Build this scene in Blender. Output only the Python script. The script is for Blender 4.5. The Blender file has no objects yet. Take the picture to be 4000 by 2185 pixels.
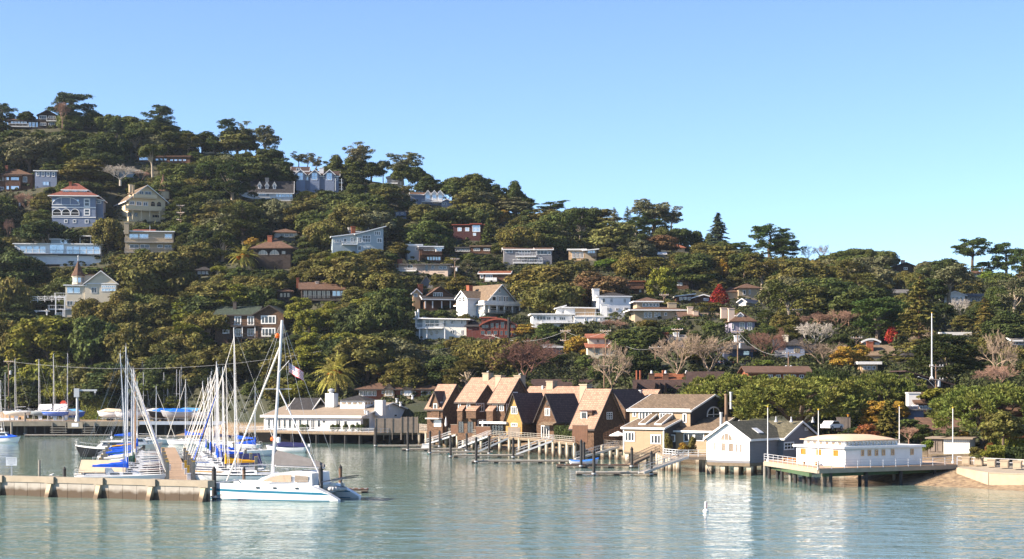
import bpy, math, random
import numpy as np
from mathutils import Vector, Matrix
R = math.radians
rnd = random.Random(7)
npr = np.random.default_rng(11)
S = bpy.context.scene
COL = S.collection
# ---- the view: camera 13 m above the water, level, looking along +y; (u, v) are photo pixels
F, CH, VH = 7000.0, 13.0, 1500.0
def P(u, v, y): return Vector(((u-2000)/F*y, y, CH+(VH-v)/F*y))
def ywater(v, z=0.0): return F*(CH-z)/(v-VH)
cam = bpy.data.cameras.new("camera"); co = bpy.data.objects.new("camera", cam); COL.objects.link(co)
cam.sensor_width = 36.0; cam.lens = 36.0*F/4000; cam.shift_y = (VH-1092.5)/4000
cam.clip_start = 1; cam.clip_end = 30000
co.location = (0, 0, CH); co.rotation_euler = (R(90), 0, 0); S.camera = co
# ---- light
SUN = Vector((0.94, 0.25, -0.58)).normalized()          # the way the light travels
elev = math.asin(-SUN.z); azim = math.atan2(-SUN.x, -SUN.y)  # towards the sun, from +y clockwise
W_ = bpy.data.worlds.new("World"); S.world = W_; W_.use_nodes = True
nt = W_.node_tree; bg = nt.nodes["Background"]
sky = nt.nodes.new("ShaderNodeTexSky"); sky.sky_type = 'NISHITA'; sky.sun_disc = False
sky.sun_elevation = elev; sky.sun_rotation = azim
sky.air_density = 0.62; sky.dust_density = 0.25; sky.ozone_density = 3.6; sky.altitude = 0
nt.links.new(sky.outputs[0], bg.inputs[0]); bg.inputs[1].default_value = 0.092
sl = bpy.data.lights.new("sun", 'SUN'); sl.energy = 5.0; sl.angle = R(0.5); sl.color = (1.0, 0.86, 0.71)
so = bpy.data.objects.new("sun", sl); COL.objects.link(so); so.rotation_euler = SUN.to_track_quat('-Z', 'Y').to_euler(); so.location = (-200, -100, 300)
S.view_settings.view_transform = 'Standard'; S.view_settings.look = 'None'; S.view_settings.exposure = 1.5; S.view_settings.gamma = 1.0
S.render.engine = 'CYCLES'
S.cycles.max_bounces = 5; S.cycles.diffuse_bounces = 1; S.cycles.glossy_bounces = 3; S.cycles.transparent_max_bounces = 8
S.cycles.volume_bounces = 0
S.cycles.use_denoising = True
# ---- materials
MATS = {}
def mat(name, col, rough=0.8, var=0.12, scale=1.5, bump=None, metal=0.0, spec=0.3, stretch=None, bscale=1.0, col2=None):
    """procedural material: base colour broken by object-space noise; bump: 'lap' boards, 'shingle' courses, 'board' vertical boards, 'rough' grain"""
    if name in MATS: return MATS[name]
    m = bpy.data.materials.new(name); m.use_nodes = True; MATS[name] = m
    n = m.node_tree.nodes; L = m.node_tree.links; b = n["Principled BSDF"]
    b.inputs["Roughness"].default_value = rough; b.inputs["Metallic"].default_value = metal
    b.inputs["Specular IOR Level"].default_value = spec
    tc = n.new("ShaderNodeTexCoord"); vec = tc.outputs["Object"]
    if stretch:
        mp = n.new("ShaderNodeMapping"); mp.inputs["Scale"].default_value = stretch; L.new(vec, mp.inputs[0]); vec2 = mp.outputs[0]
    else: vec2 = vec
    nz = n.new("ShaderNodeTexNoise"); nz.inputs["Scale"].default_value = scale; nz.inputs["Detail"].default_value = 5; nz.inputs["Roughness"].default_value = 0.65
    L.new(vec2, nz.inputs[0])
    mr = n.new("ShaderNodeMapRange"); mr.inputs[1].default_value = 0.25; mr.inputs[2].default_value = 0.75
    L.new(nz.outputs[0], mr.inputs[0])
    mx = n.new("ShaderNodeMix"); mx.data_type = 'RGBA'
    c = np.array(col[:3])
    lo = c*(1-var); hi = np.minimum(c*(1+var), 1) if col2 is None else np.array(col2)
    mx.inputs[6].default_value = (*lo, 1); mx.inputs[7].default_value = (*hi, 1)
    L.new(mr.outputs[0], mx.inputs[0]); out = mx.outputs[2]
    if bump in ('shingle', 'brick', 'lap', 'board', 'tile'):
        sx = n.new("ShaderNodeSeparateXYZ"); L.new(vec, sx.inputs[0])
        ad = n.new("ShaderNodeMath"); L.new(sx.outputs[0], ad.inputs[0]); L.new(sx.outputs[1], ad.inputs[1])
        cb = n.new("ShaderNodeCombineXYZ")
        if bump == 'board': L.new(sx.outputs[2], cb.inputs[0]); L.new(ad.outputs[0], cb.inputs[1])
        else: L.new(ad.outputs[0], cb.inputs[0]); L.new(sx.outputs[2], cb.inputs[1])
        bk = n.new("ShaderNodeTexBrick"); L.new(cb.outputs[0], bk.inputs[0]); bk.inputs["Scale"].default_value = 1.0
        w, h, ms, a = {'shingle': (0.3, 0.24, 0.025, 0.55), 'tile': (0.55, 0.33, 0.04, 0.72), 'brick': (0.4, 0.16, 0.02, 0.7), 'lap': (40.0, 0.2, 0.02, 0.8), 'board': (40.0, 0.25, 0.02, 0.75)}[bump]
        bk.inputs["Brick Width"].default_value = w*bscale; bk.inputs["Row Height"].default_value = h*bscale; bk.inputs["Mortar Size"].default_value = ms*bscale
        bk.inputs["Color1"].default_value = (1, 1, 1, 1); bk.inputs["Color2"].default_value = (a, a, a, 1) if bump not in ('lap', 'board') else (0.94, 0.94, 0.94, 1)
        bk.inputs["Mortar"].default_value = (0.5, 0.5, 0.5, 1) if bump not in ('lap', 'board') else (0.66, 0.66, 0.66, 1)
        m2 = n.new("ShaderNodeMix"); m2.data_type = 'RGBA'; m2.blend_type = 'MULTIPLY'; m2.inputs[0].default_value = 1
        L.new(out, m2.inputs[6]); L.new(bk.outputs[0], m2.inputs[7]); out = m2.outputs[2]
        bp = n.new("ShaderNodeBump"); bp.inputs["Strength"].default_value = 0.35; bp.inputs["Distance"].default_value = 0.05
        L.new(bk.outputs[0], bp.inputs["Height"]); L.new(bp.outputs[0], b.inputs["Normal"])
    elif bump == 'rough':
        bp = n.new("ShaderNodeBump"); bp.inputs["Strength"].default_value = 0.5; bp.inputs["Distance"].default_value = 0.05*bscale
        L.new(nz.outputs[0], bp.inputs["Height"]); L.new(bp.outputs[0], b.inputs["Normal"])
    L.new(out, b.inputs["Base Color"])
    return m
def tidal(name, top, low, z0, z1):
    """concrete or wood with the dark band of weed the tide leaves (world height z0..z1)"""
    m = mat(name, top, 0.85, 0.15, 0.8, 'rough'); n = m.node_tree.nodes; L = m.node_tree.links; b = n["Principled BSDF"]
    src = b.inputs["Base Color"].links[0].from_socket
    g = n.new("ShaderNodeNewGeometry"); sx = n.new("ShaderNodeSeparateXYZ"); L.new(g.outputs["Position"], sx.inputs[0])
    nz = n.new("ShaderNodeTexNoise"); nz.inputs["Scale"].default_value = 0.9; nz.inputs["Detail"].default_value = 5; L.new(g.outputs["Position"], nz.inputs[0])
    a = n.new("ShaderNodeMath"); a.operation = 'MULTIPLY_ADD'; a.inputs[1].default_value = 0.9; L.new(nz.outputs[0], a.inputs[0]); L.new(sx.outputs[2], a.inputs[2])
    mr = n.new("ShaderNodeMapRange"); mr.inputs[1].default_value = z0+0.45; mr.inputs[2].default_value = z1+0.45; L.new(a.outputs[0], mr.inputs[0])
    mx = n.new("ShaderNodeMix"); mx.data_type = 'RGBA'; mx.inputs[6].default_value = (*low, 1); L.new(mr.outputs[0], mx.inputs[0]); L.new(src, mx.inputs[7])
    L.new(mx.outputs[2], b.inputs["Base Color"]); return m
# ---- mesh builder
class MB:
    def __init__(s): s.v = []; s.f = []
    def add(s, vs, fs):
        o = len(s.v); s.v += [tuple(p) for p in vs]; s.f += [tuple(i+o for i in f) for f in fs]; return s
    def box(s, x0, x1, y0, y1, z0, z1):
        return s.add([(x0,y0,z0),(x1,y0,z0),(x1,y1,z0),(x0,y1,z0),(x0,y0,z1),(x1,y0,z1),(x1,y1,z1),(x0,y1,z1)],
                     [(0,3,2,1),(4,5,6,7),(0,1,5,4),(1,2,6,5),(2,3,7,6),(3,0,4,7)])
    def poly(s, pts): return s.add(pts, [tuple(range(len(pts)))])
    def slab(s, pts, t):
        """polygon pts (upper face, any plane, wound anticlockwise from above) thickened straight down by t"""
        n = len(pts); lo = [(p[0], p[1], p[2]-t) for p in pts]
        return s.add(list(pts)+lo, [tuple(range(n)), tuple(range(2*n-1, n-1, -1))]+[(i, i+n, (i+1) % n+n, (i+1) % n) for i in range(n)])
    def prism(s, prof, y0, y1):
        """profile of (x, z) points, anticlockwise seen from the front, run from y0 to y1"""
        n = len(prof); a = [(x, y0, z) for x, z in prof]; b = [(x, y1, z) for x, z in prof]
        return s.add(a+b, [tuple(range(n)), tuple(range(2*n-1, n-1, -1))]+[(i, i+n, (i+1) % n+n, (i+1) % n) for i in range(n)])
    def cyl(s, p0, p1, r0, r1=None, n=6, caps=True):
        r1 = r0 if r1 is None else r1
        p0 = Vector(p0); p1 = Vector(p1); d = (p1-p0)
        if d.length < 1e-6: return s
        d.normalize(); a = d.orthogonal().normalized(); b = d.cross(a)
        vs = [p0+(a*math.cos(2*math.pi*i/n)+b*math.sin(2*math.pi*i/n))*r0 for i in range(n)]+[p1+(a*math.cos(2*math.pi*i/n)+b*math.sin(2*math.pi*i/n))*r1 for i in range(n)]
        fs = [(i, (i+1) % n, (i+1) % n+n, i+n) for i in range(n)]
        if caps: fs += [tuple(range(n-1, -1, -1)), tuple(range(n, 2*n))]
        return s.add(vs, fs)
    def tube(s, pts, rs, n=6):
        for i in range(len(pts)-1): s.cyl(pts[i], pts[i+1], rs[i], rs[i+1], n)
        return s
    def lathe(s, prof, n=12, c=(0, 0, 0)):
        vs = []; fs = []
        for r, z in prof: vs += [(c[0]+r*math.cos(2*math.pi*i/n), c[1]+r*math.sin(2*math.pi*i/n), c[2]+z) for i in range(n)]
        for k in range(len(prof)-1): fs += [(k*n+i, k*n+(i+1) % n, (k+1)*n+(i+1) % n, (k+1)*n+i) for i in range(n)]
        fs += [tuple(range(n-1, -1, -1)), tuple(range((len(prof)-1)*n, len(prof)*n))]
        return s.add(vs, fs)
    def ball(s, c, r, n=10, sq=1.0):
        prof = [(max(r*math.sin(math.pi*k/(n//2+1)), 0.001), -r*sq*math.cos(math.pi*k/(n//2+1))) for k in range(0, n//2+2)]
        return s.lathe(prof, n, c)
    def obj(s, name, m, parent=None, smooth=False, loc=None, rz=0):
        me = bpy.data.meshes.new(name); me.from_pydata(s.v, [], s.f); me.update()
        return link(name, me, m, parent, smooth, loc, rz)
def link(name, me, m, parent=None, smooth=False, loc=None, rz=0):
    if isinstance(m, str): m = MATS[m]
    if not me.materials: me.materials.append(m)
    if smooth: me.polygons.foreach_set("use_smooth", [True]*len(me.polygons))
    o = bpy.data.objects.new(name, me); COL.objects.link(o)
    if parent: o.parent = parent
    if loc is not None: o.location = loc
    o.rotation_euler[2] = rz
    return o
def tag(o, label, cat, group=None, kind=None):
    o["label"] = label; o["category"] = cat
    if group: o["group"] = group
    if kind: o["kind"] = kind
    return o
def thing(name, label, cat, loc=(0, 0, 0), rz=0, group=None):
    o = bpy.data.objects.new(name, None); COL.objects.link(o); o.empty_display_size = 0.3
    o.location = loc; o.rotation_euler = (0, 0, rz); tag(o, label, cat, group); return o
def setting(name, mb, m, smooth=False):
    o = mb.obj(name, m, None, smooth) if isinstance(mb, MB) else mb
    o["kind"] = "structure"; return o
def copy_tree(o, parent=None):
    c = o.copy(); COL.objects.link(c); c.parent = parent
    for ch in [x for x in ALLKIDS.get(o.name, [])]: copy_tree(ch, c)
    return c
ALLKIDS = {}
def lerp_table(tab, x):
    if x <= tab[0][0]: return tab[0][1]
    for (a, va), (b, vb) in zip(tab, tab[1:]):
        if x <= b: return va+(vb-va)*(x-a)/(b-a)
    return tab[-1][1]
# ---- common materials
mat('white', (0.74, 0.735, 0.71), 0.6, 0.1, 0.7)
mat('white_lap', (0.78, 0.78, 0.77), 0.6, 0.1, 0.7, 'lap')
mat('cream', (0.64, 0.57, 0.43), 0.7, 0.06, 1, 'lap')
mat('tan', (0.4, 0.32, 0.215), 0.7, 0.08, 1, 'lap')
mat('beige', (0.5, 0.38, 0.19), 0.7, 0.08, 1, 'lap')
mat('blue_grey', (0.19, 0.23, 0.32), 0.7, 0.08, 1, 'lap')
mat('pale_blue', (0.36, 0.43, 0.46), 0.7, 0.07, 1, 'lap')
mat('grey_lap', (0.2, 0.2, 0.215), 0.7, 0.07, 1, 'lap')
mat('lavender', (0.26, 0.24, 0.3), 0.8, 0.07, 1)
mat('pinkish', (0.5, 0.39, 0.31), 0.8, 0.07, 1)
mat('peach', (0.6, 0.4, 0.22), 0.8, 0.1, 1)
mat('dark_wood', (0.035, 0.025, 0.02), 0.8, 0.3, 1.5, 'board')
mat('brown_wood', (0.12, 0.06, 0.035), 0.8, 0.25, 1.5, 'board')
mat('weathered', (0.22, 0.18, 0.145), 0.85, 0.25, 1.2, 'board')
mat('red_wood', (0.115, 0.032, 0.024), 0.7, 0.15, 1.5, 'board')
mat('red_shingle', (0.19, 0.085, 0.045), 0.85, 0.35, 2.0, 'shingle')
mat('brown_shingle', (0.15, 0.086, 0.05), 0.85, 0.45, 2.5, 'shingle')
mat('gold_shingle', (0.46, 0.28, 0.09), 0.85, 0.15, 2.0, 'brick')
mat('brick_red', (0.32, 0.1, 0.05), 0.85, 0.2, 3, 'brick')
mat('roof_tan', (0.23, 0.165, 0.108), 0.9, 0.2, 1.2, 'shingle')
mat('roof_brown', (0.15, 0.085, 0.055), 0.9, 0.2, 1.2, 'shingle')
mat('roof_dark', (0.045, 0.042, 0.043), 0.9, 0.2, 1.2, 'shingle')
mat('roof_darkbrown', (0.07, 0.042, 0.035), 0.9, 0.25, 1.2, 'shingle')
mat('roof_rust', (0.25, 0.085, 0.035), 0.9, 0.2, 1.5, 'tile')
mat('roof_pink', (0.4, 0.245, 0.17), 0.9, 0.2, 2.0, 'tile')
mat('roof_mauve', (0.13, 0.078, 0.066), 0.9, 0.25, 1.5, 'tile')
mat('roof_red', (0.24, 0.08, 0.055), 0.9, 0.12, 1.5, 'shingle')
mat('roof_terracotta', (0.33, 0.12, 0.065), 0.9, 0.2, 1.5, 'tile')
mat('roof_green', (0.05, 0.07, 0.05), 0.9, 0.25, 1.2, 'shingle')
mat('roof_grey', (0.17, 0.165, 0.16), 0.9, 0.2, 1.2, 'shingle')
mat('roof_olive', (0.15, 0.135, 0.085), 0.9, 0.3, 0.7, 'shingle')
mat('roof_gravel', (0.25, 0.2, 0.15), 0.95, 0.15, 0.8, 'rough')
mat('roof_orange', (0.42, 0.19, 0.075), 0.9, 0.15, 1.5, 'shingle')
mat('roof_blue', (0.1, 0.12, 0.17), 0.8, 0.12, 1.2, 'board')
mat('roof_white', (0.7, 0.68, 0.64), 0.7, 0.08, 1)
mat('trim_dark', (0.05, 0.04, 0.035), 0.7, 0.15, 2)
mat('trim_red', (0.24, 0.06, 0.035), 0.6, 0.1, 2)
mat('concrete', (0.31, 0.265, 0.2), 0.85, 0.18, 0.7, 'rough')
mat('concrete_pale', (0.36, 0.29, 0.205), 0.85, 0.14, 0.7, 'rough')
mat('metal', (0.5, 0.5, 0.5), 0.45, 0.08, 3, metal=0.6)
mat('mast_metal', (0.55, 0.55, 0.56), 0.5, 0.05, 3, metal=0.25)
mat('galvanised', (0.45, 0.46, 0.47), 0.5, 0.1, 2, metal=0.4)
mat('black', (0.012, 0.012, 0.013), 0.5, 0.3, 3)
mat('plank', (0.31, 0.235, 0.16), 0.85, 0.22, 1.5, 'board', bscale=0.8)
mat('plank_grey', (0.36, 0.33, 0.28), 0.85, 0.2, 1.5, 'board', bscale=0.8)
mat('orange_wood', (0.45, 0.18, 0.04), 0.6, 0.15, 2)
mat('timber', (0.16, 0.125, 0.085), 0.9, 0.3, 1.5, 'rough')
mat('pole_wood', (0.2, 0.13, 0.085), 0.9, 0.25, 2, 'rough')
mat('curtain', (0.6, 0.6, 0.58), 0.25, 0.1, 1, spec=0.5)
def glassmat(name, col, metal):
    m = mat(name, col, 0.06, 0.35, 0.35, metal=metal, spec=0.8); return m
glassmat('glass', (0.025, 0.03, 0.035), 0.0)
glassmat('glass_sky', (0.5, 0.57, 0.62), 0.5)
glassmat('glass_tan', (0.3, 0.23, 0.17), 0.3)
glassmat('glass_gold', (0.6, 0.3, 0.05), 0.5)
# ---- ground: one sheet in rows that follow the shore, running up to the ridge and down behind it
T_SHORE = [(-1500,480),(0,478),(700,452),(1300,405),(1700,380),(2100,356),(2500,332),(2800,304),(3000,280),(3300,251),(3500,233),(3700,226),(4000,217),(5500,190)]
T_Y0 = [(-1500,500),(0,492),(700,470),(1250,432),(1450,428),(1700,420),(2100,395),(2500,362),(2700,325),(3000,310),(3300,292),(3600,272),(4000,262),(5500,240)]
T_V0 = [(-1500,1630),(0,1632),(500,1625),(900,1605),(1250,1585),(1450,1575),(1700,1575),(2100,1585),(2500,1600),(2750,1690),(3000,1700),(3300,1705),(3600,1735),(4000,1735),(5500,1740)]
T_YR = [(-1500,700),(0,700),(1000,680),(2000,660),(3000,620),(4000,600),(5500,590)]
T_VR = [(-1500,520),(0,505),(200,490),(400,505),(600,540),(900,605),(1100,665),(1300,690),(1500,715),(1700,770),(1900,815),(2100,850),(2400,885),(2700,965),(3000,1005),(3300,1055),(3600,1075),(4000,1090),(5500,1150)]
FLAT = 2.3
def hnoise(x, y):
    return 0.55*math.sin(x*0.045+1.3)*math.cos(y*0.05+0.4)+0.45*math.sin(x*0.021-y*0.034+2.1)+0.25*math.sin(x*0.11+y*0.09)
def ground(x, y):
    """terrain height"""
    u = 2000+F*x/max(y, 1)
    ysh = lerp_table(T_SHORE, u); y0 = lerp_table(T_Y0, u); yr = lerp_table(T_YR, u)
    z0 = CH+(VH-lerp_table(T_V0, u))*y0/F; zr = CH+(VH-lerp_table(T_VR, u))*yr/F
    if y < ysh: return max(-3.0, (y-ysh)*0.16)
    rise = lerp_table([(-1500,6),(700,8),(1700,26),(2700,30),(3100,24),(3400,8),(3600,6),(5500,6)], u)
    if u > 3330:                                       # the road behind the seawall is level
        k = min(1, (u-3330)/150)
        zb = 1.0 if y < ysh+6 else FLAT
        za = min(FLAT, (y-ysh)*0.17)
        zf = za*(1-k)+(min((y-ysh)*0.17, zb))*k
    else: zf = min(FLAT, (y-ysh)*FLAT/rise)
    yf = max(ysh+rise, y0-28)
    if y < yf: return zf
    if y < y0: t = (y-yf)/(y0-yf); t = t*t*(3-2*t); return FLAT+(z0-FLAT)*t
    if y < yr:
        t = (y-y0)/(yr-y0); w = math.sin(math.pi*t)**0.7
        return z0+(zr-z0)*t+hnoise(x, y)*3.0*w*min(1, zr/60)
    return zr-(y-yr)*0.22-((y-yr)**2)*0.0002
def hill_y(u, v):
    """depth at which the ray through photo pixel (u, v) meets the hill"""
    y = 215.0 if u > 3200 else 330.0
    y = max(y, lerp_table(T_SHORE, u)+2); yr = lerp_table(T_YR, u)
    while y < yr:
        p = P(u, v, y)
        if ground(p.x, y) >= p.z: return y
        y += 1.0
    return yr
def ground_material():
    m = bpy.data.materials.new("hill_ground"); m.use_nodes = True; n = m.node_tree.nodes; L = m.node_tree.links; b = n["Principled BSDF"]; b.inputs["Roughness"].default_value = 0.95
    g = n.new("ShaderNodeNewGeometry"); sx = n.new("ShaderNodeSeparateXYZ"); L.new(g.outputs["Position"], sx.inputs[0])
    n1 = n.new("ShaderNodeTexNoise"); n1.inputs["Scale"].default_value = 0.09; n1.inputs["Detail"].default_value = 8; L.new(g.outputs["Position"], n1.inputs[0])
    n2 = n.new("ShaderNodeTexNoise"); n2.inputs["Scale"].default_value = 1.3; n2.inputs["Detail"].default_value = 6; L.new(g.outputs["Position"], n2.inputs[0])
    cr = n.new("ShaderNodeValToRGB"); e = cr.color_ramp.elements
    e[0].position = 0.35; e[0].color = (0.02, 0.026, 0.01, 1); e[1].position = 0.65; e[1].color = (0.05, 0.045, 0.02, 1); L.new(n1.outputs[0], cr.inputs[0])
    sd = n.new("ShaderNodeValToRGB"); e = sd.color_ramp.elements
    e[0].position = 0.3; e[0].color = (0.13, 0.085, 0.05, 1); e[1].position = 0.7; e[1].color = (0.3, 0.22, 0.13, 1); L.new(n2.outputs[0], sd.inputs[0])
    mr = n.new("ShaderNodeMapRange"); mr.inputs[1].default_value = 2.5; mr.inputs[2].default_value = 3.6; L.new(sx.outputs[2], mr.inputs[0])
    mx = n.new("ShaderNodeMix"); mx.data_type = 'RGBA'; L.new(mr.outputs[0], mx.inputs[0]); L.new(sd.outputs[0], mx.inputs[6]); L.new(cr.outputs[0], mx.inputs[7])
    L.new(mx.outputs[2], b.inputs["Base Color"])
    bp = n.new("ShaderNodeBump"); bp.inputs["Distance"].default_value = 0.3; L.new(n2.outputs[0], bp.inputs["Height"]); L.new(bp.outputs[0], b.inputs["Normal"])
    MATS['hill_ground'] = m; return m
ground_material()
MB().box(-1250, 1250, -400, 1400, -6, -3.2).obj("seabed", mat('seabed', (0.1, 0.09, 0.06)))["kind"] = "structure"
# ---- water
def water_material():
    m = bpy.data.materials.new("bay_water"); m.use_nodes = True; n = m.node_tree.nodes; L = m.node_tree.links; b = n["Principled BSDF"]
    b.inputs["Roughness"].default_value = 0.04; b.inputs["IOR"].default_value = 1.333; b.inputs["Specular IOR Level"].default_value = 0.5
    g = n.new("ShaderNodeNewGeometry")
    big = n.new("ShaderNodeTexNoise"); big.inputs["Scale"].default_value = 0.02; big.inputs["Detail"].default_value = 3; L.new(g.outputs["Position"], big.inputs[0])
    mx = n.new("ShaderNodeMix"); mx.data_type = 'RGBA'; mx.inputs[6].default_value = (0.115, 0.185, 0.157, 1); mx.inputs[7].default_value = (0.14, 0.22, 0.19, 1)
    L.new(big.outputs[0], mx.inputs[0]); L.new(mx.outputs[2], b.inputs["Base Color"])
    mp = n.new("ShaderNodeMapping"); mp.inputs["Scale"].default_value = (0.7, 1.5, 1); mp.inputs["Rotation"].default_value = (0, 0, R(12)); L.new(g.outputs["Position"], mp.inputs[0])
    w1 = n.new("ShaderNodeTexNoise"); w1.inputs["Scale"].default_value = 0.8; w1.inputs["Detail"].default_value = 2.5; w1.inputs["Roughness"].default_value = 0.6; L.new(mp.outputs[0], w1.inputs[0])
    w2 = n.new("ShaderNodeTexNoise"); w2.inputs["Scale"].default_value = 0.22; w2.inputs["Detail"].default_value = 2; L.new(mp.outputs[0], w2.inputs[0])
    # calmer inside the harbour, livelier out in the open
    sx = n.new("ShaderNodeSeparateXYZ"); L.new(g.outputs["Position"], sx.inputs[0])
    mr = n.new("ShaderNodeMapRange"); mr.inputs[1].default_value = 200; mr.inputs[2].default_value = 300; mr.inputs[3].default_value = 0.1; mr.inputs[4].default_value = 0.05; L.new(sx.outputs[1], mr.inputs[0])
    ad = n.new("ShaderNodeMath"); ad.operation = 'MULTIPLY_ADD'; ad.inputs[1].default_value = 2.5; L.new(w2.outputs[0], ad.inputs[0]); L.new(w1.outputs[0], ad.inputs[2])
    w3 = n.new("ShaderNodeTexNoise"); w3.inputs["Scale"].default_value = 3.2; w3.inputs["Detail"].default_value = 2; L.new(g.outputs["Position"], w3.inputs[0])
    a3 = n.new("ShaderNodeMath"); a3.operation = 'MULTIPLY_ADD'; a3.inputs[1].default_value = 0.4; L.new(w3.outputs[0], a3.inputs[0]); L.new(ad.outputs[0], a3.inputs[2]); ad = a3
    bp = n.new("ShaderNodeBump"); bp.inputs["Distance"].default_value = 1.0; L.new(mr.outputs[0], bp.inputs["Strength"]); L.new(ad.outputs[0], bp.inputs["Height"])
    L.new(bp.outputs[0], b.inputs["Normal"]); MATS['bay_water'] = m
water_material()
# real ripples: a fine sheet of waves where the view falls on it, a plain sheet all round and below
def waves(X, Y):
    Z = np.zeros_like(X); g = np.random.default_rng(5)
    calm = np.clip((Y-215)/110, 0, 1)
    for k in range(26):
        lam = 0.55*1.13**k*(.9+.2*g.random()); th = R(65)+g.normal()*.75; kx, ky = math.cos(th)*2*math.pi/lam, math.sin(th)*2*math.pi/lam
        amp = .0023*lam**.8*(1-.5*calm)
        patch = .55+.45*np.sin(X*.045*g.normal()+Y*.04*g.normal()+g.random()*6.3)
        Z += amp*patch*np.sin(kx*X+ky*Y+g.random()*6.3+.7*np.sin(X*.21*g.normal()+Y*.17*g.normal()))
    return Z
def sheet(name, ulist, ylist):
    U, Y = np.meshgrid(np.array(ulist, float), np.array(ylist, float), indexing='ij'); X = (U-2000)/F*Y; Z = waves(X, Y); nu, ny = U.shape
    v = np.stack([X, Y, Z], -1).reshape(-1, 3).astype(np.float32); a = (np.arange(nu-1)[:, None]*ny+np.arange(ny-1)[None]).ravel(); q = np.stack([a, a+ny, a+ny+1, a+1], -1).astype(np.int32); n = len(q)
    me = bpy.data.meshes.new(name); me.vertices.add(len(v)); me.vertices.foreach_set("co", v.ravel()); me.loops.add(4*n); me.loops.foreach_set("vertex_index", q.ravel()); me.polygons.add(n)
    me.polygons.foreach_set("loop_start", np.arange(0, 4*n, 4, dtype=np.int32)); me.polygons.foreach_set("loop_total", np.full(n, 4, dtype=np.int32)); me.update(); o = link(name, me, 'bay_water', smooth=True); o["kind"] = "structure"; return o
yl = [118]
while yl[-1] < 500: yl.append(yl[-1]+(.22 if yl[-1] < 215 else .45 if yl[-1] < 300 else .8))
sheet("water", range(-300, 4301, 11), yl)
MB().poly([(-1250, -400, -.12), (1250, -400, -.12), (1250, 1400, -.12), (-1250, 1400, -.12)]).obj("water", 'bay_water')["kind"] = "structure"
def beam(mb, p0, p1, w, h, up=0.0):
    """rectangular bar from p0 to p1, w wide and h tall, its top up above the line"""
    p0 = Vector(p0); p1 = Vector(p1); d = (p1-p0)
    if d.length < 1e-5: return mb
    d.normalize(); z = Vector((0, 0, 1))
    if abs(d.z) > 0.95: s = Vector((1, 0, 0)); z = d.cross(s)
    else: s = d.cross(z).normalized()
    s = s*w/2; zt = z*up; zb = z*(up-h)
    vs = [p0-s+zb, p0+s+zb, p0+s+zt, p0-s+zt, p1-s+zb, p1+s+zb, p1+s+zt, p1-s+zt]
    return mb.add(vs, [(0, 1, 2, 3), (7, 6, 5, 4), (0, 4, 5, 1), (1, 5, 6, 2), (2, 6, 7, 3), (3, 7, 4, 0)])
LAND = []; OCC = []; HOUSES = []
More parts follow.
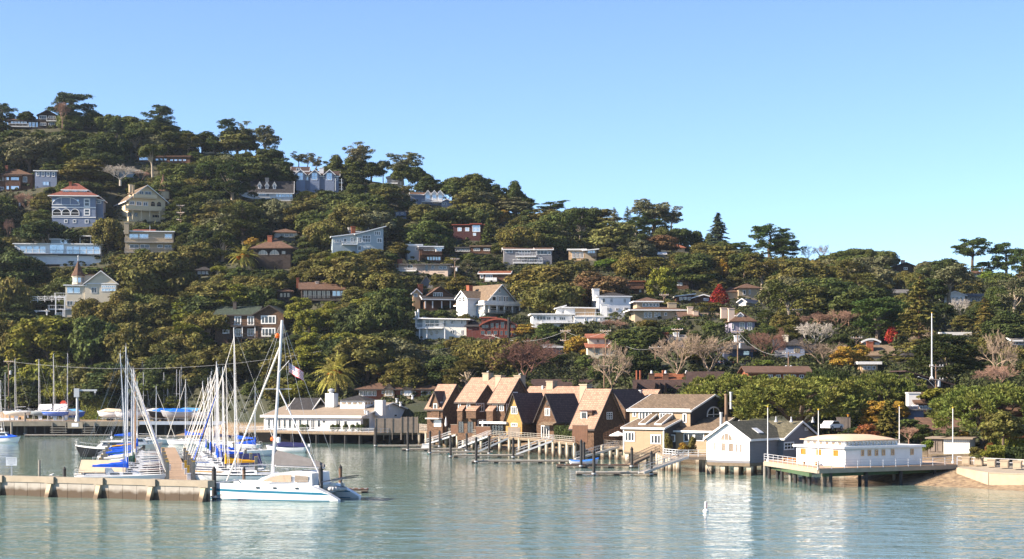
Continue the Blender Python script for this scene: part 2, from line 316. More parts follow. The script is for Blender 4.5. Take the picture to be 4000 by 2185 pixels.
class House:
    def __init__(h, name, label, short, u0, u1, vb, yaw=0, y=None, vg=None, cat='house', occ=None, group=None):
        h.uc = (u0+u1)/2; h.vb = vb; h.y = y or hill_y(h.uc, vg or vb); h.s = F/h.y; h.yaw = R(yaw)
        p = P(h.uc, vb, h.y); h.z = p.z
        h.root = thing(name, label, cat, p, h.yaw, group)
        h.boxes = []; HOUSES.append(h)
        LAND.append((short, h.uc, vb, u0, u1))
        if occ is not False: OCC.append((occ or (u0, u1, vb-60, vb))+(h.y+(11 if abs(yaw) > 20 and h.z > 9 else 0),))
    def fx(h, u, dy=0): return ((u-h.uc)/h.s+dy*math.sin(h.yaw))/math.cos(h.yaw)
    def fz(h, v): return (h.vb-v)/h.s
    def vol(h, u0, u1, vb, ve, roof='gx', vr=None, dep=9, wall='white', rm='roof_dark', dy=0, ov=0.5, trim=None, sink=3.0, rname='roof', th=0.22, wname='wall', walls=True):
        x0, x1 = h.fx(u0, dy), h.fx(u1, dy); zb, ze = h.fz(vb), h.fz(ve); zr = h.fz(vr) if vr is not None else ze+0.3
        y0, y1 = dy, dy+dep; xm, ym = (x0+x1)/2, (y0+y1)/2
        w = MB(); r = MB(); tr = MB(); zb -= sink
        if roof == 'gx':
            w.add([(x0,y0,zb),(x1,y0,zb),(x1,y1,zb),(x0,y1,zb),(x0,y0,ze),(x1,y0,ze),(x1,y1,ze),(x0,y1,ze),(x0,ym,zr),(x1,ym,zr)],
                  [(0,3,2,1),(0,1,5,4),(1,2,6,9,5),(2,3,7,6),(3,0,4,8,7),(4,5,9,8),(6,7,8,9)])
            k = (zr-ze)/(dep/2); zo = ze-k*ov+th; zt = zr+th
            A = [(x0-ov,y0-ov,zo),(x1+ov,y0-ov,zo),(x1+ov,ym,zt),(x0-ov,ym,zt)]; B = [(x1+ov,y1+ov,zo),(x0-ov,y1+ov,zo),(x0-ov,ym,zt),(x1+ov,ym,zt)]
            r.slab(A, th); r.slab(B, th)
            ed = [(A[0],A[1]),(A[0],A[3]),(A[1],A[2]),(B[0],B[3]),(B[1],B[2])]
        elif roof == 'gy':
            w.add([(x0,y0,zb),(x1,y0,zb),(x1,y1,zb),(x0,y1,zb),(x0,y0,ze),(x1,y0,ze),(x1,y1,ze),(x0,y1,ze),(xm,y0,zr),(xm,y1,zr)],
                  [(0,3,2,1),(0,1,5,8,4),(1,2,6,5),(2,3,7,9,6),(3,0,4,7),(5,6,9,8),(7,4,8,9)])
            k = (zr-ze)/((x1-x0)/2); zo = ze-k*ov+th; zt = zr+th
            A = [(x0-ov,y1+ov,zo),(x0-ov,y0-ov,zo),(xm,y0-ov,zt),(xm,y1+ov,zt)]; B = [(x1+ov,y0-ov,zo),(x1+ov,y1+ov,zo),(xm,y1+ov,zt),(xm,y0-ov,zt)]
            r.slab(A, th); r.slab(B, th)
            ed = [(A[1],A[2]),(B[0],B[3]),(A[0],A[1]),(B[0],B[1])]
        elif roof == 'hip':
            w.box(x0, x1, y0, y1, zb, ze)
            hw = min(x1-x0, dep)/2; zo = ze+th; zt = zr+th
            c = [(x0-ov,y0-ov,zo),(x1+ov,y0-ov,zo),(x1+ov,y1+ov,zo),(x0-ov,y1+ov,zo)]
            if x1-x0 >= dep: ra, rb = (x0+hw, ym, zt), (x1-hw+1e-3, ym, zt); fs = [(0,1,5,4),(2,3,4,5),(1,2,5),(3,0,4)]
            else: ra, rb = (xm, y0+hw, zt), (xm, y1-hw+1e-3, zt); fs = [(0,1,4),(1,2,5,4),(2,3,5),(3,0,4,5)]
            r.add(c+[ra, rb]+[(p[0],p[1],p[2]-th) for p in c], fs+[(0,6,7,1),(1,7,8,2),(2,8,9,3),(3,9,6,0),(9,8,7,6)])
            ed = [(c[0],c[1]),(c[1],c[2]),(c[3],c[0])]
        elif roof == 'flat':
            w.box(x0, x1, y0, y1, zb, ze)
            r.box(x0-ov, x1+ov, y0-ov, y1+ov, ze, ze+max(zr-ze, 0.2)); zo = ze+max(zr-ze, 0.2)
            c = [(x0-ov,y0-ov,zo),(x1+ov,y0-ov,zo),(x1+ov,y1+ov,zo),(x0-ov,y1+ov,zo)]; ed = [(c[0],c[1]),(c[1],c[2]),(c[3],c[0])]
        elif roof in ('shedx', 'shedy'):      # shedx: left eave ve, right eave vr; shedy: front ve, back vr
            zs = [ze, zr, zr, ze] if roof == 'shedx' else [ze, ze, zr, zr]
            b = [(x0,y0),(x1,y0),(x1,y1),(x0,y1)]
            w.add([(*q, zb) for q in b]+[(*q, z) for q, z in zip(b, zs)], [(0,3,2,1),(0,1,5,4),(1,2,6,5),(2,3,7,6),(3,0,4,7),(4,5,6,7)])
            kx = (zr-ze)/(x1-x0) if roof == 'shedx' else 0; ky = (zr-ze)/dep if roof == 'shedy' else 0
            zf = lambda x, y: ze+kx*(x-x0)+ky*(y-y0)+th
            c = [(x0-ov,y0-ov),(x1+ov,y0-ov),(x1+ov,y1+ov),(x0-ov,y1+ov)]; c = [(x, y, zf(x, y)) for x, y in c]
            r.slab(c, th); ed = [(c[0],c[1]),(c[1],c[2]),(c[3],c[0])]
        if walls: w.obj(wname, wall, h.root)
        ro = r.obj(rname, rm, h.root); h.roof = ro
        if trim:
            for a, b in ed: beam(tr, a, b, 0.1, 0.3, 0.03)
            tr.obj('eave_trim', trim, ro)
        h.v = (x0, x1, y0, y1, zb, ze, zr); h.boxes.append(h.v); return h
    def win(h, *ws, trim='white', pane='glass', nx=2, nz=1, name='window', bw=0.13, dy=None):
        """windows on the front of the last volume, given as photo pixels (u0, v0, u1, v1[, nx, nz])"""
        x0, x1, y0, y1 = h.v[:4]; dy = y0 if dy is None else dy
        for q in ws:
            nx_, nz_ = (q[4], q[5]) if len(q) > 5 else (nx, nz)
            h.pane(lambda a, d0, d1: (a[0], a[1], dy-d1, dy-d0), h.fx(q[0], dy), h.fx(q[2], dy), h.fz(q[3]), h.fz(q[1]), nx_, nz_, trim, pane, name, bw)
        return h
    def side(h, sd, *ws, trim='white', pane='glass', nx=2, nz=1, name='window', bw=0.13):
        """windows on the left (L) or right (R) side; (f0, v0, f1, v1) with f the fraction of the depth"""
        x0, x1, y0, y1 = h.v[:4]; dep = y1-y0
        g = (lambda a, d0, d1: (x0-d1, x0-d0, a[0], a[1])) if sd == 'L' else (lambda a, d0, d1: (x1+d0, x1+d1, a[0], a[1]))
        for q in ws:
            nx_, nz_ = (q[4], q[5]) if len(q) > 5 else (nx, nz)
            h.pane(g, y0+q[0]*dep, y0+q[2]*dep, h.fz(q[3]), h.fz(q[1]), nx_, nz_, trim, pane, name, bw)
        return h
    def pane(h, g, a0, a1, z0, z1, nx, nz, trim, pane, name, bw):
        fr = MB(); bw = min(bw, (a1-a0)*0.2)
        if a1 < a0: a0, a1 = a1, a0
        bars = [(a0, a1, z0, z0+bw), (a0, a1, z1-bw, z1), (a0, a0+bw, z0+bw, z1-bw), (a1-bw, a1, z0+bw, z1-bw)]
        for i in range(1, nx): a = a0+(a1-a0)*i/nx; bars.append((a-bw*.35, a+bw*.35, z0+bw, z1-bw))
        for b in bars: X0, X1, Y0, Y1 = g((b[0], b[1]), -0.02, 0.09); fr.box(X0, X1, Y0, Y1, b[2], b[3])
        for i in range(1, nz):
            z = z0+(z1-z0)*i/nz; X0, X1, Y0, Y1 = g((a0+bw, a1-bw), -0.02, 0.08); fr.box(X0, X1, Y0, Y1, z-bw*.35, z+bw*.35)
        f = fr.obj(name, trim, h.root)
        X0, X1, Y0, Y1 = g((a0+0.02, a1-0.02), -0.01, 0.035); MB().box(X0, X1, Y0, Y1, z0+0.02, z1-0.02).obj('pane', pane, f)
    def row(h, u0, u1, n, v0, v1, gap=0.25, **k):
        w = (u1-u0)/(n+gap*(n-1)); return h.win(*[(u0+i*w*(1+gap), v0, u0+i*w*(1+gap)+w, v1) for i in range(n)], **k)
    def chim(h, u, v0, v1, w=0.9, dy=3, m='brick_red', cap=True):
        x = h.fx(u, dy); b = MB().box(x-w/2, x+w/2, dy, dy+w, h.fz(v1)-1, h.fz(v0))
        if cap: b.box(x-w/2-.1, x+w/2+.1, dy-.1, dy+w+.1, h.fz(v0), h.fz(v0)+0.2)
        b.obj('chimney', m, h.roof); return h
    def deck(h, u0, u1, vr, vf, dep=1.6, m='white', n=None, th=0.25, wrap=True, floor=None, dy=None, solid=False):
        """balcony: floor slab with its top at pixel row vf and a railing up to row vr"""
        dy = h.v[2] if dy is None else dy
        x0, x1 = h.fx(u0, dy-dep), h.fx(u1, dy-dep); zf, zr = h.fz(vf), h.fz(vr)
        f = MB().box(x0, x1, dy-dep, dy-0.003, zf-th, zf).obj('balcony', floor or m, h.root)
        rail(x0, x1, dy-dep+0.05, dy-0.05, zf, zr, m, f, n, wrap, solid); return h
    def post(h, us, vt, vb, dy, m='white', w=0.2, name='post'):
        for u in us: x = h.fx(u, dy); MB().box(x-w/2, x+w/2, dy, dy+w, h.fz(vb), h.fz(vt)).obj(name, m, h.root)
        return h
def rail(x0, x1, ya, yb, zf, zr, m, parent, n=None, wrap=True, solid=False):
    r = MB(); t = 0.07
    segs = [((x0, ya), (x1, ya))]+([((x0, ya), (x0, yb)), ((x1, ya), (x1, yb))] if wrap else [])
    for a, b in segs:
        beam(r, (*a, zr), (*b, zr), 0.1, 0.1); beam(r, (*a, zf+0.18), (*b, zf+0.18), 0.07, 0.07)
        ln = math.dist(a, b); k = max(1, int(n if (n and a[1] == b[1]) else ln/0.5))
        for i in range(k+1):
            q = i/k; p = (a[0]+(b[0]-a[0])*q, a[1]+(b[1]-a[1])*q); big = i % 5 == 0
            w = t if big else 0.035
            r.box(p[0]-w/2, p[0]+w/2, p[1]-w/2, p[1]+w/2, zf+0.002, zr-0.1)
        if solid: beam(r, (*a, zr-0.12), (*b, zr-0.12), 0.03, zr-zf-0.3)
    return r.obj('railing', m, parent)
def arch_window(h, u0, u1, vt, vb, trim='white', pane='glass', name='arch_window', nx=2, dy=None, face='F', bw=0.16, spring=None):
    """round-headed window; on the right side (face 'R') u0,u1 are depths in metres"""
    x0_, x1_, y0_ = h.v[1], h.v[1], h.v[2] if dy is None else dy
    a0, a1 = (h.fx(u0, y0_), h.fx(u1, y0_)) if face == 'F' else (u0, u1)
    z0, z1 = h.fz(vb), h.fz(vt); am = (a0+a1)/2; r = (a1-a0)/2; rz = (z1-z0 if spring == 0 else min(r, (z1-z0)*0.6)); zs = z1-rz
    N = 10; arc = [(am+r*math.cos(math.pi*i/N), zs+rz*math.sin(math.pi*i/N)) for i in range(N+1)]
    pt = (lambda a, d, z: (a, y0_-d, z)) if face == 'F' else (lambda a, d, z: (h.v[1]+d, a, z))
    fr = MB()
    for (p, q) in zip(arc, arc[1:]): fr.cyl(pt(p[0], 0.04, p[1]), pt(q[0], 0.04, q[1]), bw/2, n=4)
    for a in (a0, a1):
        if zs > z0: fr.cyl(pt(a, 0.04, z0), pt(a, 0.04, zs), bw/2, n=4)
    fr.cyl(pt(a0, 0.04, z0), pt(a1, 0.04, z0), bw/2, n=4)
    for i in range(1, nx):
        a = a0+(a1-a0)*i/nx; hh = zs+rz*math.sqrt(max(0, 1-((a-am)/r)**2)); fr.cyl(pt(a, 0.04, z0), pt(a, 0.04, hh), bw/3, n=4)
    if zs > z0: fr.cyl(pt(a0, 0.04, zs), pt(a1, 0.04, zs), bw/3, n=4)
    f = fr.obj(name, trim, h.root)
    prof = [(a0, z0), (a1, z0)]+arc; pn = MB(); k = len(prof)
    vs = [pt(a, 0.03, z) for a, z in prof]+[pt(a, -0.01, z) for a, z in prof]
    pn.add(vs, [tuple(range(k)), tuple(range(2*k-1, k-1, -1))]+[(i, i+k, (i+1) % k+k, (i+1) % k) for i in range(k)])
    pn.obj('pane', pane, f)
H = House
# ---------------- houses of the hill, from the top down
h = H('brown_house', 'dark brown gabled house with white balconies on the ridge top beneath the big pine', 'the dark gabled house on the ridge', 35, 221, 503, yaw=6, occ=(30, 228, 440, 500))
h.vol(35, 152, 503, 473, 'gx', 460, 10, 'dark_wood', 'roof_brown', trim='trim_dark').row(45, 105, 5, 476, 485, pane='glass_sky').row(112, 150, 3, 478, 497, pane='glass_sky', nx=1).deck(40, 114, 486, 497, 1.8, 'white')
h.vol(150, 221, 503, 451, 'gy', 433, 10, 'dark_wood', 'roof_darkbrown', dy=-1, trim='trim_dark').win((156, 453, 184, 467, 4, 1), (190, 454, 217, 463, 3, 1), (158, 481, 182, 492, 3, 1), (191, 479, 215, 495, 3, 1)).deck(186, 223, 464, 474, 1.6).chim(144, 443, 460, m='brick_red')
h = H('long_house', 'long low grey house with a strip of windows along the ridge', 'the long low ridge house', 274, 436, 495, yaw=-4, occ=(274, 440, 468, 493))
h.vol(305, 436, 495, 482, 'flat', 478, 9, 'grey_lap', 'roof_brown', trim='white').row(328, 372, 4, 484, 492, pane='glass_sky').row(400, 436, 4, 486, 493, pane='glass_sky')
h.vol(274, 306, 495, 474, 'flat', 471, 9, 'dark_wood', 'roof_white')
h.vol(472, 528, 514, 500, 'flat', 497, 8, 'grey_lap', 'roof_grey').win((490, 501, 516, 512, 3, 1), pane='glass_sky').deck(486, 530, 512, 516, 1.2)
h = H('low_house', 'long low brown flat-roofed house behind the oak with the twisted trunk', 'the flat-roofed brown house', 528, 743, 633, yaw=-3, occ=(500, 745, 600, 631))
h.vol(596, 743, 633, 615, 'flat', 610, 9, 'brown_wood', 'roof_brown', trim='brown_wood').row(607, 652, 3, 619, 629, pane='glass_sky', trim='brown_wood').row(664, 728, 4, 622, 631, pane='glass_sky', trim='brown_wood').chim(716, 607, 612, w=1.2, m='pinkish')
h.vol(535, 597, 632, 611, 'flat', 606, 9, 'brown_wood', 'roof_brown').win((542, 613, 585, 627, 3, 1), pane='glass_sky', trim='brown_wood')
h = H('white_house', 'small white flat-roofed house half hidden by ridge oaks', 'the small white ridge house', 790, 888, 598, occ=(790, 850, 574, 597))
h.vol(792, 850, 598, 575, 'flat', 572, 8, 'white', 'roof_grey').row(798, 845, 4, 580, 596, pane='glass_sky', nx=1)
h = H('brown_house', 'brown shingled bay-windowed house at the left edge of the hill', 'the brown bay-window house', -70, 121, 746, yaw=5, occ=(0, 122, 650, 745))
h.vol(-70, 121, 746, 684, 'hip', 654, 12, 'brown_wood', 'roof_brown', trim='trim_dark').row(0, 24, 3, 693, 709, pane='glass_tan', trim='brown_wood', nx=1).win((88, 690, 104, 712), (0, 731, 16, 744), trim='white').chim(16, 645, 675)
h.vol(27, 84, 748, 690, 'flat', 686, 2, 'brown_wood', 'roof_brown', dy=-2).win((47, 694, 80, 708, 1, 1), (30, 694, 42, 708, 1, 1), (47, 728, 80, 744, 1, 1), (30, 728, 42, 744, 1, 1), trim='brown_wood', pane='glass_sky')
h = H('blue_house', 'small blue-grey house with four white framed windows in a row', 'the small blue-grey house', 137, 221, 727, yaw=4, occ=(135, 223, 655, 724))
h.vol(137, 221, 727, 669, 'shedy', 660, 9, 'blue_grey', 'roof_white', trim='white').win((143, 671, 154, 689, 1, 2), (163, 671, 174, 690, 1, 2), (182, 672, 194, 690, 1, 2), (202, 673, 214, 691, 1, 2), bw=0.25).win((166, 709, 192, 726, 2, 1), trim='blue_grey', pane='glass_sky')
h = H('shed', 'pale blue shed wall behind the white-twigged bare tree', 'the pale shed', 430, 522, 690, occ=(480, 522, 668, 688))
h.vol(440, 522, 692, 671, 'shedx', 667, 6, 'pale_blue', 'roof_white')
h = H('victorian_house', 'blue-grey Victorian house with a red hipped roof and white arches', 'the blue Victorian house', 205, 390, 884, yaw=5, occ=(185, 396, 712, 880))
h.vol(205, 372, 884, 768, 'hip', 728, 12, 'blue_grey', 'roof_red', ov=1.2, trim='white')
h.row(207, 309, 3, 779, 800, gap=0.06, nx=3, pane='glass_sky', trim='blue_grey').win((327, 776, 351, 808, 1, 2), (327, 815, 351, 843, 1, 2), bw=0.35)
for a, b in ((207, 241), (243, 275), (277, 309)): arch_window(h, a, b, 817, 843, pane='black', nx=1, bw=0.3)
arch_window(h, 206, 310, 771, 801, pane='blue_grey', nx=3, spring=0, bw=0.3, dy=-0.05); h.win((252, 858, 265, 872, 1, 1), (285, 858, 298, 872, 1, 1), (331, 858, 345, 873, 1, 1), bw=0.2)
h.side('L', (0.15, 779, 0.4, 800), (0.15, 817, 0.4, 840), (0.55, 779, 0.8, 800))
MB().box(h.v[0]-0.1, h.v[1]+0.1, -0.14, -0.002, h.fz(813), h.fz(809)).box(h.v[0]-0.1, h.v[1]+0.1, -0.14, -0.002, h.fz(851), h.fz(848)).obj('belt_trim', 'white', h.root)
h.vol(239, 333, 765, 742, 'hip', 712, 7, 'white', 'roof_red', dy=2.2, ov=0.5, trim='white', sink=0.5).win((242, 742, 261, 760), (278, 742, 297, 760), (314, 742, 332, 760), pane='glass_sky').chim(264, 708, 722, dy=4)
h.vol(368, 396, 884, 776, 'shedx', 782, 6, 'blue_grey', 'roof_white', dy=2, trim='white').win((370, 782, 388, 794, 1, 1), bw=0.2)
h = H('cream_house', 'cream hillside house with a broad brown gable, stacked balconies and a pointed turret', 'the cream house with the turret', 508, 640, 862, yaw=25, occ=(392, 650, 715, 858))
h.vol(508, 640, 862, 783, 'gy', 726, 17, 'tan', 'roof_brown', ov=1.0, trim='white')
MATS['cream2'] = mat('cream2', (0.62, 0.5, 0.33), 0.7, 0.06, 1)
h.v and [o for o in h.root.children if o.name.startswith('wall')][0].data.materials.clear(); [o for o in h.root.children if o.name.startswith('wall')][0].data.materials.append(MATS['cream2'])
h.roof.data.materials.clear(); h.roof.data.materials.append(MATS['roof_tan'])
h.win((547, 748, 562, 762), (566, 748, 590, 763, 2, 1)).win((512, 788, 530, 804, 2, 1), (536, 789, 555, 806, 2, 1), (560, 789, 578, 806, 2, 1), bw=0.2)
for a, b in ((587, 603), (609, 625)): arch_window(h, a, b, 787, 808, pane='black', nx=1, trim='cream2')
h.deck(530, 614, 762, 775, 1.4, 'cream2', solid=True).deck(504, 634, 808, 824, 2.6, 'cream2', solid=True)
h.win((505, 832, 520, 850), (528, 832, 542, 850), (592, 838, 622, 850, 3, 1), trim='cream2').post((530, 560, 590, 625), 826, 862, -2.4, 'cream2', 0.3)
h.side('L', (0.15, 790, 0.3, 808), (0.5, 790, 0.62, 812), (0.75, 790, 0.92, 812)).chim(499, 717, 735, dy=7, m='cream2').chim(508, 719, 735, dy=7.5, m='cream2', w=0.6)
b = MB().lathe([(2.3, 0), (2.3, 2.6)], 8, (h.fx(612, 9), 9, h.fz(765))).obj('turret', 'cream2', h.root); MB().lathe([(2.9, 0), (1.6, 1.3), (0.6, 3.8), (0.02, 6.2)], 8, (h.fx(612, 9), 9, h.fz(765)+2.6)).obj('turret_roof', 'roof_brown', b)
xs = h.fx(450, 5); m_ = MB(); h.vol(505, 520, 774, 757, 'shedy', 752, 3, 'cream2', 'roof_tan', dy=5, sink=0.3)
h = H('white_house', 'white house with a dark roof, three small gabled dormers and a brick chimney', 'the white house with three dormers', 945, 1144, 776, yaw=6, occ=(930, 1146, 695, 772))
h.vol(945, 1142, 776, 752, 'gx', 705, 9, 'white_lap', 'roof_dark', trim='white').row(1009, 1036, 2, 750, 765, pane='glass_sky').row(1078, 1140, 6, 753, 771, pane='glass_sky', gap=0.08).win((1040, 756, 1052, 770, 2, 1))
for u in (1013, 1041, 1070): h.vol(u-6, u+6, 737, 722, 'gy', 711, 4, 'white', 'roof_dark', dy=1.2, ov=0.25, trim='white', sink=1, rname='dormer_roof', wname='dormer').win((u-3, 722, u+3, 736, 1, 2))
h.chim(1037, 692, 712, w=1.3, dy=4, m='pinkish').deck(1000, 1056, 762, 770, 1.5)
h.vol(925, 950, 778, 745, 'flat', 742, 7, 'cream', 'roof_grey', dy=1).win((937, 747, 947, 767, 1, 2))
h = H('ridge_house', 'blue-grey three-gabled house with a white chimney and end balconies high on the hill', 'the three-gabled blue house', 1130, 1325, 748, yaw=4, occ=(1165, 1340, 645, 742))
h.vol(1160, 1322, 748, 688, 'gx', 665, 9, 'blue_grey', 'roof_darkbrown', trim='white').row(1187, 1205, 2, 690, 706, pane='glass_sky').row(1262, 1270, 1, 690, 700).win((1287, 714, 1308, 730, 2, 1), (1305, 690, 1317, 706, 1, 1))
for u in (1176, 1231, 1288): h.vol(u-18, u+18, 748, 682, 'gy', 666, 4, 'blue_grey', 'roof_darkbrown', dy=-1.2, trim='white').win((u-12, 677, u+10, 706, 2, 2), pane='glass_sky')
h.vol(1136, 1200, 690, 664, 'gx', 645, 7, 'blue_grey', 'roof_darkbrown', dy=4, trim='white').win((1152, 652, 1170, 664, 2, 1)); h.chim(1253, 655, 675, w=1.6, m='white', dy=2)
h.deck(1308, 1338, 699, 711, 3).deck(1308, 1338, 727, 736, 3).post((1312, 1336), 700, 748, -2.6)
h = H('tan_house', 'tan ridge-top house with a low brown roof beside a lawn', 'the tan ridge house', 1508, 1563, 718, occ=(1430, 1563, 683, 716))
h.vol(1512, 1563, 718, 694, 'hip', 682, 9, 'pinkish', 'roof_brown', trim='white').win((1533, 697, 1545, 706)).deck(1508, 1555, 708, 717, 1.5)
h = H('blue_house', 'blue-grey house with three small white arched gables half hidden by oaks', 'the house with three arched gables', 1640, 1731, 800, yaw=4, occ=(1625, 1770, 745, 796))
h.vol(1605, 1722, 800, 762, 'gx', 750, 9, 'blue_grey', 'roof_brown', trim='white').win((1610, 792, 1627, 799), (1645, 789, 1660, 799), (1690, 788, 1712, 797, 3, 1))
for u in (1672, 1697, 1720): h.vol(u-11, u+11, 781, 760, 'gy', 747, 3, 'white', 'roof_brown', dy=-1.0, ov=0.4, trim='white', sink=0.4).win((u-8, 763, u+8, 779, 2, 1), pane='glass_sky')
h.deck(1650, 1728, 781, 790, 1.6); h.vol(1724, 1767, 806, 792, 'gy', 780, 7, 'blue_grey', 'roof_dark', dy=-2, trim='white'); arch_window(h, 1728, 1746, 793, 803)
h = H('blue_shed', 'small plain slate-blue building peeping between two round oaks', 'the slate-blue shed', 1541, 1586, 850, occ=(1541, 1586, 826, 848))
h.vol(1541, 1586, 850, 828, 'flat', 825, 6, 'blue_grey', 'roof_grey').win((1548, 831, 1556, 838), (1566, 831, 1576, 838))
h = H('modern_house', 'white modern house with two storeys of tall glass walls', 'the white glass-walled house', 45, 391, 1038, yaw=4, occ=(50, 392, 950, 1036))
h.vol(60, 391, 997, 956, 'flat', 952, 10, 'white', 'white', trim='white').row(258, 388, 5, 962, 993, gap=0.03, pane='glass_sky', nx=1).row(80, 180, 4, 962, 990, gap=0.03, pane='glass_sky', nx=1).win((194, 952, 250, 991, 2, 1), pane='glass_sky').deck(62, 392, 977, 994, 1.3, 'metal', floor='black')
h.vol(232, 346, 1040, 999, 'flat', 997, 8, 'white', 'black', dy=0.3).row(238, 344, 4, 1000, 1034, gap=0.04, pane='curtain', nx=1, nz=2)
h.vol(190, 255, 956, 934, 'flat', 930, 6, 'pale_blue', 'white', dy=3, sink=0.2).row(226, 252, 2, 935, 950, pane='glass_sky')
h.vol(282, 352, 920, 918, 'flat', 914, 6, 'trim_dark', 'white', dy=6, sink=0.1).post((294, 335), 918, 954, 6, 'white', 0.25)
h = H('apartment_house', 'tan flat-roofed house with two full-width balconies and a tall chimney', 'the tan balcony house', 491, 676, 990, yaw=7, occ=(488, 680, 875, 986))
h.vol(491, 676, 1000, 908, 'flat', 903, 10, 'tan', 'roof_gravel', trim='white', ov=0.4).win((507, 915, 542, 933, 2, 1), (545, 915, 580, 933, 2, 1), (642, 914, 670, 932, 2, 1), pane='glass_sky').win((508, 956, 543, 973, 2, 1), (548, 956, 584, 974, 2, 1), (614, 956, 635, 968, 1, 1), (642, 956, 668, 974, 2, 1))
h.deck(493, 677, 930, 947, 1.7, 'plank_grey').deck(493, 677, 970, 987, 1.7, 'plank_grey').chim(499, 874, 905, w=1.5, dy=-1.2, m='tan').post((583,), 880, 904, 1, 'white', 0.12, 'pole'); h.vol(516, 592, 903, 900, 'gx', 893, 5, 'tan', 'roof_red', dy=4, sink=0.3)
h = H('cream_house', 'tall cream house with a small pointed turret, front gable and white trellis decks', 'the cream turret house by the shore trees', 255, 455, 1237, yaw=6, occ=(150, 458, 1040, 1228))
h.vol(332, 455, 1245, 1108, 'gy', 1060, 12, 'cream', 'roof_brown', trim='white').win((356, 1123, 379, 1146, 2, 1), pane='glass').win((395, 1114, 450, 1125, 7, 1), (395, 1126, 450, 1139, 4, 1), pane='glass_sky', bw=0.2).chim(386, 1047, 1064, w=0.5, m='brown_wood', dy=4)
MB().box(h.v[0], h.v[1], -0.12, -0.002, h.fz(1110), h.fz(1106)).obj('belt_trim', 'white', h.root)
h.vol(256, 333, 1245, 1116, 'shedy', 1109, 9, 'cream', 'roof_brown', trim='white', dy=0.4).win((262, 1123, 286, 1146), (288, 1123, 313, 1146), pane='glass_sky', nx=1).win((262, 1176, 286, 1194), (290, 1176, 310, 1194)).row(217, 255, 3, 1221, 1235, nx=1)
h.vol(316, 360, 1110, 1072, 'gx', 1071, 6, 'cream', 'roof_brown', dy=3)
h.deck(214, 258, 1145, 1160, 2.6, 'white').deck(192, 292, 1193, 1208, 3, 'white').post((228, 262), 1161, 1240, -2.2, 'white', 0.3).post((195, 258), 1210, 1240, -2.8, 'white', 0.3)
c = (h.fx(297, 3), 3, h.fz(1110)); tw = MB().lathe([(1.75, 0), (1.75, 2.2), (2.0, 2.3), (2.0, 2.55)], 8, c).obj('turret', 'cream', h.root)
MB().lathe([(2.15, 2.55), (1.35, 4.0), (0.55, 6.0), (0.06, 7.2)], 8, c).obj('turret_roof', 'roof_brown', tw); MB().lathe([(0.06, 7.2), (0.12, 7.6), (0.05, 8.0), (0.16, 8.5), (0.02, 8.9)], 6, c).obj('finial', 'white', tw)
for k in range(8):
    a = math.pi/8+k*math.pi/4; q = Vector((math.cos(a), math.sin(a), 0)); p = Vector(c)+q*1.68+Vector((0, 0, 0.55)); t = Vector((-q.y, q.x, 0))
    MB().add([p-t*.45, p+t*.45, p+t*.45+Vector((0,0,1.4)), p-t*.45+Vector((0,0,1.4)), p-t*.45-q*.1, p+t*.45-q*.1, p+t*.45-q*.1+Vector((0,0,1.4)), p-t*.45-q*.1+Vector((0,0,1.4))], [(0,1,2,3),(0,4,5,1),(1,5,6,2),(2,6,7,3),(3,7,4,0)]).obj('turret_window', 'glass_sky', tw)
y_ = h.y; t_ = thing('trellis_fence', 'white lattice fence running out from the upper deck of the cream turret house', 'fence', P(258, 1163, y_-2)); s_ = F/y_; m_ = MB()
for i in range(6):
    x = -(258-120-0)/s_*(i/5); m_.box(x-.06, x+.06, 0, .1, -1.2-i*0.05, 0.8-i*0.06)
for i in range(5):
    xa = -138/s_*(i/5); xb = -138/s_*((i+1)/5); za = 0.55-i*.06
    for p, q in (((xa, za), (xb, za)), ((xa, za-1.1), (xb, za-1.1)), ((xa, za), (xb, za-1.1)), ((xa, za-1.1), (xb, za)), ((xa, za-.55), (xb, za-.55))): beam(m_, (p[0], .05, p[1]), (q[0], .05, q[1]), .05, .08)
m_.obj('lattice', 'white', t_)
t_ = thing('pergola', 'white garden pergola on round columns below the cream turret house', 'pergola', P(163, 1240, y_-4)); m_ = MB()
m_.box(-2.1, 2.1, -.15, .15, 1.75, 1.95).box(-2.2, 2.2, .9, 1.2, 1.75, 1.95)
for i in range(9): m_.box(-2+i*.5-.05, -2+i*.5+.05, -.6, 1.5, 1.953, 2.1)
m_.obj('top_rails', 'white', t_)
for x in (-1.6, 1.6): MB().lathe([(.3, -1.5), (.24, 0.2), (.2, 1.4), (.32, 1.745)], 10, (x, 0, 0)).obj('column', 'white', t_)
h = H('shingle_house', 'brown shingled house with a green roof and two decks above the tall catamaran mast', 'the green-roofed shingle house', 838, 1113, 1322, yaw=-5, occ=(835, 1125, 1195, 1318))
h.vol(838, 1002, 1322, 1230, 'gx', 1197, 10, 'brown_shingle', 'roof_green', trim='trim_dark').win((858, 1234, 886, 1259), (868, 1288, 895, 1304, 2, 1), bw=0.25).win((915, 1234, 942, 1272), (966, 1234, 993, 1272), (918, 1284, 942, 1316), (966, 1284, 992, 1314), name='door', bw=0.3)
h.deck(905, 1003, 1260, 1274, 2.2, 'trim_dark', n=24).deck(890, 1110, 1304, 1322, 2.2, 'trim_dark', n=50).post((950, 1000), 1276, 1320, -2.0).chim(909, 1180, 1200, m='trim_dark', w=1.0)
h.vol(1000, 1113, 1322, 1228, 'gy', 1197, 11, 'brown_shingle', 'roof_green', dy=-1.5, trim='trim_dark', ov=0.8).win((1023, 1234, 1082, 1267, 4, 1), bw=0.3).win((1025, 1282, 1080, 1316, 4, 1), bw=0.3, name='door')
h.post((945, 1064, 1105), 1322, 1420, -1.4, 'orange_wood', 0.3)
